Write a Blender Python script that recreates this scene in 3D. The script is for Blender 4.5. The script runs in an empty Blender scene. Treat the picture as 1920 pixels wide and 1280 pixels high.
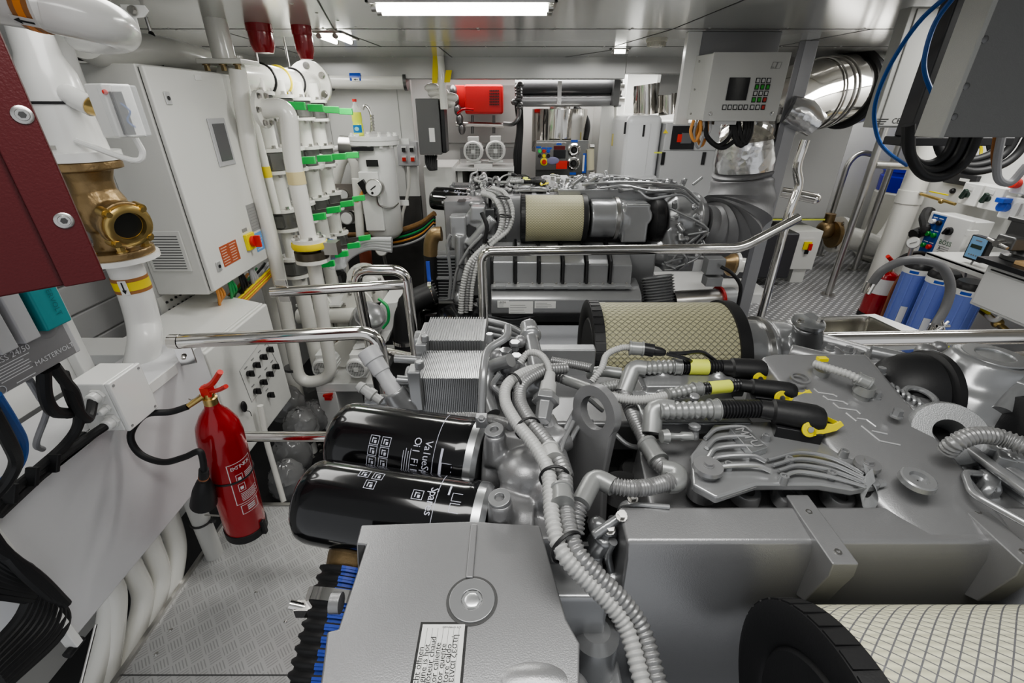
import bpy, bmesh, math, random
from mathutils import Vector, Matrix
random.seed(7)
V = Vector
F = 853.33
PITCH = math.radians(27.4)
CP, SP = math.cos(PITCH), math.sin(PITCH)
EYE = 1.5            # camera height above the plates; everything is laid out relative to it, then lifted
C = bpy.context.scene.collection
PI = math.pi

def ray(u, v):
    a = (u-960)/F; b = (640-v)/F
    return V((a, CP+b*SP, -SP+b*CP))
def PY(u, v, y): r = ray(u, v); return r*(y/r.y)
def PX(u, v, x): r = ray(u, v); return r*(x/r.x)
def PZ(u, v, z): r = ray(u, v); return r*(z/r.z)
def L(fn, *pts): return [fn(*p) for p in pts]

# ---------------------------------------------------------------- materials
MATS = {}
def _base(name):
    m = bpy.data.materials.new(name); m.use_nodes = True
    nt = m.node_tree; b = nt.nodes['Principled BSDF']
    return m, nt, b
def mat(name, col, rough=.5, metal=0., bump=0., scale=200., var=0., coat=0., alpha=1., emit=0., trans=0., vscale=6.):
    if name in MATS: return MATS[name]
    m, nt, b = _base(name)
    c = (col[0], col[1], col[2], 1)
    b.inputs['Base Color'].default_value = c
    b.inputs['Roughness'].default_value = rough
    b.inputs['Metallic'].default_value = metal
    b.inputs['Coat Weight'].default_value = coat
    if trans: b.inputs['Transmission Weight'].default_value = trans
    if alpha < 1: b.inputs['Alpha'].default_value = alpha
    if emit:
        b.inputs['Emission Color'].default_value = c; b.inputs['Emission Strength'].default_value = emit
    if bump or var:
        tc = nt.nodes.new('ShaderNodeTexCoord')
    if bump:
        n = nt.nodes.new('ShaderNodeTexNoise'); n.inputs['Scale'].default_value = scale
        n.inputs['Detail'].default_value = 3
        nt.links.new(tc.outputs['Object'], n.inputs['Vector'])
        bp = nt.nodes.new('ShaderNodeBump'); bp.inputs['Strength'].default_value = bump
        bp.inputs['Distance'].default_value = .002
        nt.links.new(n.outputs['Fac'], bp.inputs['Height']); nt.links.new(bp.outputs['Normal'], b.inputs['Normal'])
    if var:
        n2 = nt.nodes.new('ShaderNodeTexNoise'); n2.inputs['Scale'].default_value = vscale
        n2.inputs['Detail'].default_value = 5
        nt.links.new(tc.outputs['Object'], n2.inputs['Vector'])
        mx = nt.nodes.new('ShaderNodeMixRGB')
        mx.inputs['Color1'].default_value = tuple(x*(1-var) for x in col)+(1,)
        mx.inputs['Color2'].default_value = tuple(min(1, x*(1+var)) for x in col)+(1,)
        nt.links.new(n2.outputs['Fac'], mx.inputs['Fac']); nt.links.new(mx.outputs['Color'], b.inputs['Base Color'])
    MATS[name] = m
    return m
def M_(nt, op, a, b=None, c=None):
    n = nt.nodes.new('ShaderNodeMath'); n.operation = op
    for i, x in enumerate((a, b, c)):
        if x is None: continue
        if isinstance(x, (int, float)): n.inputs[i].default_value = x
        else: nt.links.new(x, n.inputs[i])
    return n.outputs[0]

WHITE = mat('white_gloss_paint', (.80, .80, .78), .22, coat=.3, var=.03)
WALLW = mat('white_wall_panel', (.72, .72, .70), .3, var=.03, vscale=2)
OFFW = mat('off_white_enamel', (.74, .74, .71), .32, bump=.15, scale=500)
PIPEW = mat('white_pipe_paint', (.82, .81, .76), .2, coat=.4)
SILVER = mat('silver_engine_paint', (.315, .315, .32), .31, .5, bump=.12, scale=620, var=.06)
SILVERS = mat('smooth_silver_paint', (.37, .375, .38), .25, .55, var=.05)
SILVERD = mat('darker_silver_paint', (.33, .335, .34), .36, .4, bump=.2, scale=600, var=.08)
ALU = mat('bare_aluminium', (.62, .63, .64), .3, .9, var=.05)
CHROME = mat('polished_stainless', (.78, .76, .73), .09, 1.)
STEEL = mat('brushed_steel', (.55, .54, .52), .28, 1., var=.08)
DSTEEL = mat('dark_steel', (.16, .16, .16), .35, .7)
BOLT = mat('zinc_bolt', (.45, .43, .38), .3, .9)
BLACKG = mat('gloss_black_paint', (.008, .008, .009), .14, coat=.5)
BLACK = mat('matt_black_rubber', (.016, .016, .017), .5, bump=.1, scale=300)
BLACKP = mat('black_plastic', (.02, .02, .022), .35)
RUBD = mat('dark_grey_rubber', (.035, .035, .038), .45)
BRONZE = mat('cast_bronze', (.33, .235, .125), .38, .8, bump=.5, scale=140, var=.25, vscale=20)
BRASS = mat('brass', (.65, .48, .2), .28, .95, var=.1)
COPPER = mat('copper_pipe', (.5, .22, .12), .35, .8)
RED = mat('extinguisher_red', (.36, .008, .013), .2, coat=.5)
REDD = mat('dark_red_enamel', (.085, .006, .008), .42, bump=.3, scale=400)
REDM = mat('red_machine_paint', (.45, .018, .018), .4)
REDL = mat('siren_red', (.30, .015, .02), .2, coat=.4)
REDP = mat('red_plastic', (.65, .04, .03), .35)
YEL = mat('yellow_plastic', (.85, .72, .02), .38)
YELT = mat('yellow_tape', (.85, .68, .04), .5)
YELL = mat('pale_yellow_label', (.72, .78, .12), .5)
ORANGE = mat('orange_band', (.85, .30, .05), .5)
BROWNB = mat('brown_band', (.38, .17, .06), .5)
GREEN = mat('green_lever_sleeve', (.05, .70, .16), .4)
GREENW = mat('green_wire', (.05, .38, .12), .45)
ORW = mat('orange_wire', (.70, .32, .09), .5)
BLUE = mat('blue_filter_housing', (.19, .26, .66), .32)
BLUEB = mat('blue_plastic', (.03, .10, .50), .3)
BLUEH = mat('blue_hose_stripe', (.05, .10, .50), .4)
BLUEC = mat('blue_cable', (.02, .10, .35), .4)
TEAL = mat('teal_plastic', (.03, .28, .30), .45)
GREY = mat('grey_plastic', (.30, .30, .31), .45)
GREYL = mat('light_grey_plastic', (.50, .50, .51), .42)
GREYM = mat('mid_grey_enamel', (.17, .17, .165), .4, bump=.25, scale=400)
GREYP = mat('pale_grey_enamel', (.38, .38, .36), .35, bump=.3, scale=400)
CONDL = mat('light_grey_conduit', (.42, .42, .41), .36)
CONDM = mat('silver_grey_conduit', (.26, .26, .26), .34, .35)
CONDS = mat('silver_conduit_fitting', (.32, .325, .32), .32, .4)
FABRIC = mat('silver_fabric_lagging', (.20, .20, .205), .5, .25, bump=1., scale=14, var=.15)
LABEL = mat('white_label', (.78, .78, .76), .45)
INK = mat('black_ink', (.015, .015, .015), .6)
WINK = mat('white_ink', (.70, .70, .72), .5)
INKG = mat('grey_ink', (.28, .28, .28), .6)
RUSTL = mat('rust_red_label', (.45, .10, .04), .5)
BLUEL = mat('light_blue_label', (.16, .38, .72), .5)
GREYLB = mat('grey_label', (.40, .40, .40), .35, .4)
SCREEN = mat('dark_screen', (.03, .03, .033), .12)
SCREENG = mat('grey_screen', (.14, .14, .145), .25)
WOOD = mat('pale_wood', (.62, .42, .22), .5, var=.15, vscale=30)
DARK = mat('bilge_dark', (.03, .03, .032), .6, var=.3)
GASKET = mat('dark_gasket', (.05, .05, .05), .6)
LIQ = mat('yellow_green_liquid', (.78, .88, .10), .12, coat=.5)
CLEAR = mat('clear_plastic', (.9, .92, .93), .08, alpha=.28)
PLASTIC = mat('clear_wrapping_film', (.30, .30, .30), .12, alpha=.75, bump=1., scale=30, coat=.6)
TUBE = mat('fluorescent_tube', (1., 1., .92), .5, emit=9.)

def make_foil():
    m, nt, b = _base('aluminium_foil'); b.inputs['Base Color'].default_value = (.72, .72, .72, 1)
    b.inputs['Metallic'].default_value = 1; b.inputs['Roughness'].default_value = .2
    tc = nt.nodes.new('ShaderNodeTexCoord'); vo = nt.nodes.new('ShaderNodeTexVoronoi'); vo.inputs['Scale'].default_value = 28
    no = nt.nodes.new('ShaderNodeTexNoise'); no.inputs['Scale'].default_value = 18; no.inputs['Detail'].default_value = 4
    nt.links.new(tc.outputs['Object'], vo.inputs['Vector']); nt.links.new(tc.outputs['Object'], no.inputs['Vector'])
    s = M_(nt, 'ADD', vo.outputs['Distance'], no.outputs['Fac'])
    bp = nt.nodes.new('ShaderNodeBump'); bp.inputs['Strength'].default_value = .35; bp.inputs['Distance'].default_value = .006
    nt.links.new(s, bp.inputs['Height']); nt.links.new(bp.outputs['Normal'], b.inputs['Normal'])
    return m
FOIL = make_foil()

def make_mesh_filter(name, paper, wire, nu, nv, lw):
    """pleated paper behind an expanded-metal sleeve, drawn on the sleeve's UVs"""
    m, nt, b = _base(name); b.inputs['Roughness'].default_value = .55
    uv = nt.nodes.new('ShaderNodeUVMap'); sep = nt.nodes.new('ShaderNodeSeparateXYZ'); nt.links.new(uv.outputs['UV'], sep.inputs[0])
    U = M_(nt, 'MULTIPLY', sep.outputs[0], float(nu)); W = M_(nt, 'MULTIPLY', sep.outputs[1], float(nv))
    p = M_(nt, 'FRACT', M_(nt, 'ADD', U, W)); q = M_(nt, 'FRACT', M_(nt, 'SUBTRACT', U, W))
    lp = M_(nt, 'LESS_THAN', p, lw); lq = M_(nt, 'LESS_THAN', q, lw)
    line = M_(nt, 'MAXIMUM', lp, lq)
    pl = M_(nt, 'FRACT', M_(nt, 'MULTIPLY', U, 1.5))
    pleat = M_(nt, 'ABSOLUTE', M_(nt, 'SUBTRACT', pl, .5))
    cr = nt.nodes.new('ShaderNodeMixRGB'); cr.inputs['Color1'].default_value = tuple(x*.72 for x in paper)+(1,); cr.inputs['Color2'].default_value = paper+(1,)
    nt.links.new(M_(nt, 'MULTIPLY', pleat, 2.), cr.inputs['Fac'])
    # dirt bands round the sleeve
    no = nt.nodes.new('ShaderNodeTexNoise'); no.inputs['Scale'].default_value = 3.; no.inputs['Detail'].default_value = 4
    tc = nt.nodes.new('ShaderNodeTexCoord'); nt.links.new(tc.outputs['Object'], no.inputs['Vector'])
    dm = nt.nodes.new('ShaderNodeMixRGB'); dm.blend_type = 'MULTIPLY'; dm.inputs['Color2'].default_value = (.80, .78, .66, 1)
    nt.links.new(no.outputs['Fac'], dm.inputs['Fac']); nt.links.new(cr.outputs['Color'], dm.inputs['Color1'])
    mx = nt.nodes.new('ShaderNodeMixRGB'); mx.inputs['Color2'].default_value = wire+(1,)
    nt.links.new(line, mx.inputs['Fac']); nt.links.new(dm.outputs['Color'], mx.inputs['Color1'])
    nt.links.new(mx.outputs['Color'], b.inputs['Base Color'])
    nt.links.new(M_(nt, 'MULTIPLY', line, .5), b.inputs['Metallic'])
    bp = nt.nodes.new('ShaderNodeBump'); bp.inputs['Strength'].default_value = .6; bp.inputs['Distance'].default_value = .004
    nt.links.new(M_(nt, 'ADD', line, M_(nt, 'MULTIPLY', pleat, .6)), bp.inputs['Height']); nt.links.new(bp.outputs['Normal'], b.inputs['Normal'])
    return m
FMESH = make_mesh_filter('pleated_filter_fine_mesh', (.60, .58, .40), (.22, .215, .17), 58, 20, .17)
FMESHN = make_mesh_filter('pleated_filter_clean_mesh', (.80, .79, .64), (.24, .24, .25), 62, 22, .13)

def make_tread():
    m, nt, b = _base('five_bar_tread_plate'); b.inputs['Metallic'].default_value = .25; b.inputs['Roughness'].default_value = .36
    tc = nt.nodes.new('ShaderNodeTexCoord'); mp = nt.nodes.new('ShaderNodeMapping'); mp.inputs['Rotation'].default_value = (0, 0, math.radians(48)); mp.inputs['Scale'].default_value = (24, 24, 24)
    nt.links.new(tc.outputs['Object'], mp.inputs['Vector']); sp = nt.nodes.new('ShaderNodeSeparateXYZ'); nt.links.new(mp.outputs[0], sp.inputs[0])
    x, y = sp.outputs[0], sp.outputs[1]
    fx, fy = M_(nt, 'FRACT', x), M_(nt, 'FRACT', y)
    par = M_(nt, 'MODULO', M_(nt, 'ABSOLUTE', M_(nt, 'ADD', M_(nt, 'FLOOR', x), M_(nt, 'FLOOR', y))), 2.)
    def bars(al, ac):
        s = M_(nt, 'SINE', M_(nt, 'MULTIPLY', ac, 2*PI*5)); s = M_(nt, 'GREATER_THAN', s, .35)
        w = M_(nt, 'LESS_THAN', M_(nt, 'ABSOLUTE', M_(nt, 'SUBTRACT', al, .5)), .38)
        w2 = M_(nt, 'LESS_THAN', M_(nt, 'ABSOLUTE', M_(nt, 'SUBTRACT', ac, .5)), .47)
        return M_(nt, 'MULTIPLY', M_(nt, 'MULTIPLY', s, w), w2)
    A, Bb = bars(fx, fy), bars(fy, fx)
    h = M_(nt, 'ADD', M_(nt, 'MULTIPLY', A, par), M_(nt, 'MULTIPLY', Bb, M_(nt, 'SUBTRACT', 1., par)))
    bp = nt.nodes.new('ShaderNodeBump'); bp.inputs['Strength'].default_value = .8; bp.inputs['Distance'].default_value = .0015
    nt.links.new(h, bp.inputs['Height']); nt.links.new(bp.outputs['Normal'], b.inputs['Normal'])
    no = nt.nodes.new('ShaderNodeTexNoise'); no.inputs['Scale'].default_value = 4; nt.links.new(tc.outputs['Object'], no.inputs['Vector'])
    mx = nt.nodes.new('ShaderNodeMixRGB'); mx.inputs['Color1'].default_value = (.48, .48, .475, 1); mx.inputs['Color2'].default_value = (.60, .60, .595, 1); nt.links.new(no.outputs['Fac'], mx.inputs['Fac'])
    m2 = nt.nodes.new('ShaderNodeMixRGB'); m2.blend_type = 'MULTIPLY'; m2.inputs['Color2'].default_value = (.66, .66, .66, 1)
    nt.links.new(M_(nt, 'MULTIPLY', h, .8), m2.inputs['Fac']); nt.links.new(mx.outputs['Color'], m2.inputs['Color1']); nt.links.new(m2.outputs['Color'], b.inputs['Base Color'])
    return m
TREAD = make_tread()
def make_dots():
    m, nt, b = _base('raised_dot_plate'); b.inputs['Metallic'].default_value = .3; b.inputs['Roughness'].default_value = .34
    tc = nt.nodes.new('ShaderNodeTexCoord'); mp = nt.nodes.new('ShaderNodeMapping'); mp.inputs['Rotation'].default_value = (0, 0, math.radians(45)); mp.inputs['Scale'].default_value = (21, 21, 21)
    nt.links.new(tc.outputs['Object'], mp.inputs['Vector']); sp = nt.nodes.new('ShaderNodeSeparateXYZ'); nt.links.new(mp.outputs[0], sp.inputs[0])
    fx = M_(nt, 'SUBTRACT', M_(nt, 'FRACT', sp.outputs[0]), .5); fy = M_(nt, 'SUBTRACT', M_(nt, 'FRACT', sp.outputs[1]), .5)
    d = M_(nt, 'SQRT', M_(nt, 'ADD', M_(nt, 'MULTIPLY', fx, fx), M_(nt, 'MULTIPLY', M_(nt, 'MULTIPLY', fy, fy), 1.6)))
    h = M_(nt, 'LESS_THAN', d, .27)
    mx = nt.nodes.new('ShaderNodeMixRGB'); mx.inputs['Color1'].default_value = (.27, .27, .275, 1); mx.inputs['Color2'].default_value = (.80, .80, .81, 1)
    nt.links.new(h, mx.inputs['Fac']); nt.links.new(mx.outputs['Color'], b.inputs['Base Color'])
    bp = nt.nodes.new('ShaderNodeBump'); bp.inputs['Strength'].default_value = .5; bp.inputs['Distance'].default_value = .002
    nt.links.new(h, bp.inputs['Height']); nt.links.new(bp.outputs['Normal'], b.inputs['Normal'])
    return m
DOTS = make_dots()
def make_fabric_ceiling():
    return mat('ceiling_panel_metal', (.60, .605, .59), .17, .35, bump=.05, scale=8, var=.03, vscale=1.)
CEIL = make_fabric_ceiling()

# ---------------------------------------------------------------- paths
def sm(pts, n=6):
    pts = [V(p) for p in pts]
    if len(pts) < 3: return pts
    P = [pts[0]*2-pts[1]]+pts+[pts[-1]*2-pts[-2]]
    out = []
    for i in range(1, len(P)-2):
        for k in range(n):
            t = k/n; a, b, c, d = P[i-1], P[i], P[i+1], P[i+2]
            out.append(.5*((2*b)+(c-a)*t+(2*a-5*b+4*c-d)*t*t+(3*b-a-3*c+d)*t**3))
    out.append(pts[-1]); return out
def rc(pts, rad, n=6):
    pts = [V(p) for p in pts]; out = [pts[0]]
    for i in range(1, len(pts)-1):
        a, b, c = pts[i-1], pts[i], pts[i+1]
        d1, d2 = (a-b), (c-b); r = min(rad, d1.length*.49, d2.length*.49)
        p, q = b+d1.normalized()*r, b+d2.normalized()*r
        for k in range(n+1):
            t = k/n; out.append(p*(1-t)**2+b*2*t*(1-t)+q*t*t)
    out.append(pts[-1]); return out
def resample(pts, step):
    out = [pts[0]]; acc = 0; prev = pts[0]
    for p in pts[1:]:
        seg = (p-prev).length
        while acc+seg >= step and seg > 1e-9:
            t = (step-acc)/seg; prev = prev.lerp(p, t); out.append(prev.copy()); seg = (p-prev).length; acc = 0
        acc += seg; prev = p
    if (out[-1]-pts[-1]).length > step*.2: out.append(pts[-1])
    return out
def perp(d):
    d = d.normalized(); u = d.cross(V((0, 0, 1)))
    if u.length < .1: u = d.cross(V((0, 1, 0)))
    u.normalize(); return u, d.cross(u).normalized()

# ---------------------------------------------------------------- mesh builder
class B:
    def __init__(s): s.bm = bmesh.new(); s.mi = 0; s.uv = None
    def m(s, i): s.mi = i; return s
    def _f(s, vs):
        try: f = s.bm.faces.new(vs)
        except ValueError: return None
        f.material_index = s.mi; return f
    def rings(s, rings, cap0=True, cap1=True, closed=False):
        R = [[s.bm.verts.new(p) for p in r] for r in rings]; n = len(R[0])
        for i in range(len(R)-1+(1 if closed else 0)):
            a, b = R[i], R[(i+1) % len(R)]
            for k in range(n): s._f((a[k], a[(k+1) % n], b[(k+1) % n], b[k]))
        if not closed:
            if cap0: s._f(R[0][::-1])
            if cap1: s._f(R[-1])
        return s
    def tube(s, pts, r, seg=10, caps=True, rf=None):
        pts = [V(p) for p in pts]; T = []
        for i in range(len(pts)):
            a = pts[max(i-1, 0)]; b = pts[min(i+1, len(pts)-1)]; d = b-a
            T.append(d.normalized() if d.length > 1e-9 else V((0, 0, 1)))
        u, w = perp(T[0]); out = []
        for i, p in enumerate(pts):
            if i:
                u = (u-T[i]*u.dot(T[i]));
                u = u.normalized() if u.length > 1e-6 else perp(T[i])[0]
                w = T[i].cross(u)
            rr = rf(i) if rf else r
            out.append([p+u*(rr*math.cos(2*PI*k/seg))+w*(rr*math.sin(2*PI*k/seg)) for k in range(seg)])
        return s.rings(out, caps, caps)
    def corr(s, pts, r, pitch=.005, depth=.1, seg=12):
        depth = max(depth, .17) if r < .03 else depth
        """corrugated conduit"""
        pts = resample([V(p) for p in pts], pitch/4)
        return s.tube(pts, r, seg, rf=lambda i: r*(1-depth*(0, 0, 1, 1)[i % 4]))
    def lathe(s, o, d, prof, seg=24, cap0=True, cap1=True, ph=0.):
        o = V(o); d = V(d).normalized(); u, w = perp(d); out = []
        for t, r in prof:
            out.append([o+d*t+u*(r*math.cos(ph+2*PI*k/seg))+w*(r*math.sin(ph+2*PI*k/seg)) for k in range(seg)])
        return s.rings(out, cap0, cap1)
    def cyl(s, p0, p1, r0, r1=None, seg=20):
        p0, p1 = V(p0), V(p1); r1 = r0 if r1 is None else r1
        return s.lathe(p0, p1-p0, [(0, r0), ((p1-p0).length, r1)], seg)
    def bolt(s, p, d, r=.006, h=.005):
        s.lathe(p, d, [(-.0005, r*1.3), (h*.25, r*1.3)], 12); return s.lathe(V(p)+V(d).normalized()*h*.25, d, [(0, r), (h, r)], 6)
    def box(s, x0, x1, y0, y1, z0, z1):
        x0, x1 = sorted((x0, x1)); y0, y1 = sorted((y0, y1)); z0, z1 = sorted((z0, z1))
        return s.rings([[V((x0, y0, z0)), V((x1, y0, z0)), V((x1, y1, z0)), V((x0, y1, z0))], [V((x0, y0, z1)), V((x1, y0, z1)), V((x1, y1, z1)), V((x0, y1, z1))]])
    def obox(s, c, ax, ay, az):
        c, ax, ay, az = V(c), V(ax), V(ay), V(az)
        return s.rings([[c+ax*i+ay*j+az*k for i, j in ((-1, -1), (1, -1), (1, 1), (-1, 1))] for k in (-1, 1)])
    def prism(s, poly, vec):
        vec = V(vec); return s.rings([[V(p) for p in poly], [V(p)+vec for p in poly]])
    def ball(s, c, r, sc=(1, 1, 1), seg=16, rings=10):
        c = V(c); out = []
        for i in range(rings+1):
            a = -PI/2+PI*i/rings; rr = max(math.cos(a), .01)*r; z = math.sin(a)*r
            out.append([c+V((rr*math.cos(2*PI*k/seg)*sc[0], rr*math.sin(2*PI*k/seg)*sc[1], z*sc[2])) for k in range(seg)])
        return s.rings(out)
    def torus(s, c, d, R, r, seg=32, ss=10, arc=2*PI, sq=1.):
        c, d = V(c), V(d).normalized(); u, w = perp(d); out = []
        n = seg if arc > 6.2 else seg+1
        for i in range(n):
            a = arc*i/seg; e = u*math.cos(a)+w*math.sin(a)
            out.append([c+e*(R+r*math.cos(2*PI*k/ss))+d*(r*sq*math.sin(2*PI*k/ss)) for k in range(ss)])
        return s.rings(out, closed=(arc > 6.2))
    def ring(s, c, d, ro, ri, h, seg=32):
        """flat washer of height h along d"""
        c, d = V(c), V(d).normalized(); u, w = perp(d); out = []
        for i in range(seg):
            a = 2*PI*i/seg; e = u*math.cos(a)+w*math.sin(a)
            out.append([c+e*ri, c+e*ro, c+e*ro+d*h, c+e*ri+d*h])
        return s.rings(out, closed=True)
    def quad(s, a, b, c, d): s._f([s.bm.verts.new(V(p)) for p in (a, b, c, d)]); return s
    def jit(s, a):
        for v in s.bm.verts: v.co += V((random.uniform(-a, a), random.uniform(-a, a), random.uniform(-a, a)))
        return s
    def build(s, name, mats, parent=None, bevel=0, remesh=0, smooth=35, sub=0, seg=2, label=None):
        bm = s.bm
        bmesh.ops.recalc_face_normals(bm, faces=bm.faces)
        me = bpy.data.meshes.new(name); bm.to_mesh(me); bm.free()
        for f in me.polygons: f.use_smooth = True
        if not remesh: me.set_sharp_from_angle(angle=math.radians(smooth))
        if not isinstance(mats, (list, tuple)): mats = [mats]
        for k in mats: me.materials.append(k)
        o = bpy.data.objects.new(name, me); C.objects.link(o)
        if parent: o.parent = parent
        if remesh:
            r = o.modifiers.new('r', 'REMESH'); r.mode = 'VOXEL'; r.voxel_size = remesh; r.use_smooth_shade = True
            k = o.modifiers.new('s', 'SMOOTH'); k.factor = .6; k.iterations = 5
        if bevel:
            b = o.modifiers.new('b', 'BEVEL'); b.width = bevel; b.segments = seg; b.limit_method = 'ANGLE'; b.angle_limit = math.radians(40); b.harden_normals = True
        if sub:
            u = o.modifiers.new('u', 'SUBSURF'); u.levels = sub; u.render_levels = sub
        if label: o['label'] = label
        return o

def T(name, label, cat, group=None):
    o = bpy.data.objects.new(name, None); C.objects.link(o)
    o['label'] = label; o['category'] = cat
    if group: o['group'] = group
    return o
def tag(o, label, cat, group=None):
    o['label'] = label; o['category'] = cat
    if group: o['group'] = group
    return o
def S(o): o['kind'] = 'structure'; return o

_font_curve = {}
def text(s, pos, right, up, size, m, parent, name='lettering', ext=0., align='CENTER', lift=.0012):
    cu = bpy.data.curves.new('t', 'FONT'); cu.body = s; cu.size = size; cu.extrude = ext
    cu.align_x = align; cu.align_y = 'CENTER'; cu.resolution_u = 2
    o = bpy.data.objects.new('t', cu); C.objects.link(o)
    bpy.context.view_layer.update()
    me = bpy.data.meshes.new_from_object(o.evaluated_get(bpy.context.evaluated_depsgraph_get()))
    bpy.data.objects.remove(o); bpy.data.curves.remove(cu)
    r = V(right).normalized(); n = r.cross(V(up)).normalized(); uu = n.cross(r).normalized()
    Mx = Matrix((r, uu, n)).transposed().to_4x4(); Mx.translation = V(pos)+n*(lift+ext)
    me.transform(Mx); me.name = name; me.materials.clear(); me.materials.append(m)
    ob = bpy.data.objects.new(name, me); C.objects.link(ob); ob.parent = parent
    return ob

def bolts(lst, name, m, par):
    """each bolt an object of its own, same mesh copied"""
    for p, d, r, h in lst: B().bolt(p, d, r, h).build(name, m, par)

def finalize():
    up = V((0, 0, EYE))
    tops = [o for o in C.objects if o.parent is None and o.type in ('MESH', 'EMPTY')]
    def verts(o, off=V((0, 0, 0))):
        off = off+o.location
        if o.type == 'MESH':
            for v in o.data.vertices: yield v.co+off
        for c in o.children: yield from verts(c, off)
    for o in tops:
        vs = list(verts(o))
        if not vs: continue
        mn = V([min(v[i] for v in vs) for i in range(3)]); mx = V([max(v[i] for v in vs) for i in range(3)])
        base = V(((mn.x+mx.x)/2, (mn.y+mx.y)/2, mn.z))
        if o.type == 'MESH': o.data.transform(Matrix.Translation(-base))
        for c in o.children:
            c.matrix_parent_inverse = Matrix.Translation(-base)
        o.location = base+up
    for o in C.objects:
        if o.type in ('LIGHT', 'CAMERA') and o.parent is None: o.location = o.location+up
# =============================================================== SETTING
CZ = .32; FZ = -1.5
def seamed_ceiling():
    S(B().box(-2.3, 4.6, -1.2, 4.0, CZ, CZ+.03).build('ceiling', CEIL))
    S(B().box(-2.3, 4.6, 4.16, 5.5, CZ+.02, CZ+.05).build('ceiling_far', WALLW))
    S(B().box(-2.3, .86, 4.0, 4.14, .18, CZ+.02).build('trim_1', mat('beam_grey_paint', (.40, .40, .39), .3, .2), bevel=.004))
    S(B().box(.86, 4.4, 4.0, 4.14, .215, CZ+.02).build('trim_2', mat('beam_grey_paint', (.4, .4, .39)), bevel=.004))
    b = B(); t = .0015
    z = CZ-t
    for yy in (1.75, 2.58, 3.31): b.box(-2.2, 3.6, yy-.003, yy+.003, z, CZ)
    for x0, x1, ya, yb in ((-.62, -.84, 1.75, 2.58), (-.84, -.80, 2.58, 3.31), (.76, .80, 2.58, 1.75), (.76, .62, 2.58, 3.31), (1.7, 1.62, 2.58, 3.31), (-.45, -.45, 3.31, 4.0), (.75, .4, 3.31, 3.98), (-1.4, -1.5, 2.58, 3.9), (2.5, 2.5, 1.2, 3.31)):
        b.prism([(x0-.003, ya, z), (x0+.003, ya, z), (x1+.003, yb, z), (x1-.003, yb, z)], (0, 0, t))
    S(b.build('trim_3', mat('seam_dark_line', (.06, .06, .06), .6)))  # thin dark strips for the panel joints
    b = B()
    for yy in (2.55, 2.61, 3.28, 3.34, 3.95):
        for k in range(13): b.ball((-1.6+k*.36, yy, CZ), .007, (1, 1, .4), 8, 4)
    for k in range(5): b.ball((-.8+.02*k, 1.8+k*.18, CZ), .007, (1, 1, .4), 8, 4)
    S(b.build('trim_4', mat('panel_screw_heads', (.6, .6, .58), .3, .5)))
seamed_ceiling()
# walls
S(B().box(-2.3, 4.6, 5.3, 5.35, -2.1, .4).build('wall_back', WALLW))
S(B().box(-2.3, -.82, 4.2, 4.26, -.72, .2).build('wall_back_left', WALLW, bevel=.004))
S(B().box(-1.95, -1.9, -.6, 5.3, -2.1, .4).build('wall_left', mat('left_hull_paint', (.60, .60, .585), .35)))
S(B().box(4.5, 4.55, -.6, 5.3, -2.1, .4).build('wall_right', WALLW))
S(B().box(3.38, 3.43, -.2, 3.95, -1.5, .25).build('wall_right_panel', WALLW, bevel=.003))
b = B()
for (p, q) in (((605, 150), (620, 330)), ((742, 150), (742, 250))):
    a = PY(*p, 4.198); b.box(a.x-.002, a.x+.002, 4.197, 4.2, -.7, .17)
S(b.build('trim_5', mat('seam_grey_line', (.35, .35, .34), .6)))  # thin grey strips for the wall panel joints
# white pilaster strips at the far wall
a = PY(1118, 300, 4.9); c = PY(1160, 300, 4.9)
S(B().box(a.x, c.x, 4.85, 5.3, -1.5, .33).build('trim_6', WHITE, bevel=.01))
S(B().box(-2.3, -.82, 4.2, 4.26, -2.1, -.722).build('backing_left_lower', mat('dark_backing', (.07, .068, .065), .5, var=.4, vscale=8)))  # dark sheet added to keep the gap behind the wires dark
# floors
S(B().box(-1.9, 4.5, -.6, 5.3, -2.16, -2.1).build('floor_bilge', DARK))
S(B().box(-1.16, -.36, .3, 1.39, FZ-.02, FZ).build('floor_tread_plate', TREAD, bevel=.003))
b = B(); b.box(-1.168, -1.155, .3, 1.40, FZ-.06, FZ+.012); b.box(-1.16, -.36, 1.385, 1.40, FZ-.06, FZ+.006)
S(b.build('trim_7', STEEL))
b = B(); b.box(-1.155, -.36, .742, .745, FZ-.001, FZ+.0012)
S(b.build('trim_8', mat('seam_dark_line', (.06, .06, .06), .6)))  # dark strip for the joint between plates
b = B()
for p in ((320, 1180), (293, 1225), (480, 1110), (535, 1165)): q = PZ(*p, FZ); b.ball(q, .006, (1, 1, .5), 8, 4)
S(b.build('trim_9', STEEL))
S(B().box(1.05, 4.5, 1.0, 5.3, FZ-.02, FZ).build('floor_raised_dot_plate', DOTS))
S(B().box(-.6, 1.05, 1.55, 2.45, FZ-.25, FZ-.2).build('floor_walkway', mat('walkway_grey', (.13, .13, .13), .5)))

def screw(b, p, d, r=.008): b.lathe(p, d, [(0, r), (.003, r*.9)], 12)

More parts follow.
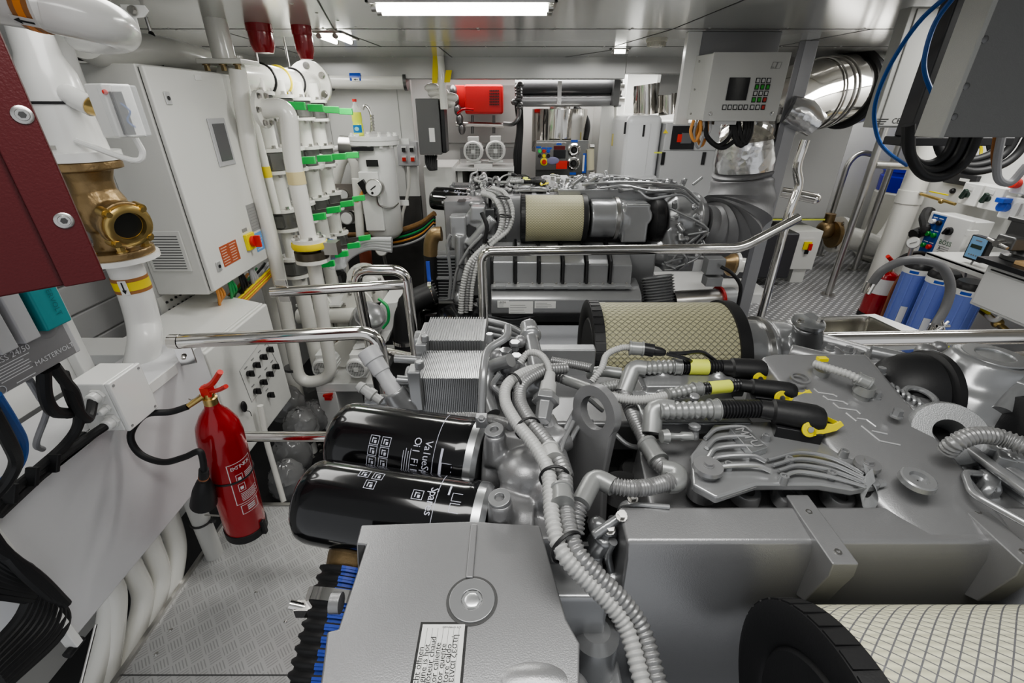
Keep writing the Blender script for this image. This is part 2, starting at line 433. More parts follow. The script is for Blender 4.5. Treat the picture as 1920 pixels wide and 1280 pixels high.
# =============================================================== CEILING ITEMS
def ceiling_light(name, lab, x0, x1, y0, y1, nt, along='x'):
    t = T(name, lab, 'ceiling light')
    b = B()
    w = .012
    b.box(x0, x1, y0, y0+w, CZ-.006, CZ+.001); b.box(x0, x1, y1-w, y1, CZ-.006, CZ+.001)
    b.box(x0, x0+w, y0, y1, CZ-.006, CZ+.001); b.box(x1-w, x1, y0, y1, CZ-.006, CZ+.001)
    b.build('frame', STEEL, t, bevel=.001)
    B().box(x0+w, x1-w, y0+w, y1-w, CZ-.0022, CZ-.0004).build('tray', mat('lamp_tray_white', (.8, .8, .78), .25), t)
    for k in range(nt):
        if along == 'x':
            yy = y0+(y1-y0)*(k+.5)/nt
            p, q = V((x0+.03, yy, CZ-.016)), V((x1-(.16 if nt == 2 and x1-x0 > .7 else .03), yy, CZ-.016))
        else:
            xx = x0+(x1-x0)*(k+.5)/nt
            p, q = V((xx, y0+.03, CZ-.016)), V((xx, y1-.03, CZ-.016))
        B().cyl(p, q, .011, seg=12).build('tube', TUBE, t)
        d = (q-p).normalized(); b = B()
        b.cyl(p-d*.018, p, .012, seg=12); b.build('end_cap', STEEL, t); B().cyl(q, q+d*.018, .012, seg=12).build('end_cap', STEEL, t)
    return t
a = PZ(690, 5, CZ); c = PZ(1010, 12, CZ)
ceiling_light('ceiling_light', 'long twin-tube fluorescent light recessed at the top centre of the ceiling', a.x, c.x+.06, 1.92, 2.075, 2)
ceiling_light('ceiling_light', 'small twin-tube light in the ceiling beside the red sirens', -.99, -.83, 2.66, 2.95, 2, 'y')
ceiling_light('ceiling_light', 'far ceiling light seen as a small bright bar above the chrome drum', .62, .75, 3.4, 3.44, 1)

def siren(u, v, w, h, lab, taper):
    t = T('alarm_siren', lab, 'alarm')
    o = PZ(u, v, CZ); r = w
    b = B(); b.lathe(o, (0, 0, -1), [(0, r), (h*.28, r*1.0), (h*.3, r*.97)], 28); b.build('base', REDL, t)
    b = B(); b.lathe(o, (0, 0, -1), [(h*.3, r*.93), (h*.75, r*.90), (h*.93, r*taper), (h, r*taper*.85)], 28); b.build('lens', REDL, t)
    b = B(); b.lathe(o, (0, 0, -1), [(h*.93, r*taper*1.02), (h*1.04, r*taper*.9)], 10); b.build('sounder_grille', REDL, t)
siren(484, 45, .056, .105, 'wide dark red alarm siren hanging from the ceiling, left one of two', .8)
siren(564, 48, .044, .125, 'narrow dark red alarm siren hanging from the ceiling, right one of two', .75)
t = T('smoke_detector', 'cream louvred round smoke detector on the ceiling left of the control panel', 'detector')
o = PZ(1232, 72, CZ)
B().lathe(o, (0, 0, -1), [(0, .055), (.015, .057), (.018, .05)], 28).build('base', mat('cream_plastic', (.62, .60, .52), .4), t)
b = B(); b.lathe(o, (0, 0, -1), [(.018, .045), (.03, .043), (.038, .03)], 28)
for k in range(20):
    a = 2*PI*k/20; b.obox(o+V((.046*math.cos(a), .046*math.sin(a), -.027)), V((math.cos(a), math.sin(a), 0))*.004, V((-math.sin(a), math.cos(a), 0))*.0015, (0, 0, .009))
b.build('louvre', mat('cream_plastic', (.62, .60, .52), .4), t)

# =============================================================== LEFT: ELECTRICAL CABINET
def big_cabinet():
    t = T('electrical_cabinet', 'tall white wall cabinet with grey touch screen and red isolator switch', 'cabinet')
    x1, y0, y1, z0, z1 = -1.2, 1.72, 2.3, -.68, .122
    B().box(-1.43, x1-.022, y0, y1, z0, z1).build('body', OFFW, t, bevel=.006)
    d = B().box(x1-.018, x1, y0+.004, y1-.004, z0+.012, z1-.004).build('door', OFFW, t, bevel=.006)
    B().box(x1-.024, x1-.017, y0+.01, y1-.01, z0+.015, z1-.01).build('door_seal', GASKET, t)
    # locks
    for (u, v) in ((313, 184), (409, 499)):
        p = PX(u, v, x1); l = B().obox(p+V((.003, 0, 0)), (.003, 0, 0), (0, .014, 0), (0, 0, .02)).build('lock', mat('lock_silver', (.6, .6, .6), .35, .5), d, bevel=.002)
        B().cyl(p+V((.006, 0, 0)), p+V((.008, 0, 0)), .007).m(0).build('keyhole', BLACKP, d)
    # screen
    a, c = PX(381, 231, x1), PX(434, 292, x1)
    fr = B().box(x1, x1+.006, 1.985, 2.105, -.225, -.045).build('screen_frame', GREYL, d, bevel=.003)
    B().box(x1+.006, x1+.008, 2.005, 2.088, -.205, -.065).build('screen', SCREENG, d)
    # rust warning plate
    p = PX(427, 463, x1)
    w = B().box(x1, x1+.0015, 1.83, 1.955, -.60, -.515).build('warning_plate', RUSTL, d)
    b = B()
    for r in range(7):
        for cl in (0, 1): b.box(x1+.0015, x1+.002, 1.836+cl*.062, 1.836+cl*.062+random.uniform(.035, .052), -.592+r*.011, -.589+r*.011)
    b.build('printed_lines', mat('pale_print', (.75, .55, .45), .5), w)
    # isolator
    p = PX(466, 452, x1)
    iso = B().obox(p+V((.008, 0, 0)), (.008, 0, 0), (0, .034, 0), (0, 0, .036)).build('isolator_plate', YEL, d, bevel=.003)
    k = B(); k.cyl(p+V((.016, 0, 0)), p+V((.03, 0, 0)), .024); k.obox(p+V((.042, 0, 0)), (.013, 0, 0), (0, .006, 0), (0, 0, .026)); k.build('red_knob', REDP, d, bevel=.002)
    B().box(x1, x1+.002, p.y-.028, p.y+.01, p.z+.045, p.z+.06).build('isolator_tag', INKG, d)
    # grey & blue type plates
    B().box(x1, x1+.0015, 2.10, 2.19, -.52, -.40).build('type_plate', GREYLB, d)
    pl = B().box(x1, x1+.0015, 2.10, 2.17, -.615, -.53).build('blue_notice', BLUEL, d)
    b = B()
    for r in range(5): b.box(x1+.0015, x1+.002, 2.106, 2.15+random.random()*.012, -.605+r*.014, -.602+r*.014)
    b.build('printed_lines', WINK, pl)
    b = B()
    for r in range(8): b.box(x1+.0015, x1+.002, 2.106, 2.16+random.random()*.02, -.51+r*.013, -.508+r*.013)
    b.build('plate_print', INKG, d)
    tg = B().box(x1, x1+.003, 1.985, 2.025, .085, .103).build('name_tag', LABEL, d, bevel=.001)
    # vent on the near side
    v = B(); v.box(-1.41, -1.255, y0-.008, y0, -.58, -.42)
    v.build('vent_frame', OFFW, t, bevel=.004)
    b = B()
    for k in range(13): b.box(-1.395, -1.27, y0-.0090, y0-.0075, -.568+k*.0105, -.5648+k*.0105)
    b.build('vent_slots', mat('vent_shadow', (.09, .09, .09), .6), t)
    # back flange plate
    B().box(-1.5, -1.43, y0-.02, y0+.01, -1.0, .13).build('mounting_rail', mat('rail_grey_white', (.6, .6, .59), .35), t, bevel=.002)
    return t
big_cabinet()
# perforated plate and cable bundle under the cabinet
t = T('cable_tray', 'perforated white tray carrying wires under the tall cabinet', 'cable tray')
b = B(); b.box(-1.43, -1.425, 1.7, 2.3, -.9, -.69)
b.build('plate', OFFW, t)
b = B()
for i in range(9):
    for j in range(5): b.lathe((-1.425, 1.74+i*.028, -.72-j*.034), (1, 0, 0), [(0, .005), (.006, .005)], 6)
b.build('perforation', GASKET, t)
for i, (m, n, r) in enumerate(((ORW, 'orange_wire', .0065), (GREENW, 'green_wire', .006), (BLACKP, 'black_wire', .007), (GREYL, 'grey_wire', .009))):
    for k in range(3):
        o = k*.02; yy = 1.80+i*.09+o
        pts = [V((-1.24-.01*k, yy, -.675)), V((-1.25, yy+.01, -.73-.01*i)), V((-1.29-.02*k, yy+.06, -.79-.008*i)), V((-1.34, yy+.2, -.80)), V((-1.36, yy+.4, -.79+.01*k))]
        B().tube(sm(pts, 5), r, 8).build(n, m, t)
for k in range(4):
    pts = [V((-1.36, 1.72, -.83-k*.012)), V((-1.30, 1.9, -.82-k*.013)), V((-1.24, 2.1, -.76-k*.012)), V((-1.22, 2.3, -.72-k*.01))]
    B().tube(sm(pts, 5), .006, 8).build('orange_wire' if k % 2 else 'yellow_wire', ORW if k % 2 else YELT, t)

# =============================================================== LEFT: low control cabinet with knobs
def knob_cabinet():
    t = T('control_cabinet', 'low white cabinet with rows of small black knobs below the tall cabinet', 'cabinet')
    x1 = -1.12
    B().box(-1.42, x1-.02, 1.45, 1.93, -1.32, -.80).build('body', OFFW, t, bevel=.006)
    B().prism([(x1-.03, 1.45, -.80), (-1.4, 1.45, -.80), (-1.4, 1.45, -.74)], (0, .48, 0)).build('sloped_top', OFFW, t, bevel=.004)
    d = B().box(x1-.02, x1, 1.452, 1.928, -1.318, -.802).build('door', OFFW, t, bevel=.008)
    for (u, v) in ((501, 655), (489, 669), (476, 684), (464, 700), (512, 687), (501, 701), (489, 716), (477, 733), (503, 740)):
        p = PX(u, v, x1); small = u > 498 and v in (687, 701, 716)
        k = B(); k.cyl(p, p+V((.012, 0, 0)), .012); k.obox(p+V((.018, 0, 0)), (.01, 0, 0), (0, .004, 0), (0, 0, .014)); k.build('knob', BLACKP, d, bevel=.001)
        B().obox(p+V((.0006, 0, .028)), (.0006, 0, 0), (0, .011, 0), (0, 0, .003)).build('knob_tag', GREYLB, d)
    # outline of the mimic diagram
    P = [PX(u, v, x1+.001) for u, v in ((449, 695), (495, 632), (523, 686), (472, 754), (449, 695))]
    B().tube(P, .0012, 4).build('mimic_outline', INKG, d)
    p = PX(452, 762, x1); b = B(); b.ball(p+V((.012, 0, 0)), .016, (.6, 1, 1.6)); b.build('key_fob', BLACKP, d)
    B().tube(sm([p+V((.01, 0, -.02)), p+V((.015, .02, -.04)), p+V((.01, .03, -.07))]), .0015, 5).build('key_cord', BLACKP, d)
knob_cabinet()

# =============================================================== LEFT: white trunk box
def trunk():
    t = T('trunking', 'large white sheet-metal trunk with sloping corner at lower left', 'trunking')
    B().box(-1.22, -1.03, .631, 1.33, -1.115, -.70).build('body', mat('trunk_white', (.66, .66, .67), .3, bump=.1, scale=500), t, bevel=.004)
    B().box(-1.03, -1.026, .64, 1.2, -.73, -.70).build('lip', WHITE, t, bevel=.001)
    b = B(); b.box(-1.045, -1.015, .615, .632, -1.125, -.70); b.build('end_flange', WHITE, t, bevel=.002)
    b = B(); b.cyl((-1.03, .60, -1.13), (-1.03, .64, -1.13), .010); b.build('rubber_edging', BLACK, t)
trunk()
# tall white board & pilaster behind the bronze valve
S(B().box(-1.32, -1.27, .8, 1.16, -.72, .05).build('trim_10', WHITE, bevel=.004))
S(B().box(-1.27, -1.24, 1.13, 1.17, -.72, .05).build('trim_11', WHITE, bevel=.003))
b = B()
for k in range(6): b.box(-1.62, -1.60, 1.2, 1.75, -.9+k*.11, -.795+k*.11)
S(b.build('trim_12', mat('louvre_grey', (.36, .36, .36), .4), bevel=.006))
S(B().box(-1.62, -1.2, 1.33, 1.46, -.78, -.74).build('trim_13', WHITE, bevel=.003))

# =============================================================== red cabinet at the very left
def red_box():
    t = T('fire_cabinet', 'dark red metal cabinet cut off by the left edge, with two screws', 'cabinet')
    a = PY(0, 19, .55); bb = PY(190, 522, .55); c = PZ(0, 556, bb.z)
    dx = (c-bb); dx.z = 0; dx.normalize()
    top = .22
    ax = (a-bb); 
    q0 = bb+V((.006, 0, 0)); q1 = q0+dx*.35; up_ = V((0, 0, top-bb.z))
    back = V((-dx.y, dx.x, 0)).normalized()
    if back.y < 0: back = -back
    body = B().prism([q0, q1, q1+up_, q0+up_], back*.10).build('body', REDD, t, bevel=.003)
    # door flange and recessed face
    n = -back
    s = .040
    B().prism([q0+n*.001, q0+dx*s+n*.001, q0+dx*s+up_+n*.001, q0+up_+n*.001], n*.006).build('flange', REDD, t, bevel=.002)
    for (u, v) in ((42, 215), (120, 413)):
        # where the ray meets the flange plane
        r = ray(u, v); k = (q0+n*.007).dot(n)/r.dot(n); p = r*k
        b = B(); b.lathe(p, n, [(0, .009), (.0015, .009), (.0025, .007)], 20); b.lathe(p+n*.0024, n, [(0, .006), (.0015, .0055)], 20); b.build('screw', STEEL, t)
        B().lathe(p+n*.004, n, [(0, .0035), (.0008, .0035)], 6).build('socket', GASKET, t)
red_box()

# =============================================================== battery charger (teal block)
def charger():
    t = T('battery_charger', 'grey ribbed battery charger with a teal block at the left edge', 'charger')
    x = -.86; z0 = -.435
    body = B().box(x-.10, x, .40, .80, z0, -.16).build('body', GREYL, t, bevel=.004)
    B().box(x, x+.004, .40, .785, z0+.004, -.366).build('front_plate', mat('charger_front_grey', (.24, .235, .24), .45), t, bevel=.001)
    b = B()
    for k in range(6): b.box(x, x+.022, .49+k*.041, .52+k*.041, -.366, -.17)
    b.build('heat_sink', GREYL, t, bevel=.003)
    tb = B().box(x, x+.026, .735, .787, -.362, -.165).build('teal_block', TEAL, t, bevel=.004)
    B().ball((x+.003, .755, -.362), .022, (.15, 1, 1)).build('round_recess', mat('charger_front_grey', (.24, .235, .24), .45), t)
    text('MASTERVOLT', (x+.0265, .767, -.30), (0, 0, -1), (0, 1, 0), .014, mat('teal_emboss', (.02, .17, .19), .5), tb)
    p = PX(118, 682, x+.004); pp = PX(52, 694, x+.004)
    text('MASTERVOLT', (x+.0045, .745, -.412), (0, 1, 0), (0, 0, 1), .013, WINK, t)
    text('MASS 24/50', (x+.0045, .675, -.378), (0, 1, 0), (0, 0, 1), .015, WINK, t)
    b = B()
    for k in range(6): b.box(x+.004, x+.0046, .645, .69+random.random()*.02, -.389-k*.005, -.3878-k*.005)
    b.box(x+.004, x+.0046, .665, .70, -.4265, -.425)
    b.build('printed_lines', WINK, t)
    B().torus((x+.0045, .64, -.424), (1, 0, 0), .007, .0007, 20, 5).build('round_mark', WINK, t)
charger()
def jbox():
    t = T('junction_box', 'white plastic junction box with three cable glands on the trunk top', 'junction box')
    x0, x1, y0, y1, z0, z1 = -1.03, -.93, .885, .985, -.705, -.57
    B().box(x0, x1-.012, y0, y1, z0, z1).build('body', WHITE, t, bevel=.004)
    lid = B().box(x1-.0115, x1, y0-.001, y1+.001, z0-.001, z1+.001).build('lid', WHITE, t, bevel=.004)
    for yy in (y0+.01, y1-.01):
        for zz in (z0+.01, z1-.01): B().cyl((x1, yy, zz), (x1+.0012, yy, zz), .0035, seg=8).build('screw', INKG, lid)
    for (dx, dz, r) in ((-.035, -.03, .015), (-.028, -.065, .009), (-.03, -.102, .015)):
        p = V((x1+dx, y0, z1+dz)); g = B(); g.lathe(p, (0, -1, 0), [(0, r*1.25), (.008, r*1.25)], 6); g.lathe(p+V((0, -.008, 0)), (0, -1, 0), [(0, r), (.014, r*.95), (.017, r*.7)], 16)
        g.build('cable_gland', WHITE, t, bevel=.001)
jbox()
def cable(name, lab, pts, r, m, cat='cable', group=None, seg=10, n=6):
    o = B().tube(sm(pts, n), r, seg).build(name, m); tag(o, lab, cat, group); return o
x = -.95
cable('power_cable', 'thick black cable hanging from the charger and looping into the upper gland', [PX(232, 700, -.86)+V((0, 0, .03)), PX(118, 700, -.9), PX(140, 760, -.93), PX(165, 785, -.95), PX(175, 745, -.965)][1:]+[V((-.965, .87, -.60))], .0105, BLACK)
cable('power_cable', 'thick black cable dropping from the right of the charger to the tray', [PX(100, 685, -.88), PX(120, 712, -.9), PX(140, 740, -.92), PX(148, 790, -.95), PX(125, 830, -.97), PX(70, 880, -.98), PX(10, 930, -.98)], .0105, BLACK)
cable('power_cable', 'thick black cable dropping from the middle of the charger past a white marker', [PX(82, 695, -.88), PX(85, 740, -.9), PX(100, 770, -.92), PX(130, 775, -.95)], .0115, BLACK)
cable('grey_cable', 'thin grey cable hanging behind the black ones by the charger', [PX(55, 712, -.9), PX(75, 745, -.94), PX(88, 770, -.96), PX(68, 830, -1.0), PX(80, 842, -1.02)], .006, GREY)
cable('blue_cable', 'blue cable curving down at the far left below the charger', [PX(-10, 740, -.84), PX(22, 790, -.88), PX(42, 830, -.92), PX(35, 870, -.94), PX(-5, 915, -.95)], .0085, BLUEC)
cable('power_cable', 'black cable curving at the far left edge beside the blue cable', [PX(-15, 770, -.84), PX(18, 830, -.88), PX(30, 865, -.92), PX(15, 900, -.94), PX(-10, 930, -.95)], .0105, BLACK)
cable('power_cable', 'black cable running from the lowest gland down the tray to the left edge', [V((-.96, .868, -.672)), PX(150, 830, -.975), PX(105, 862, -.98), PX(40, 905, -.98), PX(-10, 960, -.98)], .0105, BLACK)
cable('grey_cable', 'thin grey cable from the small middle gland with a paper tag', [V((-.958, .868, -.635)), PX(170, 780, -.97), PX(150, 800, -.98), PX(125, 845, -.985)], .004, GREY)
cable('power_cable', 'lowest black cable lying along the tray at the lower left', [PX(160, 815, -.99), PX(120, 850, -.99), PX(60, 905, -.99), PX(-5, 965, -.99)], .011, BLACK)
t = T('cable_tray', 'slotted white cable tray under the cables above the trunk', 'cable tray')
b = B(); b.box(-1.03, -1.0, .5, .9, -.71, -.70); b.box(-1.004, -1.0, .5, .9, -.71, -.69); b.build('tray', WHITE, t, bevel=.001)
b = B()
for k in range(8): b.box(-1.026, -1.008, .53+k*.045, .55+k*.045, -.70, -.6993)
b.build('slots', GASKET, t)
for (u, v) in ((100, 868), (60, 893), (20, 925)):
    B().obox(PX(u, v, -.965), (.012, 0, 0), (0, .004, -.002), (0, .01, .016)).build('cable_tie', BLACK, t, bevel=.002)

# black cable mass at the bottom-left corner
for i in range(9):
    px = 5+i*13
    pts = [PX(-30, 1000+i*14, -.98-.004*i), PX(20+i*3, 1050+i*9, -.98-.004*i), PX(60+i*7, 1075+i*8, -1.0-.004*i), PX(40+i*9, 1150+i*5, -1.02), PX(-30+i*5, 1230+i*7, -1.03)]
    cable('black_cable', 'black cable in the thick bundle curving at the bottom left corner', pts, .0095, BLACK, group='bundle of black cables at the bottom left corner')
for i in range(4):
    pts = [PX(-30, 980+i*12, -.96), PX(30+i*12, 1060+i*5, -.96), PX(95+i*10, 1120+i*4, -.97)]
    cable('black_cable', 'black cable running behind the trunk end at bottom left', pts, .009, BLACK, group='black cables at the trunk end')

# white pipes from under the trunk
PW = [((300, 930), (318, 975), (330, 1035), (312, 1130), (285, 1210)),
      ((262, 980), (284, 1025), (300, 1085), (280, 1170), (250, 1290)),
      ((225, 1030), (250, 1070), (268, 1120), (250, 1200), (218, 1300)),
      ((200, 1080), (216, 1115), (212, 1190), (196, 1300)),
      ((190, 1090), (205, 1120), (195, 1200), (165, 1300))]
for i, pp in enumerate(PW):
    cable('white_pipe', ('curved white pipe nearest the extinguisher under the trunk', 'second curved white pipe from the extinguisher under the trunk', 'third curved white pipe under the trunk', 'fourth curved white pipe under the trunk', 'leftmost white pipe coming down under the trunk')[i],
          [PX(u, v, -1.20-.012*i) for u, v in pp], .033-.001*i, PIPEW, 'pipe', n=8, seg=18)
t = T('clamped_pipe', 'grey-white pipe with a dark clamp just behind the red extinguisher', 'pipe')
p0, p1 = PX(335, 870, -1.12), PX(405, 1045, -1.12)
B().cyl(p0, p1, .03, seg=20).build('pipe', mat('pipe_grey_white', (.55, .55, .53), .3), t)
pc = p0.lerp(p1, .58); b = B(); b.torus(pc, p1-p0, .032, .004, 24, 8); b.bolt(pc+V((.035, 0, 0)), (1, 0, 0), .006, .012); b.build('clamp', GASKET, t)
cable('thin_rod', 'thin bright rod running down beside the white pipes at bottom left', [PX(180, 1170, -1.04), PX(150, 1290, -1.04)], .0035, CHROME, 'rod')
cable('thin_rod', 'short thin rod between the clamped pipe and the red extinguisher', [PX(385, 965, -1.05), PX(415, 967, -.93)], .003, STEEL, 'rod')

# =============================================================== EXTINGUISHER (near)
def extinguisher():
    t = T('fire_extinguisher', 'red fire extinguisher with black hose hanging on the left rail', 'fire extinguisher')
    top = PY(398, 762, 1.04); bot = PY(463, 990, 1.06); d = (top-bot).normalized(); Ln = (top-bot).length; r = .060
    B().lathe(bot, d, [(.0, r*.8), (.01, r*.97), (.03, r), (Ln*.80, r), (Ln*.88, r*.90), (Ln*.95, r*.62), (Ln, r*.32), (Ln+.012, r*.3)], 36).build('cylinder', RED, t)
    B().lathe(bot, d, [(-.004, r*.85), (0, r*1.04), (.03, r*1.05), (.032, r*.99)], 36).build('base_ring', BLACK, t)
    n = top+d*.012
    B().lathe(n, d, [(0, .018), (.02, .018), (.022, .013), (.035, .013)], 16).build('neck_valve', BRASS, t)
    h = n+d*.03
    b = B(); b.obox(h+V((0, 0, .012)), V((.012, 0, 0)), V((0, .012, 0)), V((0, 0, .014)))
    a1 = PY(413, 697, 1.02); a2 = PY(424, 724, 1.0)
    b.tube(sm([h+V((-.01, 0, .02)), h.lerp(a1, .5)+V((-.006, 0, 0)), a1]), .008, 8, rf=None); b.tube(sm([h+V((0, 0, .01)), h.lerp(a2, .5), a2]), .006, 8)
    b.build('handle', REDP, t)
    B().tube(sm([h+V((-.01, -.02, .01)), h+V((-.03, -.025, .0)), h+V((-.035, -.03, .006))]), .0015, 6).build('safety_pin', STEEL, t)
    w0 = h+V((-.012, -.01, .0)); w1 = PY(352, 762, 1.0)
    B().cyl(w0, w1, .009, .007).build('hose_fitting', BRASS, t)
    pts = [w1, PY(320, 772, .99), PY(272, 778, .97), PY(245, 815, .95), PY(262, 850, .94), PY(305, 866, .94), PY(345, 857, .94), PY(372, 846, .94), PY(380, 860, .94), PY(383, 890, .94)]
    B().tube(sm(pts, 8), .0085, 12).build('hose', BLACK, t)
    e = PY(382, 880, .94); f_ = PY(382, 942, .97); dd = (f_-e).normalized(); LL = (f_-e).length
    B().lathe(e, dd, [(0, .012), (LL*.15, .013), (LL*.3, .012), (LL*.35, .018), (LL*.6, .028), (LL, .035), (LL+.001, .03)], 24).build('discharge_horn', BLACK, t)
    B().lathe(e+dd*(LL*.2), dd, [(0, .0135), (.006, .0135)], 20).build('brass_band', COPPER, t)
    c = bot+d*(Ln*.52); B().torus(c, d, r*1.0, .004, 32, 6).build('strap', BLACK, t)
    # label printed on the curved front
    fdir = -(bot+top)/2; fdir -= d*fdir.dot(d); fdir.normalize(); side = d.cross(fdir)
    lb = B(); g0 = V((0, 0, 0))
    def on(ang, hh): 
        nn = fdir*math.cos(ang)+side*math.sin(ang); return bot+d*hh+nn*(r*1.006), nn
    def seg_(h0, h1, a0, a1, w=.0012):
        # a little curved strip following the surface
        for k in range(6):
            aa, ab = a0+(a1-a0)*k/6, a0+(a1-a0)*(k+1)/6
            lb.quad(on(aa, h0)[0], on(ab, h0)[0], on(ab, h1)[0], on(aa, h1)[0])
    def frame(h0, h1, a0, a1, w=.0016):
        seg_(h0, h0+w, a0, a1); seg_(h1-w, h1, a0, a1); seg_(h0, h1, a0, a0+w/r); seg_(h0, h1, a1-w/r, a1)
    sg = 1 if (bot+side).x > bot.x else -1
    A = lambda q: q*sg
    h0 = Ln*.34; h1 = Ln*.66
    frame(h0, h1, A(-.15), A(1.1), .0022); frame(h0-.045, h0-.006, A(.0), A(.9), .0022)
    for k in range(5): seg_(h1-.05-k*.006, h1-.047-k*.006, A(.55), A(1.05))
    for k in range(2): frame(h1-.075-k*.038, h1-.045-k*.038, A(.12), A(.45)); seg_(h1-.068-k*.038, h1-.056-k*.038, A(.2), A(.36))
    for k in range(6): seg_(h0+.01+k*.006, h0+.0125+k*.006, A(.15), A(.95+.1*(k % 2)))
    for k in range(3): seg_(h0-.035+k*.008, h0-.03+k*.008, A(.3), A(.7))
    lb.build('label_print', WINK, t)
    # word wrapped letter by letter round the cylinder
    word = 'EXTINTOR'
    for i, ch in enumerate(word):
        p, nn = on(A(.05+i*.12), h1-.018); rr = d.cross(nn)*1
        text(ch, p, rr, d, .019, WINK, t, name='letter', lift=.0005)
    b = B(); q = bot+V((.06, -.01, .02)); b.obox(q, (.012, 0, 0), (0, .008, 0), (0, 0, .028)); b.build('foot_bracket', BLACK, t, bevel=.003)
extinguisher()
# =============================================================== NEAR ENGINE
E1 = T('marine_engine', 'huge silver diesel engine nearest the camera with two black oil filters', 'engine')
def air_filter(x0, y, z, r, Ln, parent, m, rimt=.030, mark=True, nth=0):
    o = V((x0, y, z)); d = V((1, 0, 0))
    # sleeve with UVs
    f = B(); N = 96; n0 = len(f.bm.verts)
    ra = [f.bm.verts.new(o+d*rimt*.8+V((0, math.cos(2*PI*k/N), math.sin(2*PI*k/N)))*r*.965) for k in range(N)]
    rb = [f.bm.verts.new(o+d*(Ln-rimt*.8)+V((0, math.cos(2*PI*k/N), math.sin(2*PI*k/N)))*r*.965) for k in range(N)]
    uv = f.bm.loops.layers.uv.new('UVMap')
    for k in range(N):
        j = (k+1) % N; fa = f.bm.faces.new((ra[k], ra[j], rb[j], rb[k]))
        for lp, c in zip(fa.loops, ((k/N, 0), ((k+1)/N, 0), ((k+1)/N, 1), (k/N, 1))): lp[uv].uv = c
    a = f.build('air_filter', m, parent)
    c = B(); c.lathe(o, d, [(.006, r*.30), (.006, r*.66), (.010, r*.69), (.006, r*.72), (0, r*.93), (.003, r*1.0), (rimt, r*1.01), (rimt, r*.96)], 72)
    for k in range(40):
        an = 2*PI*k/40; e = V((0, math.cos(an), math.sin(an))); tt = V((0, -math.sin(an), math.cos(an)))
        c.obox(o+d*rimt*.55+e*r*1.005, d*rimt*.40, e*.0012, tt*r*.062)
    c.build('end_cap', BLACK, a)
    c = B(); c.lathe(o+d*(Ln-rimt), d, [(0, r*.96), (0, r*1.01), (rimt, r*1.0), (rimt, r*.6)], 72); c.build('rear_cap', BLACK, a)
    if mark:
        b = B()
        for (yy, zz) in ((.10, .02), (-.35, .18)):
            b.obox(o+V((-.0005, r*yy, r*zz)), (.0005, 0, 0), (0, .001, .0), (0, r*.02, r*.13))
        b.build('printed_marks', mat('dim_print', (.25, .25, .25), .6), a)
    b = B(); b.torus(o+d*(Ln+.006), d, r*.62, .008, 40, 8); b.build('sealing_clamp', STEEL, a)
    return a
air_filter(.2, 1.10, -.612, .150, .39, E1, FMESH)
air_filter(.305, .215, -.605, .150, .42, E1, FMESHN)

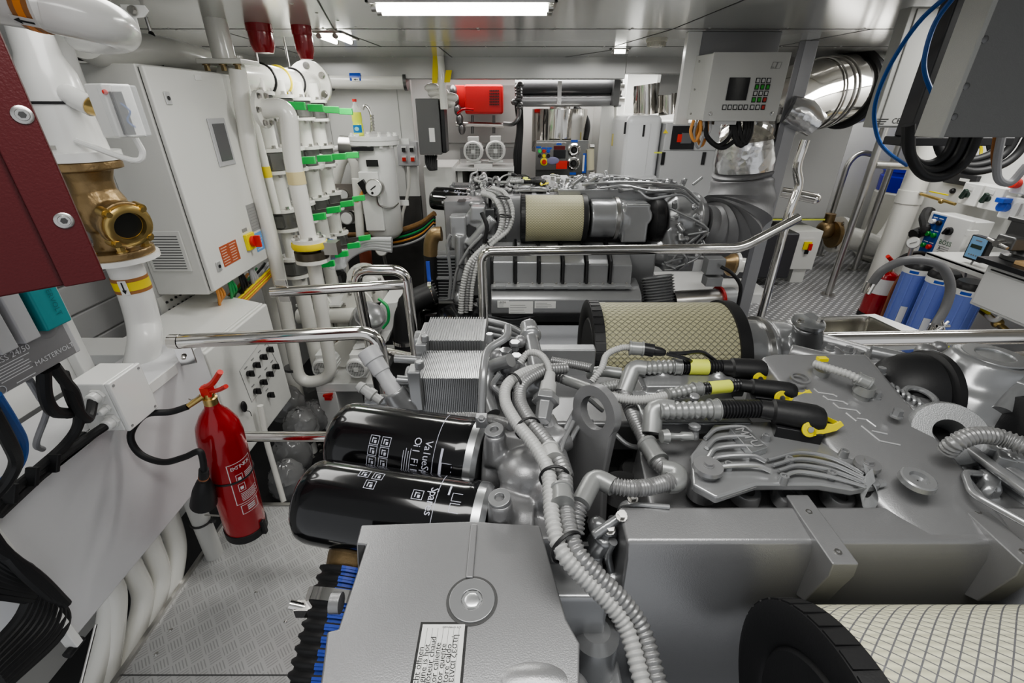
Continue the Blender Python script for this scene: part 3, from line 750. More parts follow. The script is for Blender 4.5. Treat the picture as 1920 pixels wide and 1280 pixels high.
# ---- expansion tank
def tank():
    zt = -.50
    def q(u, v, z=zt): p = PZ(u, v, z); return p
    outline = [q(u, v) for u, v in ((677, 983), (885, 976), (1012, 984), (1062, 1160), (1087, 1205), (1086, 1300), (598, 1300), (609, 1218), (613, 1183), (634, 1178), (686, 1020), (668, 1018))]
    b = B(); b.rings([outline, [p+V((0, -.13 if p.y > .40 else 0, -.35)) for p in outline]]); t = b.build('expansion_tank', SILVER, E1, bevel=.009, seg=4)
    p = q(885, 1125)
    c = B(); c.ring(p-V((0, 0, .004)), (0, 0, 1), .0292, .0255, .0047, 48); c.build('filler_groove', mat('groove_shadow', (.06, .06, .06), .5), t)  # dark ring colour stands in for the shade in the groove
    c = B(); c.ring(p-V((0, 0, .004)), (0, 0, 1), .0262, .0118, .006, 48); cc = c.build('filler_cap', SILVERS, t, bevel=.001)
    c = B(); c.ball(p+V((0, 0, .0)), .0100, (1, 1, .2)); c.ring(p, (0, 0, 1), .0120, .0095, .0012, 6); c.build('hex_socket', ALU, cc) if False else c.build('hex_socket', ALU, t)
    a = q(884, 985); e = q(886, 1085)
    c = B(); c.obox((a+e)/2+V((0, 0, .0015)), (.0045, 0, 0), (0, (a-e).length/2, 0), (0, 0, .002)); c.build('weld_seam', SILVER, t, bevel=.0015)
    a = q(885, 1168); e = q(885, 1290)
    # pressed bump lower right
    c = B(); a = q(930, 1262); e = q(1070, 1250); c.ball((a+e)/2+V((0, -.008, -.020)), .05, (1.15, .55, .5), 24, 14); c.build('pressed_bulge', SILVER, t, sub=1)
    # hot-engine warning sticker, text running away from the camera
    X0 = q(793, 1172).x; X1 = q(872, 1172).x; Y1 = q(830, 1171).y; Y0 = .20
    s = B(); s.box(X0-.0028, X1+.0028, Y0, Y1+.0028, zt, zt+.0006); st = s.build('warning_sticker', INK, t, bevel=.0003)
    B().box(X0, X1, Y0, Y1, zt+.0004, zt+.0009).build('sticker_face', LABEL, st)
    lines = ['Bei heissem Motor nicht \u00f6ffnen', 'Do not open when engine is hot', 'Ne pas ouvrir sur un moteur chaud', 'No abrir con el motor caliente', 'N\u00e3o abrir com o motor quente', 'Non aprire a motore caldo', '\u03bc\u03b7\u03bd \u03b1\u03bd\u03bf\u03af\u03b3\u03b5\u03c4\u03b5 \u03cc\u03c4\u03b1\u03bd \u03b7 \u03bc\u03b7\u03c7\u03b1\u03bd\u03ae \u03b5\u03af\u03bd\u03b1\u03b9 \u03b6\u03b5\u03c3\u03c4\u03ae']
    ends = (1213, 1208, 1194, 1205, 1207, 1208, 1190)
    W = (X1-X0)/8
    for i, s_ in enumerate(lines):
        ye = q(830, ends[i]).y
        text(s_, (X0+W*(i+.45), ye, zt+.0009), (0, 1, 0), (-1, 0, 0), .0086, INK, st, align='RIGHT', lift=.0003)
    b = B()
    for i in range(1, 8): b.box(X0+W*i-.0002, X0+W*i+.0002, Y0, Y1-.004, zt+.0009, zt+.0012)
    b.build('ruled_lines', INKG, st)
    text('073 WMRH 630', (X1-.014, Y1-.003, zt+.0009), (-1, 0, 0), (0, -1, 0), .003, INK, st, lift=.0003)
    # brackets on the left wall
    c = B(); c.cyl(PZ(640, 1130, -.53), PZ(640, 1130, -.53)+V((-.012, 0, 0)), .012); c.build('side_boss', SILVER, t)
    return t
tank()

# ---- oil filters
def oil_filter(p0, p1, r0, r1, lab, n):
    d = (p1-p0).normalized(); Ln = (p1-p0).length
    prof = [(0, r0*.55), (.004, r0*.80), (.012, r0*.93), (.024, r0*.99), (.04, r0), (Ln*.93, r1), (Ln*.97, r1*1.01), (Ln, r1*.97)]
    f = B().lathe(p0, d, prof, 64).build('oil_filter', BLACKG, E1)
    f['label'] = lab
    B().lathe(p1-d*.002, d, [(0, r1*.94), (.002, r1*.985), (.014, r1*.985), (.022, r1*.9)], 48).build('collar', ALU, f)
    fd = -(p0+p1)/2; fd -= d*fd.dot(d); fd.normalize(); up = V((0, 0, 1)); side = d.cross(fd)
    if side.z < 0: side = -side
    def on(t_, ang):
        r = r0+(r1-r0)*t_/Ln; nn = fd*math.cos(ang)+side*math.sin(ang); return p0+d*t_+nn*(r*1.003), nn
    b = B()
    def patch(ta, tb, a0, a1):
        N_ = max(6, int(abs(a1-a0)/.06))
        for k in range(N_):
            x, y = a0+(a1-a0)*k/N_, a0+(a1-a0)*(k+1)/N_
            b.quad(on(ta, x)[0], on(ta, y)[0], on(tb, y)[0], on(tb, x)[0])
    def frame(ta, tb, a0, a1, w=.0009):
        patch(ta, ta+w, a0, a1); patch(tb-w, tb, a0, a1); patch(ta, tb, a0, a0+w/.07); patch(ta, tb, a1-w/.07, a1)
    Lm = Ln
    patch(Lm*.80, Lm*.803, -1.2, 1.3)
    s = (0.75 if n == 0 else 1.0)
    if n == 0:
        rows = ((.36, .10), (.44, .10), (.36, -.14), (.44, -.14), (.36, -.38), (.44, -.38))
    else:
        rows = ((.34, .80), (.42, .78), (.40, .52), (.67, .45))
    for tt, an in rows:
        t0 = Lm*tt; frame(t0, t0+.016, an-.11, an+.11); patch(t0+.004, t0+.0055, an-.06, an+.06); patch(t0+.008, t0+.012, an-.07, an-.0); patch(t0+.005, t0+.011, an+.03, an+.05)
    if n == 0:
        for k in range(4): patch(Lm*.60+k*.004, Lm*.60+k*.004+.001, -.5, -.02+.06*(k % 2))
        patch(Lm*.845, Lm*.86, -.4, .15); frame(Lm*.86, Lm*.93, -.5, -.15)
    else:
        patch(Lm*.855, Lm*.865, .55, .80); frame(Lm*.88, Lm*.95, .42, .62); frame(Lm*.88, Lm*.95, .18, .38)
    b.build('printed_symbols', mat('filter_print', (.55, .56, .66), .5), f)
    word, a0, tpos, sz = (('Oil Filter', -.42, .70, .0125), ('ValueSpares', -.42, .765, .0125)) [1], 0, 0, 0
    for (w_, tp, st) in ((('Oil Filter', .68, .22), ('ValueSpares', .755, .20)) if n == 0 else (('Spares', .78, .62),)):
        for i, ch in enumerate(w_):
            p, nn = on(Lm*tp, st-i*.105); text(ch, p, d.cross(nn), d, .0175, mat('filter_print', (.55, .56, .66), .5), f, name='letter', lift=.0004)
    return f
oil_filter(V((-.321, .665, -.5465)), V((-.069, .616, -.556)), .0705, .0745, 'upper black oil filter', 0)
oil_filter(V((-.320, .516, -.542)), V((-.054, .474, -.555)), .0635, .0665, 'lower black oil filter, nearest the camera', 1)
def casting(name, fn, vox=.004, m=SILVER, par=E1, **k):
    b = B(); fn(b); return b.build(name, m, par, remesh=vox, **k)
def f_head(b):
    b.cyl(V((-.05, .612, -.557)), V((.03, .61, -.56)), .064, .055); b.cyl(V((-.035, .474, -.557)), V((.03, .475, -.56)), .056, .05)
    b.box(.0, .085, .43, .68, -.72, -.53); b.box(.0, .085, .50, .66, -.56, -.505)
    b.ball((.03, .54, -.51), .045, (1.2, 1.1, .8)); b.ball((.055, .50, -.52), .032)
    for u, v, z in ((928, 808, -.455), (938, 935, -.475)):
        p = PZ(u, v, z); b.cyl(p-V((0, .0, .06)), p-V((0, 0, .004)), .021, .0165)
    b.cyl(V((.03, .56, -.50)), V((.09, .60, -.49)), .022); b.box(.03, .075, .58, .64, -.52, -.47)
casting('filter_head', f_head)
for i, (u, v, z) in enumerate(((928, 806, -.455), (938, 933, -.475))):
    p = PZ(u, v, z); b = B(); b.ring(p-V((0, 0, .006)), (-.15, -.1, 1), .0155, .0068, .0085, 32); b.lathe(p-V((0, 0, .008)), (-.15, -.1, 1), [(0, .009), (.002, .009)], 6); b.build('screw_plug', SILVERS, E1, bevel=.001)

# ---- long intake manifold (trough)
def manifold():
    z0, z1, xa, xb = -1.0, -.49, .147, 1.35
    prof = [(.452, z1), (.400, z1-.006), (.392, z1-.03), (.384, -.78), (.45, -1.0), (.5, -1.0), (.5, -.56), (.465, -.53)]
    m = B().prism([V((xa, y, z)) for y, z in prof], (xb-xa, 0, 0)).build('intake_manifold', SILVER, E1, bevel=.005, seg=3)
    for x in (.385, .613):
        b = B(); b.prism([V((x, y, z)) for y, z in ((.47, z1+.004), (.362, z1+.002), (.36, z1-.018), (.375, z1-.09), (.39, z1-.1), (.45, z1-.02))], (.032, 0, 0)); b.build('mounting_lug', SILVER, m, bevel=.002)
        for y in (.378, .44): B().ring(V((x+.016, y, z1+.0025)), (0, 0, 1), .0042, .0024, .0012, 16).build('threaded_hole', STEEL, m)
manifold()
# ---- bank cover with round plugs behind the manifold
def bank():
    m = B().prism([V((x, y, z)) for x, y, z in ((.20, .455, -.530), (.20, .56, -.500), (.22, .62, -.505), (.22, .66, -.8), (.20, .455, -.8))], (.47, 0, 0)).build('cylinder_bank_cover', SILVER, E1, bevel=.012, seg=4)
    for (u, v) in ((1398, 922), (1478, 929), (1572, 930)):
        p = PZ(u, v-4, -.500); b = B(); b.lathe(p-V((0, 0, .012)), (0, -.25, 1), [(0, .0225), (.014, .0195), (.0165, .017), (.0165, .0105), (.011, .0095), (.011, .001)], 32, True, False); b.build('round_plug', SILVER, m)
    return m
bank()
# ---- transverse charge-air housing with embossed letters
def crossover():
    prof = [(.92, -.392), (.52, -.462), (.452, -.478), (.41, -.50), (.40, -.70), (.92, -.8)]
    b = B()
    sec = []
    for y, z in ((.735, -.405), (.60, -.4422), (.50, -.4698), (.405, -.496)):
        k = (y-.405)/.33
        xl = .513-.043*k; xr = .665-.008*k
        if y < .45: xl = .535; xr = .66
        sec.append([V((xl-.02, y, -.75)), V((xl-.02, y, z-.05)), V((xl-.008, y, z-.006)), V((xl+.012, y, z)), V((xr-.006, y, z)), V((xr+.006, y, z-.012)), V((xr+.02, y, -.75))])
    b.rings(sec); c = b.build('charge_air_housing', SILVER, E1, bevel=.006, seg=3)
    # ridge line
    # letters embossed on the slope
    n = V((0, -.085, 1)).normalized()
    for ch, (u, v) in zip('MTU', ((1612, 783), (1664, 832), (1705, 876))): pass
    a = V((.535, .68, -.419)); e = V((.60, .515, -.4575))
    b = B()
    def onp(x, y):
        r = ray(1440+x/6.4, 680+y/6.4); n_ = V((0, -.2758, 1)); k = (V((0, .735, -.405)).dot(n_)+.0008)/r.dot(n_); return r*k
    for st in (((550, 310), (600, 355), (780, 380), (830, 405)), ((660, 395), (720, 440), (900, 465), (960, 500)), ((780, 480), (850, 540), (1060, 570), (1110, 615)), ((935, 600), (1060, 700)), ((1070, 665), (1180, 680), (1295, 765)), ((1120, 755), (1340, 935), (1585, 985)), ((1245, 815), (1430, 855))):
        b.tube([onp(*q) for q in st], .0013, 6)
    b.build('embossed_lettering', mat('emboss_silver', (.55, .55, .55), .3, .3), c)
    p = PZ(1722, 897, -.452); b = B(); b.lathe(p-V((0, 0, .006)), (0, -.1, 1), [(0, .022), (.007, .021), (.0085, .019), (.0085, .0115), (.003, .0105), (.003, .001)], 32, True, False); b.build('round_plug', SILVERS, c)
    b = B(); b.ring(PZ(1490, 707, -.41)+V((.01, 0, -.004)), (0, -.1, 1), .016, .012, .004); b.build('oval_boss', SILVER, c)
    # right-hand block with rounded top
    b = B(); b.prism([V((.665, y, z)) for y, z in ((.74, -.45), (.64, -.45), (.60, -.48), (.57, -.55), (.57, -.7), (.74, -.7))], (.09, 0, 0)); b.build('side_duct', SILVER, c, bevel=.014, seg=4)
    return c
CO = crossover()
# ---- finned electronics plate
def ecu():
    z = -.464
    P = [PZ(u, v, z) for u, v in ((1340, 790), (1500, 785), (1560, 812), (1640, 868), (1655, 905), (1600, 915), (1540, 905), (1420, 905), (1345, 930), (1300, 905), (1295, 850))]
    m = B().prism([p-V((0, 0, .016)) for p in P], (0, 0, .014)).build('control_unit_plate', SILVERS, E1, bevel=.004, seg=3)
    b = B()
    for k in range(5):
        y0 = 800+k*18
        pts = [PZ(1322+k*3, y0+22, z+.002), PZ(1345, y0+4, z+.006), PZ(1390+k*6, y0, z+.008), PZ(1408+k*9, y0+10, z+.004)]
        b.tube(sm(pts, 6), .0035, 8)
    for k in range(4):
        pts = [PZ(1440+k*10, 862+k*10-0, z+.005), PZ(1500, 848+k*12, z+.007), PZ(1560, 858+k*12, z+.006), PZ(1620, 888+k*8, z+.003)]
        b.tube(sm(pts, 6), .0028, 8)
    b.build('cooling_ribs', SILVERS, m)
    pl = [PZ(u, v, z+.010) for u, v in ((1368, 802), (1395, 798), (1440, 838), (1410, 848))]
    b = B(); b.prism([p-V((0, 0, .012)) for p in pl], (0, 0, .012)); n = b.build('raised_nameplate', ALU, m, bevel=.001)
    c0 = sum(pl, V((0, 0, 0)))/4; rt = (pl[3]-pl[0]); rt.z = 0
    text('MTU', c0+V((0, 0, .0005))+rt*.0, pl[2]-pl[1], V((pl[2]-pl[1]).yxz)*1 if False else (pl[1]-pl[0]), .022, INKG, n, name='embossed_lettering', ext=.0006, lift=.0006)
    b = B(); fr = [PZ(u, v, z+.003) for u, v in ((1345, 795), (1430, 790), (1450, 845), (1455, 868), (1345, 880))]
    for u, v, r in ((1325, 885, .020), (1622, 880, .016)):
        p = PZ(u, v, z); b = B(); b.lathe(p-V((0, 0, .045)), (0, 0, 1), [(0, r), (.03, r), (.034, r*.8), (.05, r*.8), (.052, r*1.05), (.058, r)], 28); b.bolt(p+V((0, 0, .013)), (0, 0, 1), .006, .004); b.build('rubber_mount', SILVER, m)
    for u, v in ((1437, 818), (1583, 848), (1366, 872), (1470, 895), (1560, 888), (1480, 862)):
        p = PZ(u, v, z+.005); q = B(); q.lathe(p-V((0, 0, .01)), (0, 0, 1), [(0, .007), (.014, .006), (.014, .0035), (.011, .003)], 12); q.build('screw', SILVERS, m)
    # front skirt
    b = B(); sk = [(1345, 930), (1420, 905), (1540, 905), (1600, 915), (1655, 905)]
    b.tube([PZ(u, v, z-.008) for u, v in sk], .006, 8); b.build('lower_flange', SILVERS, m)
    # looped flat strap at the right end
    b = B(); pts = sm([PZ(1622, 880, z+.012), PZ(1640, 905, z), PZ(1643, 930, z-.02), PZ(1630, 945, z-.025), PZ(1615, 935, z-.02), PZ(1625, 905, z), PZ(1638, 890, z+.01)], 6)
    for i in range(len(pts)-1):
        b.obox((pts[i]+pts[i+1])/2, (pts[i+1]-pts[i])*.55, (0, .006, .006), (.0006, 0, 0))
    b.build('looped_strap', SILVERD, m)
ecu()
# ---- corrugated harness branches & black connectors
def conduit(pts, r, m=CONDS, name='conduit', pitch=.0058, n=8, depth=.12, par=E1):
    return B().corr(sm(pts, n), r, pitch, depth, 14).build(name, m, par, smooth=60)
def sleeve(p, q, r, m=CONDS, par=E1, name='hose_fitting'):
    d = (q-p); l = d.length; b = B(); b.lathe(p, d, [(0, r*.95), (0, r*1.12), (l*.12, r*1.12), (l*.14, r), (l*.5, r*.98), (l*.86, r), (l*.88, r*1.12), (l, r*1.12), (l, r*.95)], 24); return b.build(name, m, par)
def elbow(pts, r, m=CONDS, par=E1, name='elbow_fitting'):
    return B().tube(rc([V(p) for p in pts], r*1.1, 4), r, 20).build(name, m, par)
def connector(c0, c1, r, lever, i):
    d = (c1-c0).normalized(); l = (c1-c0).length
    up = V((0, 0, 1)); s = d.cross(up).normalized(); u = s.cross(d).normalized()
    c = B(); out = []
    for t_, w in ((0, .75), (l*.18, .8), (l*.22, 1.), (l*.6, 1.08), (l*.88, 1.05), (l*.97, .9), (l, .7)):
        out.append([c0+d*t_+(s*math.cos(a)*r*w*1.1+u*(math.sin(a)*r*w*.9)) for a in [2*PI*k/20 for k in range(20)]])
    c.rings(out); o = c.build('connector', BLACK, E1)
    b = B(); b.obox(c0+d*(l*.62)-u*(r*1.15), d*(l*.36), s*(r*1.25), u*(r*.55)); b.build('connector_base', BLACKP, o, bevel=.002)
    h = c0+d*(l*.72)-u*r*.75; e = c0+d*(l*1.02)-u*r*.55
    # yellow lever: a flat plate with an eye
    b = B(); hp = h-s*0; nrm = V((0, -1, .35)).normalized()
    hp = c0+d*(l*.66)-u*r*.75+nrm*r*1.25
    b.ring(hp, nrm, .0125, .0045, .003, 24)
    dd = d-nrm*d.dot(nrm); dd.normalize(); vv = nrm.cross(dd)
    if vv.z < 0: vv = -vv
    b.prism([hp+dd*.005-vv*.0110, hp+dd*.024-vv*.004, hp+dd*.040+vv*.002, hp+dd*.050+vv*.012, hp+dd*.044+vv*.018, hp+dd*.034+vv*.012, hp+dd*.005+vv*.0110], nrm*.003)
    b.prism([hp+dd*.040+vv*.017, hp+dd*.050+vv*.013, hp+dd*.046+vv*.008, hp+dd*.040+vv*.010], -nrm*r*1.6)
    b.build('yellow_lever', YEL, o, bevel=.0006)
    B().cyl(hp-nrm*.002, hp+nrm*.0045, .0048, seg=12).build('lever_pin', STEEL, o)
    b = B(); 
    for k in (-1, 1): b.ball(c0+d*(l*.55+k*.003)+nrm*r*.95+u*.0, .0012)
    b.build('white_dots', WINK, o)
    return o
def plug_line(e0, s0, s1, k1, c1, r, lab):
    """silver corrugation -> clamp -> black ribbed hose -> connector body"""
    conduit([e0, e0.lerp(s0, .5), s0], r*1.02, CONDS, pitch=.010, depth=.15)
    sleeve(s0, s0+(s1-s0).normalized()*.014, r*1.12)
    B().corr(resample([s0+(s1-s0).normalized()*.012, s1, k1], .05), r*1.04, .0052, .15, 16).build('black_ribbed_hose', BLACKP, E1, smooth=60)
    if lab:
        d = (s1-s0).normalized(); p = s0+d*.028; b = B()
        b.lathe(p, d, [(0, r*1.08), (lab, r*1.08)], 20, False, False); f = b.build('yellow_tape', YELL, E1)
        nn = -(p+d*lab/2); nn -= d*nn.dot(d); nn.normalize(); nn = (nn+V((0, 0, .3))).normalized(); nn = (nn-d*nn.dot(d)).normalized()
        text('R5062 9BS 9005' if lab > .03 else 'X00E5', p+d*lab/2+nn*r*1.08, -d, -nn.cross(d)*-1, .0052, INK, f, lift=.0006)
    connector(k1, c1, r*1.42, None, 0)
zc = -.435
plug_line(PZ(1205, 690, zc), PZ(1262, 687, zc), PZ(1345, 688, zc), PZ(1352, 688, zc), PZ(1447, 694, zc), .0135, .036)
plug_line(PZ(1250, 740, zc), PZ(1300, 730, zc), PZ(1385, 722, zc), PZ(1388, 722, zc), PZ(1492, 734, zc), .0105, .040)
plug_line(PZ(1235, 770, zc), PZ(1330, 768, zc), PZ(1400, 766, zc), PZ(1425, 766, zc), PZ(1545, 786, zc), .0145, .0)
# elbows and the trunk of the harness tree
def Q(*a): return PZ(*a)
elbow([Q(1212, 692, zc), Q(1188, 688, zc), Q(1170, 735, -.47)], .0155)
elbow([Q(1262, 768, zc), Q(1225, 762, zc), Q(1222, 812, -.465)], .0155)
conduit([Q(1170, 735, -.47), Q(1185, 775, -.475), Q(1205, 815, -.48), Q(1228, 860, -.48), Q(1262, 890, -.478)], .0125, CONDM)
conduit([Q(1180, 720, -.46), Q(1160, 722, -.47), Q(1120, 728, -.48)], .011, CONDS)
sleeve(Q(1212, 830, -.475), Q(1235, 865, -.478), .0145)
elbow([Q(1240, 880, -.475), Q(1272, 885, -.475), Q(1268, 905, -.475), Q(1252, 905, -.475)], .0145)
conduit([Q(1258, 902, -.47), Q(1220, 912, -.465), Q(1180, 915, -.46), Q(1140, 908, -.46)], .0118, CONDM, pitch=.0045)
elbow([Q(1150, 912, -.46), Q(1115, 893, -.46), Q(1088, 945, -.465)], .0135)
conduit([Q(1098, 925, -.463), Q(1082, 960, -.475), Q(1078, 1000, -.49)], .0125, CONDM)
conduit([Q(1300, 728, zc), Q(1250, 742, -.44), Q(1200, 750, -.445), Q(1150, 744, -.45), Q(1105, 728, -.455)], .0088, CONDL, pitch=.0042)
elbow([Q(1110, 730, -.455), Q(1060, 712, -.46)], .0095, name='straight_fitting')
B().box(0, 0, 0, 0, 0, 0)
conduit([Q(1065, 714, -.46), Q(1045, 706, -.46), Q(1030, 700, -.46)], .0098, CONDM)
conduit([Q(1110, 690, -.45), Q(1080, 684, -.455), Q(1035, 676, -.46)], .0088, CONDM, pitch=.0045)
elbow([Q(1165, 700, -.46), Q(1130, 695, -.46), Q(1100, 700, -.47)], .011)
# sensor cable over the filter with black plug
conduit([Q(1110, 715, -.45), Q(1128, 690, -.43), Q(1138, 665, -.42), Q(1165, 652, -.41), Q(1190, 652, -.405)], .0065, CONDL, pitch=.0045)
sleeve(Q(1180, 652, -.405), Q(1207, 654, -.405), .0125, CONDS)
B().lathe(Q(1207, 654, -.405), Q(1260, 663, -.41)-Q(1207, 654, -.405), [(0, .012), (.018, .0125), (.019, .009), (.032, .0085), (.04, .005)], 18).build('sensor_plug', BLACKP, E1)
B().tube(sm([Q(1255, 662, -.41), Q(1280, 662, -.405), Q(1315, 660, -.41), Q(1340, 675, -.43)]), .004, 8).build('sensor_cable', BLACKP, E1)
B().tube(sm([Q(1250, 663, -.408), Q(1285, 672, -.41), Q(1300, 680, -.43)]), .0035, 8).build('sensor_cable', BLACKP, E1)
# union on the left of the control unit
b = B(); b.lathe(Q(1240, 818, -.455), Q(1310, 818, -.46)-Q(1240, 818, -.455), [(0, .010), (.008, .0112), (.010, .012), (.013, .006), (.03, .005), (.034, .0075), (.05, .007)], 16); b.build('union_nut', CONDS, E1)
for p, q, r in (((1303, 795, -.45), (1300, 822, -.475), .0085), ((1238, 730, -.44), (1243, 750, -.455), .0075), ((1303, 740, -.43), (1300, 757, -.45), .0075)):
    B().lathe(Q(*p), Q(*q)-Q(*p), [(0, r*.8), (.002, r*1.1), (.007, r*1.1), (.008, r*.8), (.024, r)], 14).build('bracket_post', SILVERS, E1)
# lifting eye
def eye():
    z = -.44
    def e(u, v, dz=0): return Q(u, v, z+dz)
    b = B(); c = e(1118, 772); nrm = V((-.75, -.55, .25)).normalized()
    c = e(1118, 772); nrm = V((-.80, -.58, .15)).normalized(); h_ = V((0, 0, 1)).cross(nrm).normalized(); v_ = nrm.cross(h_).normalized()
    if v_.z < 0: v_ = -v_
    b.ring(c-nrm*.008, nrm, .0455, .028, .016, 44)
    k = b.build('lifting_eye', SILVER, E1)
    b = B()
    dn = V((-.012, -.055, -.17)); s = V((.012, -.02, 0))
    pa = c+V((-.012, -.004, -.024)); 
    b.prism([c-nrm*.0078+h_*x_+v_*y_ for x_, y_ in ((-.044, -.008), (-.0275, -.010), (-.018, -.025), (0, -.030), (.018, -.025), (.0275, -.010), (.044, -.008), (.046, -.09), (.07, -.2), (-.07, -.2), (-.05, -.09))], nrm*.0156)
    b.build('lifting_eye_bracket', SILVER, k, bevel=.004)
eye()
# ---- the two long hoses with black ties
HA = [(948, 720, -.42), (968, 705, -.41), (1030, 695, -.42), (1045, 690, -.43)]
def trunk_hose(off, r, m, name):
    base = [(1040, 690, -.43), (1000, 695, -.42), (962, 718, -.415), (955, 750, -.42), (975, 790, -.42), (1010, 835, -.42), (1035, 880, -.42), (1040, 930, -.425), (1045, 980, -.43), (1062, 1035, -.44), (1105, 1085, -.46), (1150, 1130, -.48), (1185, 1185, -.50), (1215, 1290, -.52)]
    pts = []
    for u, v, z in base:
        t_ = min(max((v-700)/300, 0), 1)
        pts.append(Q(u+off[0], v+off[1]*(1 if v < 900 else .3), z+off[2]))
    return conduit(pts, r, m, name, pitch=.0062, n=10)
trunk_hose((-8, 0, 0), .0098, CONDL, 'corrugated_hose')
trunk_hose((20, 0, -.004), .0108, CONDM, 'corrugated_hose')
t3 = [(1075, 1000, -.46), (1090, 1050, -.47), (1130, 1100, -.485), (1180, 1150, -.5), (1215, 1220, -.515), (1235, 1300, -.53)]
conduit([Q(*p) for p in t3], .0085, CONDM, 'corrugated_hose', pitch=.004)
def tie(u, v, z, d, r, w=1.5):
    c = Q(u, v, z); d = V(d); b = B(); b.torus(c, d, r, .0016, 24, 6, sq=w); b.obox(c+V((r, 0, .002)), (.004, 0, 0), (0, .003, 0), (0, 0, .003)); return b.build('cable_tie', BLACK, E1)
tie(965, 718, -.418, (-.6, -.5, .0), .018); tie(990, 803, -.424, (.3, -.9, 0), .019); tie(1040, 895, -.426, (0, -1, 0), .019); tie(1062, 1025, -.444, (.5, -.8, 0), .0205)
sleeve(Q(1052, 915, -.42), Q(1055, 945, -.42), .0125, CONDS); sleeve(Q(1030, 840, -.42), Q(1038, 862, -.42), .012, CONDL)
# upper left tangle
conduit([Q(975, 680, -.42), Q(990, 662, -.405), Q(1012, 664, -.40), Q(1028, 685, -.41), Q(1032, 720, -.43)], .0065, CONDL, pitch=.0042)
b = B(); p, q = Q(1032, 700, -.42), Q(1020, 770, -.45); d = q-p
b.lathe(p, d, [(0, .009), (.02, .011), (.022, .014), (.042, .015), (.044, .012), (.05, .012)], 20); b.build('ring_nut', CONDL, E1)
for k in range(14):
    pass
B().lathe(p+d.normalized()*.048, d, [(0, .022), (.014, .024), (.016, .015), (.05, .013)], 6).build('hexagon_sensor', SILVERS, E1, bevel=.0015)
def f_mid(b):
    b.cyl(Q(990, 610, -.42), Q(1010, 700, -.46), .0145, .0175); b.lathe(Q(990, 608, -.42), Q(1010, 700, -.46)-Q(990, 608, -.42), [(0, .019), (.03, .019), (.032, .0235), (.042, .0235), (.044, .019)], 24)
    b.box(.0, .06, .72, .80, -.56, -.46); b.cyl(Q(985, 700, -.45), Q(985, 745, -.49), .016); b.ball(Q(1010, 720, -.47), .03)
casting('thermostat_pipe', f_mid, .0035, SILVERS)
B().tube(rc([Q(903, 775, -.48), Q(906, 700, -.42), Q(912, 655, -.40), Q(952, 632, -.39), Q(952, 612, -.38)], .02), .0075, 14).build('steel_pipe', SILVERS, E1)
B().tube(sm([Q(958, 675, -.42), Q(920, 690, -.45), Q(912, 730, -.48), Q(925, 775, -.5)]), .013, 16).build('coolant_pipe', SILVERS, E1)
B().tube(sm([Q(938, 700, -.44), Q(925, 722, -.46), Q(940, 738, -.47)]), .006, 10).build('steel_pipe', SILVERS, E1)
conduit([Q(840, 782, -.53), Q(880, 782, -.525), Q(925, 787, -.50), Q(960, 798, -.47)], .010, CONDM)
b = B(); b.obox(Q(903, 788, -.45), (.009, 0, 0), (0, .007, 0), (0, 0, .01)); b.bolt(Q(903, 786, -.44), (0, -.3, 1), .005, .005); b.build('pipe_clip', SILVERS, E1, bevel=.001)
for (u, v, z, r, h) in ((950, 620, -.40, .008, .02), (965, 640, -.42, .009, .02), (948, 655, -.43, .01, .02), (968, 665, -.43, .009, .015), (918, 625, -.40, .006, .05), (935, 700, -.46, .01, .02)):
    p = Q(u, v, z); b = B(); b.lathe(p-V((0, 0, h)), (0, 0, 1), [(0, r), (h*.6, r), (h*.62, r*1.3), (h, r*1.3)], 6); b.build('hose_nut', SILVERS, E1, bevel=.001)
def f_clut(b):
    for (u, v, z, r) in ((935, 670, -.45, .02), (955, 690, -.46, .022), (925, 650, -.44, .016), (975, 640, -.43, .014), (1000, 740, -.5, .024), (940, 740, -.5, .02)): b.ball(Q(u, v, z), r)
    b.cyl(Q(925, 660, -.46), Q(985, 690, -.47), .012); b.cyl(Q(1020, 790, -.48), Q(1060, 900, -.52), .022, .016)
casting('pipe_cluster', f_clut, .003)
# plate stack oil coolers
def cooler(x0, x1, y0, y1, z0, z1, pitch, lab):
    k = B(); k.box(x0, x1, y0+.004, y1-.004, z0, z1-.004); o = k.build('plate_cooler', SILVERD, E1)
    n = int((x1-x0)/pitch); b = B()
    for i in range(n):
        x = x0+pitch*(i+.25); b.box(x, x+pitch*.55, y0, y1, z0-.003, z1)
    b.build('cooler_plates', SILVERS, o)
    b = B(); b.box(x0-.016, x0-.002, y0+.01, y1-.01, z0-.02, z1-.01); b.cyl((x0-.03, (y0+y1)/2, z1-.04), (x0, (y0+y1)/2, z1-.04), .03); b.build('end_frame', SILVERS, o, bevel=.004)
    return o
cooler(-.225, -.07, 1.0, 1.14, -.9, -.515, .0065, '')
cooler(-.215, -.058, .84, .965, -.9, -.525, .0042, '')
for (u0, v0, u1, v1) in ((797, 640, 790, 690), (787, 690, 777, 760)):
    b = B(); y = .98 if v0 < 680 else .84
    a, c = PY(u0, v0, y), PY(u1, v1, y)
    b.obox((a+c)/2, (.014, 0, 0), (0, .02, 0), (0, 0, (a-c).length/2)); b.cyl(a+V((0, 0, .0)), a+V((0, 0, .018)), .01); b.build('cooler_bracket', SILVERS, E1, bevel=.004)
for (u0, v0, u1, v1, y, r) in ((740, 672, 790, 675, .95, .010), (745, 712, 790, 716, .85, .011)):
    B().cyl(PY(u0, v0, y), PY(u1, v1, y), r, seg=16).build('cooler_pipe', SILVERS, E1)
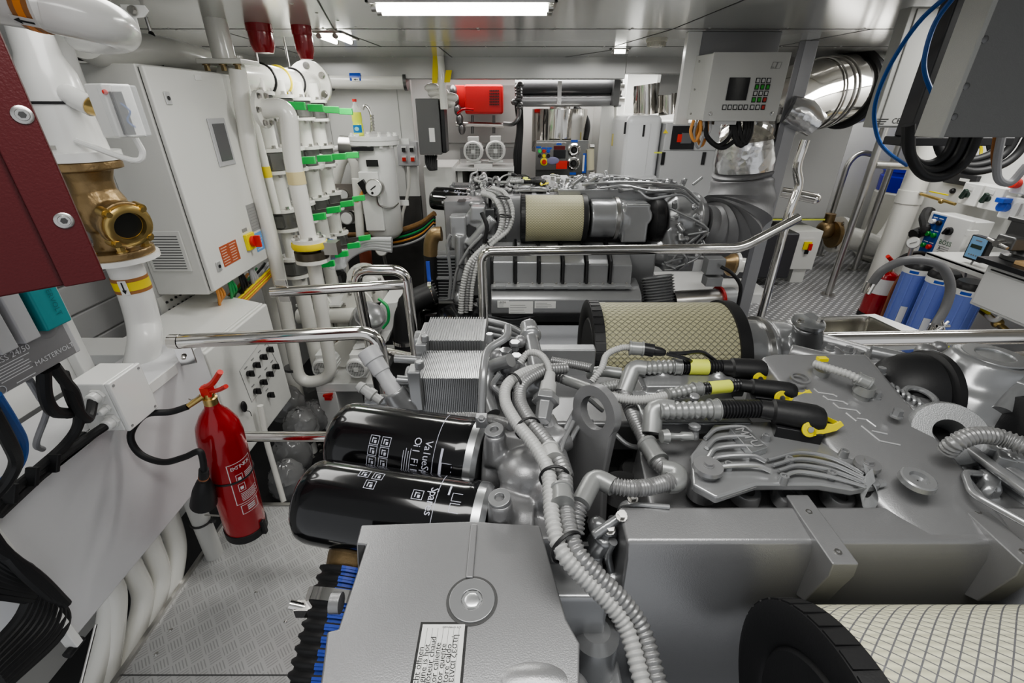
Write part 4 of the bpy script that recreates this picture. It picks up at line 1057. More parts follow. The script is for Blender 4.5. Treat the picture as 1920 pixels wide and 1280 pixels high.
# oil filler neck with flat grey cap
p, q = PY(688, 655, .88), PY(742, 738, .83); d = (q-p)
n = B().lathe(p, d, [(.0, .020), (.002, .0235), (.03, .0235), (.032, .020), (.06, .0195), (.062, .017), (d.length*.7, .0165), (d.length*.72, .018), (d.length, .0175)], 32).build('oil_filler_neck', GREYL, E1)
def f_neck(b):
    b.cyl(q-d.normalized()*.01, q+V((.02, .0, -.05)), .024, .03); b.box(q.x-.01, q.x+.05, q.y-.01, q.y+.05, q.z-.06, q.z-.01); b.cyl(q+V((-.07, .0, -.02)), q+V((.0, .01, -.02)), .013)
casting('filler_housing', f_neck, .003, SILVERS)
a, c = PY(672, 722, .80), PY(715, 752, .78)
B().lathe(a, c-a, [(0, .010), (.012, .0125), (.013, .010), (.026, .0105), (.027, .0135), (.04, .0135), (.042, .009), ((c-a).length, .009)], 12).build('vent_valve', CONDL, E1)

# ---- pipes and dark depth between the banks
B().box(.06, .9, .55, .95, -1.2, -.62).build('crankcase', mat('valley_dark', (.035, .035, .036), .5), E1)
B().box(-.1, 1.35, .43, 1.15, -1.48, -.86).build('engine_block', SILVERD, E1, bevel=.01)
for pts, r in (([(1055, 815, -.49), (1075, 775, -.47), (1095, 745, -.47), (1130, 770, -.5)], .004), ([(1062, 842, -.5), (1085, 800, -.48), (1110, 790, -.49)], .004),
               ([(1140, 800, -.5), (1180, 835, -.52), (1230, 838, -.52)], .0045), ([(1050, 860, -.48), (1056, 830, -.47), (1075, 790, -.46)], .0035), ([(1040, 900, -.5), (1060, 1010, -.53)], .006)):
    B().tube(sm([Q(*p) for p in pts]), r, 10).build('fuel_pipe', SILVERS, E1)
for (u, v, z, r, h) in ((1170, 910, -.58, .045, .05), (1200, 880, -.6, .04, .05), (1150, 850, -.62, .05, .06), (1070, 760, -.58, .05, .06)):
    p = Q(u, v, z); B().lathe(p-V((0, 0, h)), (0, 0, 1), [(0, r), (h*.8, r), (h, r*.8)], 28).build('rubber_sleeve', BLACK, E1)
conduit([Q(1060, 960, -.50), Q(1072, 1010, -.52), Q(1075, 1060, -.55)], .008, CONDM)
def f_c2(b):
    b.cyl(Q(1180, 948, -.52), Q(1165, 990, -.56), .012); b.cyl(Q(1110, 1005, -.52), Q(1165, 968, -.5), .007); b.ball(Q(1143, 995, -.53), .012); b.ball(Q(1120, 985, -.53), .014)
    b.cyl(Q(1135, 1000, -.53), Q(1100, 1050, -.62), .018); b.box(.05, .13, .38, .44, -.75, -.58); b.ball(Q(1180, 960, -.53), .018)
casting('fuel_fitting', f_c2, .003, SILVERS)
for u, v, z in ((1143, 993, -.515), (1186, 935, -.505), (1165, 968, -.49)): B().bolt(Q(u, v, z), (0, -.3, 1), .006, .007).build('hexagon_bolt', STEEL, E1)
B().tube(rc([Q(1165, 950, -.5), Q(1190, 945, -.49), Q(1255, 950, -.488)], .01), .0035, 10).build('fuel_pipe', SILVERS, E1)
for pts, r in (([(1150, 1015, -.53), (1138, 1035, -.56), (1150, 1090, -.62), (1165, 1150, -.66)], .006), ([(1100, 1150, -.7), (1130, 1230, -.75), (1150, 1290, -.78)], .007), ([(1190, 1180, -.68), (1200, 1230, -.7), (1195, 1290, -.72)], .006)):
    B().tube(rc([Q(*p) for p in pts], .02), r, 12).build('steel_pipe', SILVERS, E1)
B().lathe(Q(1118, 1180, -.66), V((0, -.05, -1)), [(0, .02), (.01, .033), (.25, .033)], 28).build('side_canister', SILVERS, E1)
def f_c3(b):
    b.cyl(Q(1110, 1090, -.62), Q(1150, 1250, -.80), .018); b.box(.08, .16, .30, .40, -.95, -.74); b.cyl(Q(1170, 1120, -.64), Q(1205, 1290, -.78), .016); b.ball(Q(1150, 1090, -.62), .026); b.cyl(Q(1090, 1130, -.66), Q(1175, 1110, -.62), .012)
casting('lower_fittings', f_c3, .003, SILVERS)

# ---- intake elbow at the far bank (right of the middle air filter)
def f_elb(b):
    b.lathe((.585, 1.10, -.612), (1, 0, 0), [(0, .098), (.085, .098), (.086, .106), (.10, .106), (.101, .098), (.16, .095)], 40)
    b.cyl((.72, 1.10, -.612), (.92, 1.0, -.62), .095, .075); b.ball((.92, .98, -.62), .085)
    b.cyl(PY(1513, 640, 1.03), PY(1515, 605, 1.0), .036, .033)
casting('intake_elbow', f_elb, .005, SILVERS)
p = PY(1516, 604, 1.0)
B().lathe(p, (0, -.15, 1), [(-.004, .037), (.004, .036), (.006, .030)], 28).build('elbow_cover', ALU, E1)
for dx in (-.024, .022): B().bolt(p+V((dx, -.006, .004)), (0, -.1, 1), .007, .007).build('hexagon_bolt', STEEL, E1)
b = B(); b.lathe((.66, 1.10, -.612), (1, 0, 0), [(0, .107), (.012, .107)], 40); b.build('band_clamp', STEEL, E1)
b = B(); pp = [Q(1130, 655, -.47), Q(1260, 672, -.46)]
B().box(.06, .19, .90, .93, -.60, -.488).build('cover_edge', SILVERD, E1, bevel=.004)
B().box(.03, .55, .72, .93, -.66, -.555).build('rear_bank_cover', SILVER, E1, bevel=.01)
casting('rear_control_plate', lambda b: [b.obox(Q(1290, 712, -.46), (.09, 0, 0), (0, .04, 0), (0, 0, .012)), b.obox(Q(1290, 770, -.475), (.09, 0, 0), (0, .05, 0), (0, 0, .012)), b.ball(Q(1240, 700, -.45), .014), b.ball(Q(1345, 705, -.45), .014)], .003, SILVERS)
# ---- right side: turbochargers
def turbo():
    b = B(); c = PY(1722, 712, .80); c2 = c
    R_ = .085
    o = V((.735, .715, -.478))
    h = B(); h.lathe(o, (1, -.08, -.05), [(-.062, .012), (-.058, .028), (-.045, .048), (-.025, .064), (.0, .074), (.02, .077), (.026, .072), (.030, .082), (.042, .082), (.044, .06)], 48); h.build('turbo_hose', BLACK, E1)
    def f(b):
        b.lathe((.785, .72, -.50), (1, -.1, 0), [(0, .07), (.04, .085), (.2, .095), (.5, .10)], 40)
        b.ball((.88, .70, -.50), .105, (1.25, .95, .80)); b.cyl((.86, .715, -.45), (.865, .715, -.402), .075, .055)
        b.ball((.82, .63, -.53), .05); b.cyl((.80, .66, -.50), (.86, .56, -.56), .035)
    casting('turbo_housing', f, .005, SILVERS)
    p = V((.868, .715, -.402))
    B().ring(p, (0, 0, 1), .046, .027, .005, 40).build('turbo_top_flange', SILVERS, E1, bevel=.002)
    B().lathe(p-V((0, 0, .002)), (0, 0, 1), [(0, .03), (.004, .03)], 30).build('turbo_top_plate', ALU, E1)
    # ring mount
    c = PZ(1782, 812, -.445); n = V((-.35, -.55, .65)).normalized()
    k = B(); k.lathe(c-n*.07, n, [(0, .050), (.06, .052), (.070, .047), (.070, .0215), (.02, .020), (.02, .001)], 40, True, False); k = k.build('coupling_ring', SILVERD, E1); B().lathe(c-n*.049, n, [(0, .0195), (.001, .0195)], 28).build('dark_bore', INK, k)
    B().lathe(PY(1905, 820, .58)+V((.03, 0, -.03)), (1, -.1, .1), [(-.03, .04), (0, .09), (.08, .1)], 40).build('turbo_hose', BLACK, E1)
turbo()
conduit([Q(1775, 845, -.44), Q(1795, 828, -.42), Q(1830, 816, -.41), Q(1875, 820, -.41), Q(1930, 840, -.41)], .0125, CONDM, pitch=.0055)
conduit([Q(1528, 682, -.40), Q(1560, 692, -.395), Q(1592, 702, -.395), Q(1612, 712, -.40)], .007, CONDL)
sleeve(Q(1605, 708, -.40), Q(1632, 720, -.405), .0105)
b = B(); p = Q(1625, 722, -.41); b.lathe(p, (0, .1, -1), [(0, .014), (.014, .016), (.016, .013), (.04, .014)], 18); b.build('sensor', CONDS, E1)
b = B(); p = Q(1542, 692, -.41); b.lathe(p, (0, .1, -1), [(0, .013), (.03, .013)], 18); b.build('sensor', CONDS, E1)
B().obox(Q(1542, 673, -.395), (.008, 0, 0), (0, .005, 0), (0, 0, .003)).build('yellow_tag', YEL, E1)
B().tube(rc([Q(1745, 660, -.43), Q(1840, 692, -.42), Q(1925, 724, -.42)], .01), .0065, 12).build('oil_pipe', SILVERS, E1)
B().cyl(Q(1925, 715, -.42), Q(1880, 775, -.46), .016).build('coolant_pipe', SILVERS, E1)
B().cyl(Q(1632, 660, -.44), Q(1690, 672, -.44), .014).build('coolant_pipe', SILVERS, E1)
b = B()
for k in range(6): B().torus(Q(1670+k*10, 728+k*6, -.44), (1, -.4, 0), .008, .003, 12, 6).build('chain_link', SILVERS, E1)
b = B(); b.torus(Q(1725, 744, -.44), (0, -.2, 1), .022, .005, 24, 8); b.build('wire_loop', SILVERS, E1)
# fuel rail side, far right
def f_r(b):
    b.prism([Q(u, v, -.50) for u, v in ((1745, 860), (1840, 850), (1940, 960), (1940, 1030), (1880, 1000))], (0, 0, -.08))
    for u, v in ((1790, 862), (1830, 868), (1850, 885), (1855, 915), (1800, 880)): b.ball(Q(u, v, -.49), .014)
    b.cyl(Q(1790, 855, -.48), Q(1825, 860, -.48), .014); b.cyl(Q(1835, 892, -.48), Q(1870, 900, -.48), .012); b.cyl(Q(1840, 915, -.49), Q(1862, 925, -.49), .014)
    b.cyl(Q(1890, 905, -.53), Q(1895, 940, -.55), .04)
casting('fuel_block', f_r, .003, SILVERS)
B().tube(rc([Q(1840, 888, -.475), Q(1808, 885, -.465), Q(1822, 925, -.465), Q(1930, 985, -.465)], .012), .0048, 12).build('fuel_pipe', SILVERS, E1)
B().tube(rc([Q(1815, 840, -.46), Q(1930, 925, -.46)], .012), .008, 12).build('fuel_rail', SILVERS, E1)
B().tube(rc([Q(1870, 865, -.46), Q(1930, 905, -.46)], .012), .008, 12).build('fuel_rail', SILVERS, E1)
for u, v in ((1845, 822), (1883, 853), (1905, 870)):
    p = Q(u, v, -.455); b = B(); b.obox(p, (.022, -.012, 0), (.008, .012, 0), (0, 0, .014)); b.ball(p+V((0, 0, .012)), .014, (1.2, 1, .6)); b.build('pipe_clamp_block', SILVERS, E1, bevel=.003)
B().tube(sm([Q(1800, 860, -.48), Q(1850, 895, -.5), Q(1930, 950, -.5)]), .006, 10).build('fuel_pipe', SILVERS, E1)
for u, v in ((1590, 660), (1610, 668), (1555, 655), (1575, 700), (1640, 745), (1680, 780), (1650, 700)):
    B().bolt(Q(u, v, -.435), (0, 0, 1), .007, .01).build('hexagon_bolt', SILVERS, E1)
def f_far(b):
    for u, v, r in ((1560, 665, .02), (1600, 670, .022), (1640, 690, .025), (1580, 690, .02), (1620, 735, .02), (1665, 745, .02), (1700, 780, .03), (1735, 660, .02), (1760, 652, .016)): b.ball(Q(u, v, -.47), r)
    b.cyl(Q(1480, 660, -.46), Q(1600, 690, -.46), .018); b.cyl(Q(1600, 690, -.47), Q(1720, 790, -.48), .02)
casting('turbo_bracket', f_far, .003)

# ---- cooling hose at the lower left of the tank
def hose():
    p0 = Q(640, 1010, -.63); 
    t = B(); t.lathe(V((-.232, .485, -.60)), V((-.1, -.5, -.6)), [(0, .044), (.02, .047), (.05, .046)], 28); br = t.build('bronze_flange', BRONZE, E1)
    pts = [V((-.240, .455, -.632)), V((-.246, .41, -.655)), V((-.252, .33, -.70)), V((-.252, .22, -.77)), V((-.25, .1, -.84))]
    h = B().corr(sm(pts, 8), .052, .014, .10, 32).build('coolant_hose', BLACK, E1, smooth=60)
    # blue stripe on the camera side
    P_ = resample(sm(pts, 8), .0035); b = B(); 
    for i in range(len(P_)-1):
        d = (P_[i+1]-P_[i]).normalized(); n1 = V((.18, -.45, .85)); n1 = (n1-d*n1.dot(d)).normalized(); s = d.cross(n1)
        r = .052*(1-.10*(0, .2, 1, .8)[i % 4])+.0012
        for k in range(4):
            a0, a1 = -.25+.125*k, -.125+.125*k
            b.quad(P_[i]+(n1*math.cos(a0)+s*math.sin(a0))*r, P_[i]+(n1*math.cos(a1)+s*math.sin(a1))*r, P_[i+1]+(n1*math.cos(a1)+s*math.sin(a1))*r, P_[i+1]+(n1*math.cos(a0)+s*math.sin(a0))*r)
    b.build('blue_stripe', BLUEH, h)
    c = sm(pts, 8)[5]; d = sm(pts, 8)[7]-c
    b = B(); b.lathe(c, d, [(0, .055), (.0, .057), (.016, .057), (.016, .055)], 36); q = c+V((-.05, -.03, .01)); b.obox(q, (.012, 0, 0), (0, .008, 0), (0, 0, .008)); b.cyl(q+V((-.02, .0, .01)), q+V((.02, 0, -.005)), .006); b.build('hose_clamp', CHROME, h)
hose()
# =============================================================== FAR ENGINE
OFF = V((-.25, 2.775, -.045))
E2 = T('marine_engine', 'second silver diesel engine standing farther back behind the stainless guard rail', 'engine')
SKIP = ('engine_block', 'rear_bank_cover', 'turbo_bracket', 'fuel_block', 'intake_elbow', 'elbow_cover', 'band_clamp', 'oil_filler_neck', 'coolant_hose', 'bronze_flange', 'cover_edge', 'warning_x')
_first = True
for ch in list(E1.children):
    base = ch.name.split('.')[0]
    if base in SKIP: continue
    if base == 'air_filter' and abs(ch.data.vertices[0].co.y-1.1) < .3: continue
    c = ch.copy(); C.objects.link(c); c.parent = E2; c.location = OFF
    if 'label' in c.keys():
        c['label'] = 'black oil filter of the far engine'
    for g in ch.children:
        d = g.copy(); C.objects.link(d); d.parent = c
    if base == 'air_filter': c.data = c.data.copy(); c.data.materials[0] = FMESH
def e2(b, name, m, par=E2, **k): return b.build(name, m, par, **k)
e2(B().box(-.2, .95, 2.9, 3.7, -1.5, -.85), 'engine_block', SILVERD, bevel=.02)
e2(B().box(-.62, -.3, 2.75, 3.3, -1.75, -1.2), 'sump', BLACKG, bevel=.04, seg=4)
# exhaust manifold segments with dark bands
for k in range(6):
    x0 = -.13+k*.148
    prof = [(2.98, -.80), (2.82, -.815-.004*k), (2.73, -.86-.004*k), (2.71, -1.0), (2.98, -1.0)]
    s = e2(B().prism([V((x0+.008, y, z)) for y, z in prof], (.132, 0, 0)), 'manifold_cover', SILVERS, bevel=.008, seg=3)
    for q in (x0+.004,):
        b = B(); b.tube([V((q, 2.98, -.79)), V((q, 2.82, -.805)), V((q, 2.72, -.855)), V((q, 2.70, -1.0))], .009, 8); b.build('band', BLACK, s)
    bolts([(V((x0+dx, 2.70, -.99)), (0, -1, .2), .006, .008) for dx in (.02, .11)], 'bolt', STEEL, s)
duct = [(2.80, -.985), (2.70, -1.0), (2.63, -1.03), (2.60, -1.06), (2.60, -1.15), (2.63, -1.185), (2.9, -1.2)]
dd = e2(B().prism([V((-.13, y, z)) for y, z in duct], (.93, 0, 0)), 'charge_air_duct', SILVERS, bevel=.008, seg=3)
e2(B().box(-.13, .74, 2.64, 2.72, -1.004, -.992), 'ledge', SILVERD)
b = B()
for k in range(6):
    b.box(-.1+k*.148, -.04+k*.148, 2.645, 2.66, -1.01, -.985)
b.build('ledge_bosses', SILVERD, E2, bevel=.003)
for (x0, x1, z0, z1) in ((-.09, -.02, -1.11, -1.065), (-.02, .13, -1.15, -1.07), (.14, .27, -1.115, -1.07), (.47, .575, -1.145, -1.075)):
    l = e2(B().box(x0, x1, 2.5975, 2.6005, z0, z1), 'rating_label', LABEL, dd)
    b = B()
    for r in range(4): b.box(x0+.008, x0+(x1-x0)*random.uniform(.5, .9), 2.597, 2.5976, z0+.006+r*(z1-z0)*.2, z0+.0085+r*(z1-z0)*.2)
    b.build('label_print', INKG, l)
text('MTU', (-.055, 2.5975, -1.076), (1, 0, 0), (0, 0, 1), .018, INK, dd, lift=.0004)
# right: intake, elbow, turbo, housing
def fi(b):
    b.lathe((.50, 2.99, -.65), (1, 0, 0), [(0, .12), (.16, .12), (.165, .13), (.185, .13), (.19, .12), (.23, .115)], 40)
    b.box(.70, .86, 2.88, 3.1, -.78, -.54); b.cyl((.82, 2.88, -.62), (.82, 3.1, -.62), .06)
casting('intake_elbow', fi, .007, SILVERS, E2)
b = B(); b.lathe((.655, 2.99, -.65), (1, 0, 0), [(0, .134), (.02, .134)], 40); b.build('band_clamp', STEEL, E2)
b = B(); b.lathe((.87, 3.0, -.66), (1, .0, 0), [(-.02, .05), (.0, .07), (.015, .11), (.04, .135), (.08, .14), (.10, .13), (.11, .10)], 44); b.build('turbo_hose', BLACK, E2)
def ft(b):
    b.lathe((.98, 3.02, -.66), (1, .05, 0), [(0, .12), (.05, .16), (.2, .17), (.26, .13)], 36)
    b.ball((1.05, 3.0, -.86), .14, (1.2, .9, .9)); b.cyl((1.02, 2.95, -.7), (1.1, 2.9, -.95), .07); b.box(1.0, 1.2, 2.9, 3.1, -.98, -.8)
    for k in range(12): p = V((1.0+.02*k, 2.86, -.56-.05*(k % 6))); b.cyl(p, p+V((random.uniform(-.05, .05), -.04, random.uniform(-.05, .05))), .018, seg=8)
casting('turbo_housing', ft, .006, SILVERS, E2)
for k in range(10):
    xs = [random.uniform(.95, 1.22) for _ in range(3)]; zs = [random.uniform(-.95, -.5) for _ in range(3)]
    B().tube(sm([V((xs[0], 2.84, zs[0])), V((xs[1], 2.80, (zs[0]+zs[2])/2)), V((xs[2], 2.83, zs[2]))]), .007, 8).build('oil_pipe', SILVERS, E2)
b = B(); b.lathe(V((.92, 2.76, -.96)), V((.15, -.35, -1)), [(i*.009, .105 if i % 2 else .088) for i in range(20)], 32); b.build('bellows', SILVERS, E2)
e2(B().cyl((.955, 2.65, -1.15), (.965, 2.63, -1.2), .105, seg=28), 'bellows_flange', SILVERS)
e2(B().cyl((1.02, 2.7, -1.12), (1.36, 2.75, -1.12), .075, seg=28), 'sea_water_pump', STEEL)
e2(B().cyl((1.33, 2.745, -1.12), (1.345, 2.747, -1.12), .09, seg=28), 'red_flange', REDM)
e2(B().cyl((1.35, 2.75, -1.12), (1.43, 2.76, -1.12), .078, seg=28), 'end_flange', SILVERD)
bx = e2(B().obox(PY(1338, 497, 2.72), (.055, 0, 0), (0, .04, 0), (0, 0, .05)), 'actuator_box', SILVERD, bevel=.004)
B().obox(PY(1335, 525, 2.72), (.05, 0, 0), (0, .04, 0), (0, 0, .03)).build('actuator_base', SILVERD, bx, bevel=.004)
B().tube(sm([PY(1352, 500, 2.66), PY(1372, 512, 2.62), PY(1388, 535, 2.6), PY(1385, 565, 2.6), PY(1378, 590, 2.62)]), .011, 10).build('black_cable', BLACK, E2)
# long fuel/oil pipes across the top right
for k in range(9):
    y0 = 2.95+.1*(k % 4); z0 = -.42-.02*(k % 3)
    pts = [V((.45+.03*k, y0+.1, z0-.03)), V((.62+.02*k, y0, z0)), V((.85, y0-.03, z0-.015*k*.5)), V((1.05, y0-.05, z0-.02)), V((1.15, y0-.08, z0-.1))]
    B().tube(rc(pts, .04), .008, 8).build('fuel_pipe', SILVERS, E2)
def fk(b):
    for k in range(46):
        x = .25+k*.02; p = V((x, 3.02+.3*random.random(), -.50+.06*random.random())); dd_ = V((random.uniform(-1, 1), random.uniform(-1, 1), random.uniform(-.1, .8))).normalized(); b.cyl(p, p+dd_*random.uniform(.03, .09), random.uniform(.009, .018), seg=8)
    b.box(.3, 1.1, 3.05, 3.35, -.56, -.48)
casting('top_fittings', fk, .005, SILVERS, E2)
for k in range(14):
    p = V((.3+k*.06, 3.0+.2*random.random(), -.44)); e2(B().bolt(p, (0, -.2, 1), .013, .02), 'hexagon_bolt', SILVERS)
# front: core, hoses, pump
core = e2(B().box(-.50, -.36, 2.86, 2.95, -1.16, -.86), 'oil_cooler_core', BLACKP, bevel=.004)
b = B()
for r in range(14): b.box(-.49, -.37, 2.855, 2.86, -1.15+r*.021, -1.143+r*.021)
b.build('core_fins', SILVERD, core)
for z in (-.86, -1.01, -1.16): e2(B().box(-.53, -.33, 2.84, 2.96, z-.008, z+.008), 'cooler_frame', SILVERS, bevel=.003)
e2(B().box(-.535, -.515, 2.84, 2.96, -1.2, -.84), 'cooler_frame', SILVERS, bevel=.003)
for off, r, m in ((0, .020, CONDL), (.038, .016, CONDM), (.068, .014, CONDL)):
    pts = [PY(905, 362, 2.95), PY(928, 372, 2.85), PY(942, 405, 2.78), PY(934, 440, 2.75), PY(905, 466, 2.7), PY(880, 495, 2.65), PY(868, 540, 2.62), PY(864, 590, 2.6)]
    B().corr(sm([p+V((off*.9, 0, off*.45)) for p in pts], 8), r, .016, .12, 10).build('corrugated_hose', m, E2, smooth=60)
for k in range(6):
    u, v = ((940, 370), (944, 405), (915, 458), (884, 477), (869, 500), (864, 530))[k]
    b = B(); b.torus(PY(u+3, v, 2.72), ((.1, 0, 1), (.1, 0, 1), (1, 0, .6), (1, 0, .7), (.2, 0, 1), (0, 0, 1))[k], .038, .004, 18, 6); b.build('cable_tie', BLACK, E2)
def fp(b):
    p = PY(868, 430, 2.93); b.box(p.x-.07, p.x+.03, 2.84, 2.95, p.z-.10, p.z+.10); p = PY(893, 405, 2.93); b.cyl(p+V((0, -.06, 0)), p+V((0, .02, 0)), .06); b.box(p.x-.03, p.x+.06, 2.86, 2.95, p.z-.02, p.z+.07)
    b.cyl(PY(862, 440, 2.85), PY(862, 500, 2.85), .032); b.cyl(PY(880, 460, 2.85), PY(925, 410, 2.85), .035); b.cyl(PY(862, 500, 2.85), PY(862, 560, 2.8), .028)
    b.ball(PY(862, 560, 2.8), .05); b.ball(PY(895, 580, 2.78), .05)
casting('coolant_pipe_cluster', fp, .007, SILVERS, E2)
for pts in ([(845, 440), (838, 455), (846, 520), (842, 560)], [(905, 440), (880, 465), (856, 505), (848, 560)], [(895, 560), (905, 590), (960, 600), (1010, 590)], [(880, 590), (930, 620), (990, 625)], [(870, 575), (920, 605), (975, 610), (1000, 630)]):
    B().tube(rc([PY(u, v, 2.74) for u, v in pts], .05), .011, 10).build('steel_pipe', SILVERS, E2)
b = B(); b.tube(sm([PY(903, 398, 2.72), PY(913, 425, 2.7), PY(908, 455, 2.7)]), .013, 10); b.build('black_hose', BLACK, E2)
e2(B().lathe(PY(862, 600, 2.6), (0, -.2, 1), [(-.05, .15), (.03, .15), (.05, .1)], 28), 'black_pump_cover', BLACKG)

# hoses beside the far engine
t = T('coolant_hose', 'fat black rubber elbow hose with steel clamps left of the far engine', 'hose')
pts = [PY(812, 548, 2.75), PY(785, 560, 2.7), PY(765, 575, 2.65), PY(760, 610, 2.62), PY(762, 650, 2.6)]
B().tube(sm(pts, 8), .075, 24).build('hose', BLACK, t)
for p, d in ((pts[0], (1, 0, .2)), (V(pts[4])+V((0, 0, .05)), (0, 0, 1))):
    B().lathe(p, d, [(-.012, .077), (-.012, .080), (.012, .080), (.012, .077)], 28).build('hose_clamp', CHROME, t)
t = T('raw_water_hose', 'bronze elbow above a black hose with a blue stripe beside the far engine', 'hose')
B().tube(sm([PY(828, 438, 2.85), PY(815, 440, 2.85), PY(808, 455, 2.85), PY(807, 478, 2.85)]), .045, 20).build('bronze_elbow', BRONZE, t)
B().cyl(PY(807, 478, 2.85), PY(808, 585, 2.85), .042, seg=20).build('hose', BLACK, t)
a, c = PY(805, 490, 2.80), PY(806, 570, 2.80); B().obox((a+c)/2, (.012, 0, 0), (0, .006, 0), (0, 0, (a-c).length/2)).build('blue_stripe', BLUEH, t)

# exhaust: lagging, foil, polished bend
t = T('exhaust_pipe', 'lagged exhaust of the far engine rising into a polished steel bend', 'exhaust')
pts = [PY(1308, 425, 3.02), PY(1335, 432, 3.04), PY(1362, 420, 3.08), PY(1385, 385, 3.12), PY(1393, 340, 3.15), PY(1395, 312, 3.15)]
rr = [.14, .165, .20, .21, .19, .175]
P_ = sm(pts, 6); n = len(P_)
def rfab(i): 
    k = i/(n-1)*5; j = min(int(k), 4); f = k-j; return (rr[j]*(1-f)+rr[j+1]*f)*(1.03+.05*math.sin(i*1.9)+.035*math.sin(i*4.1))
B().tube(P_, .2, 30, rf=rfab).build('fabric_lagging', FABRIC, t)
B().tube(sm([PY(1318, 478, 2.94), PY(1350, 462, 2.92), PY(1395, 440, 2.96), PY(1425, 410, 3.0)]), .012, 8).build('fabric_seam', mat('seam_cord', (.2, .2, .2), .5), t)
B().tube([PY(1395, 318, 3.15), PY(1397, 300, 3.15), PY(1400, 262, 3.15)], .185, 32, rf=lambda i: (.188, .192, .175)[i]).build('foil_wrap', FOIL, t)
_pp = sm([PY(1400, 265, 3.15), PY(1412, 240, 3.2), PY(1450, 205, 3.35), PY(1500, 185, 3.5), PY(1545, 175, 3.58), PY(1585, 168, 3.66)], 6)
B().tube(_pp, .2, 44, rf=lambda i: .172+.045*min(i/14, 1)).build('polished_pipe', CHROME, t)
for (u, v, y) in ((1528, 178, 3.54), (1543, 175.5, 3.575), (1552, 174, 3.59)): b = B(); b.torus(PY(u, v, y), (1, .4, .05), .219, .006, 44, 6); b.build('pipe_seam', STEEL, t)
b = B(); b.torus(PY(1586, 168, 3.66), (1, .4, .05), .232, .022, 44, 8); b.build('black_band', BLACK, t)
B().tube(sm([PY(1594, 167, 3.68), PY(1630, 160, 3.78), PY(1665, 130, 3.8), PY(1672, 95, 3.8)], 6), .235, 32).build('foil_sleeve', FOIL, t)
B().tube([PY(1478, 205, 3.0), PY(1505, 215, 2.98), PY(1530, 235, 2.96)], .08, 20, rf=lambda i: (.075, .085, .07)[i]).build('foil_stub', FOIL, t)

# =============================================================== RAILS
def rail(lab, runs, r=.022, feet=(), rad=.06):
    t = T('guard_rail', lab, 'guard rail')
    for i, pts in enumerate(runs):
        B().tube(rc(pts, rad, 7), r if i == 0 else r*.85, 20).build('rail_tube' if i == 0 else 'cross_tube', CHROME, t)
    for p in feet: B().cyl(p, p+V((0, 0, .008)), r*1.8, seg=24).build('foot_flange', CHROME, t)
    return t
a, c = PY(903, 472, 2.2), PY(1390, 465, 2.25)
rail('stainless guard rail across the front of the far engine, bent down at left', [[V((a.x, 2.2, -1.70)), a, c, PY(1497, 408, 2.3)], [V((1.385, 2.31, -1.5)), PY(1480, 395, 2.31), PY(1500, 345, 2.33), PY(1492, 315, 2.33), PY(1510, 262, 2.33)]], .024)
t = rail('stainless rail bolted to the white trunk behind the red extinguisher', [[PZ(338, 640, -.64), PZ(706, 622, -.64), PZ(706, 622, -.64)+V((.05, -.02, -.95))], [V((-1.03, 1.3, -1.06)), V((-.46, 1.3, -1.06))]], .022)
p = PZ(338, 640, -.64)
b = B(); b.obox(p+V((.0, 0, -.03)), (.02, .01, 0), (.001, -.003, 0), (0, 0, .05)); b.bolt(p+V((0, -.01, -.05)), (0, -1, 0), .006); b.build('bracket', CHROME, t, bevel=.002)
B().cyl(p+V((-.03, 0, 0)), p, .023, seg=20).build('end_cap', CHROME, t)
rail('arched stainless rail loop behind the oil cooler of the near engine', [[V((-.66, 1.93, -1.6)), PZ(665, 506, -.60), PZ(760, 506, -.60), V((PZ(760, 506, -.60).x, 1.85, -1.6))], [V((-.62, 1.93, -1.05)), V((-.44, 1.86, -1.05))]], .022)
t = rail('short stainless rail fixed to a white pipe and meeting the arched loop', [[PZ(508, 548, -.64), PZ(757, 533, -.64)]], .02)
p = PZ(530, 545, -.64); b = B(); b.obox(p, (.022, .0, 0), (0, .004, 0), (0, 0, .045)); b.cyl(p+V((-.02, -.02, 0)), p+V((-.02, .02, 0)), .012); b.build('bracket', CHROME, t, bevel=.002)
a, c = PZ(1560, 655, -.62), PZ(1960, 628, -.62)
rail('thick stainless rail in front of the sink at right', [[a+V((-.25, .05, 0)), c+V((.2, 0, 0))]], .024)
rail('lower stainless rail just under the thick one at right', [[a+V((-.2, -.02, -.055)), c+V((.2, -.02, -.055))]], .02)
# grey square post
t = T('support_post', 'grey square steel post from ceiling to floor right of the control panel', 'post')
xp = .542*3.0
B().box(xp+.0, xp+.075, 3.0, 3.06, -1.5, .32).build('post', mat('post_grey', (.34, .34, .35), .32, .3), t, bevel=.003)
B().box(xp-.03, xp+.0, 3.0, 3.01, -1.5, .315).build('post_flange', mat('post_grey_dark', (.2, .2, .21), .32, .3), t)
# chrome stub pipe
t = T('capped_pipe', 'short polished steel pipe stub poking out beside the grey post', 'pipe')
B().tube(sm([PY(1465, 360, 3.35), PY(1500, 366, 3.3), PY(1528, 372, 3.25)]), .035, 20).build('pipe', CHROME, t); B().ball(PY(1529, 372, 3.25), .035).build('end_cap', CHROME, t)

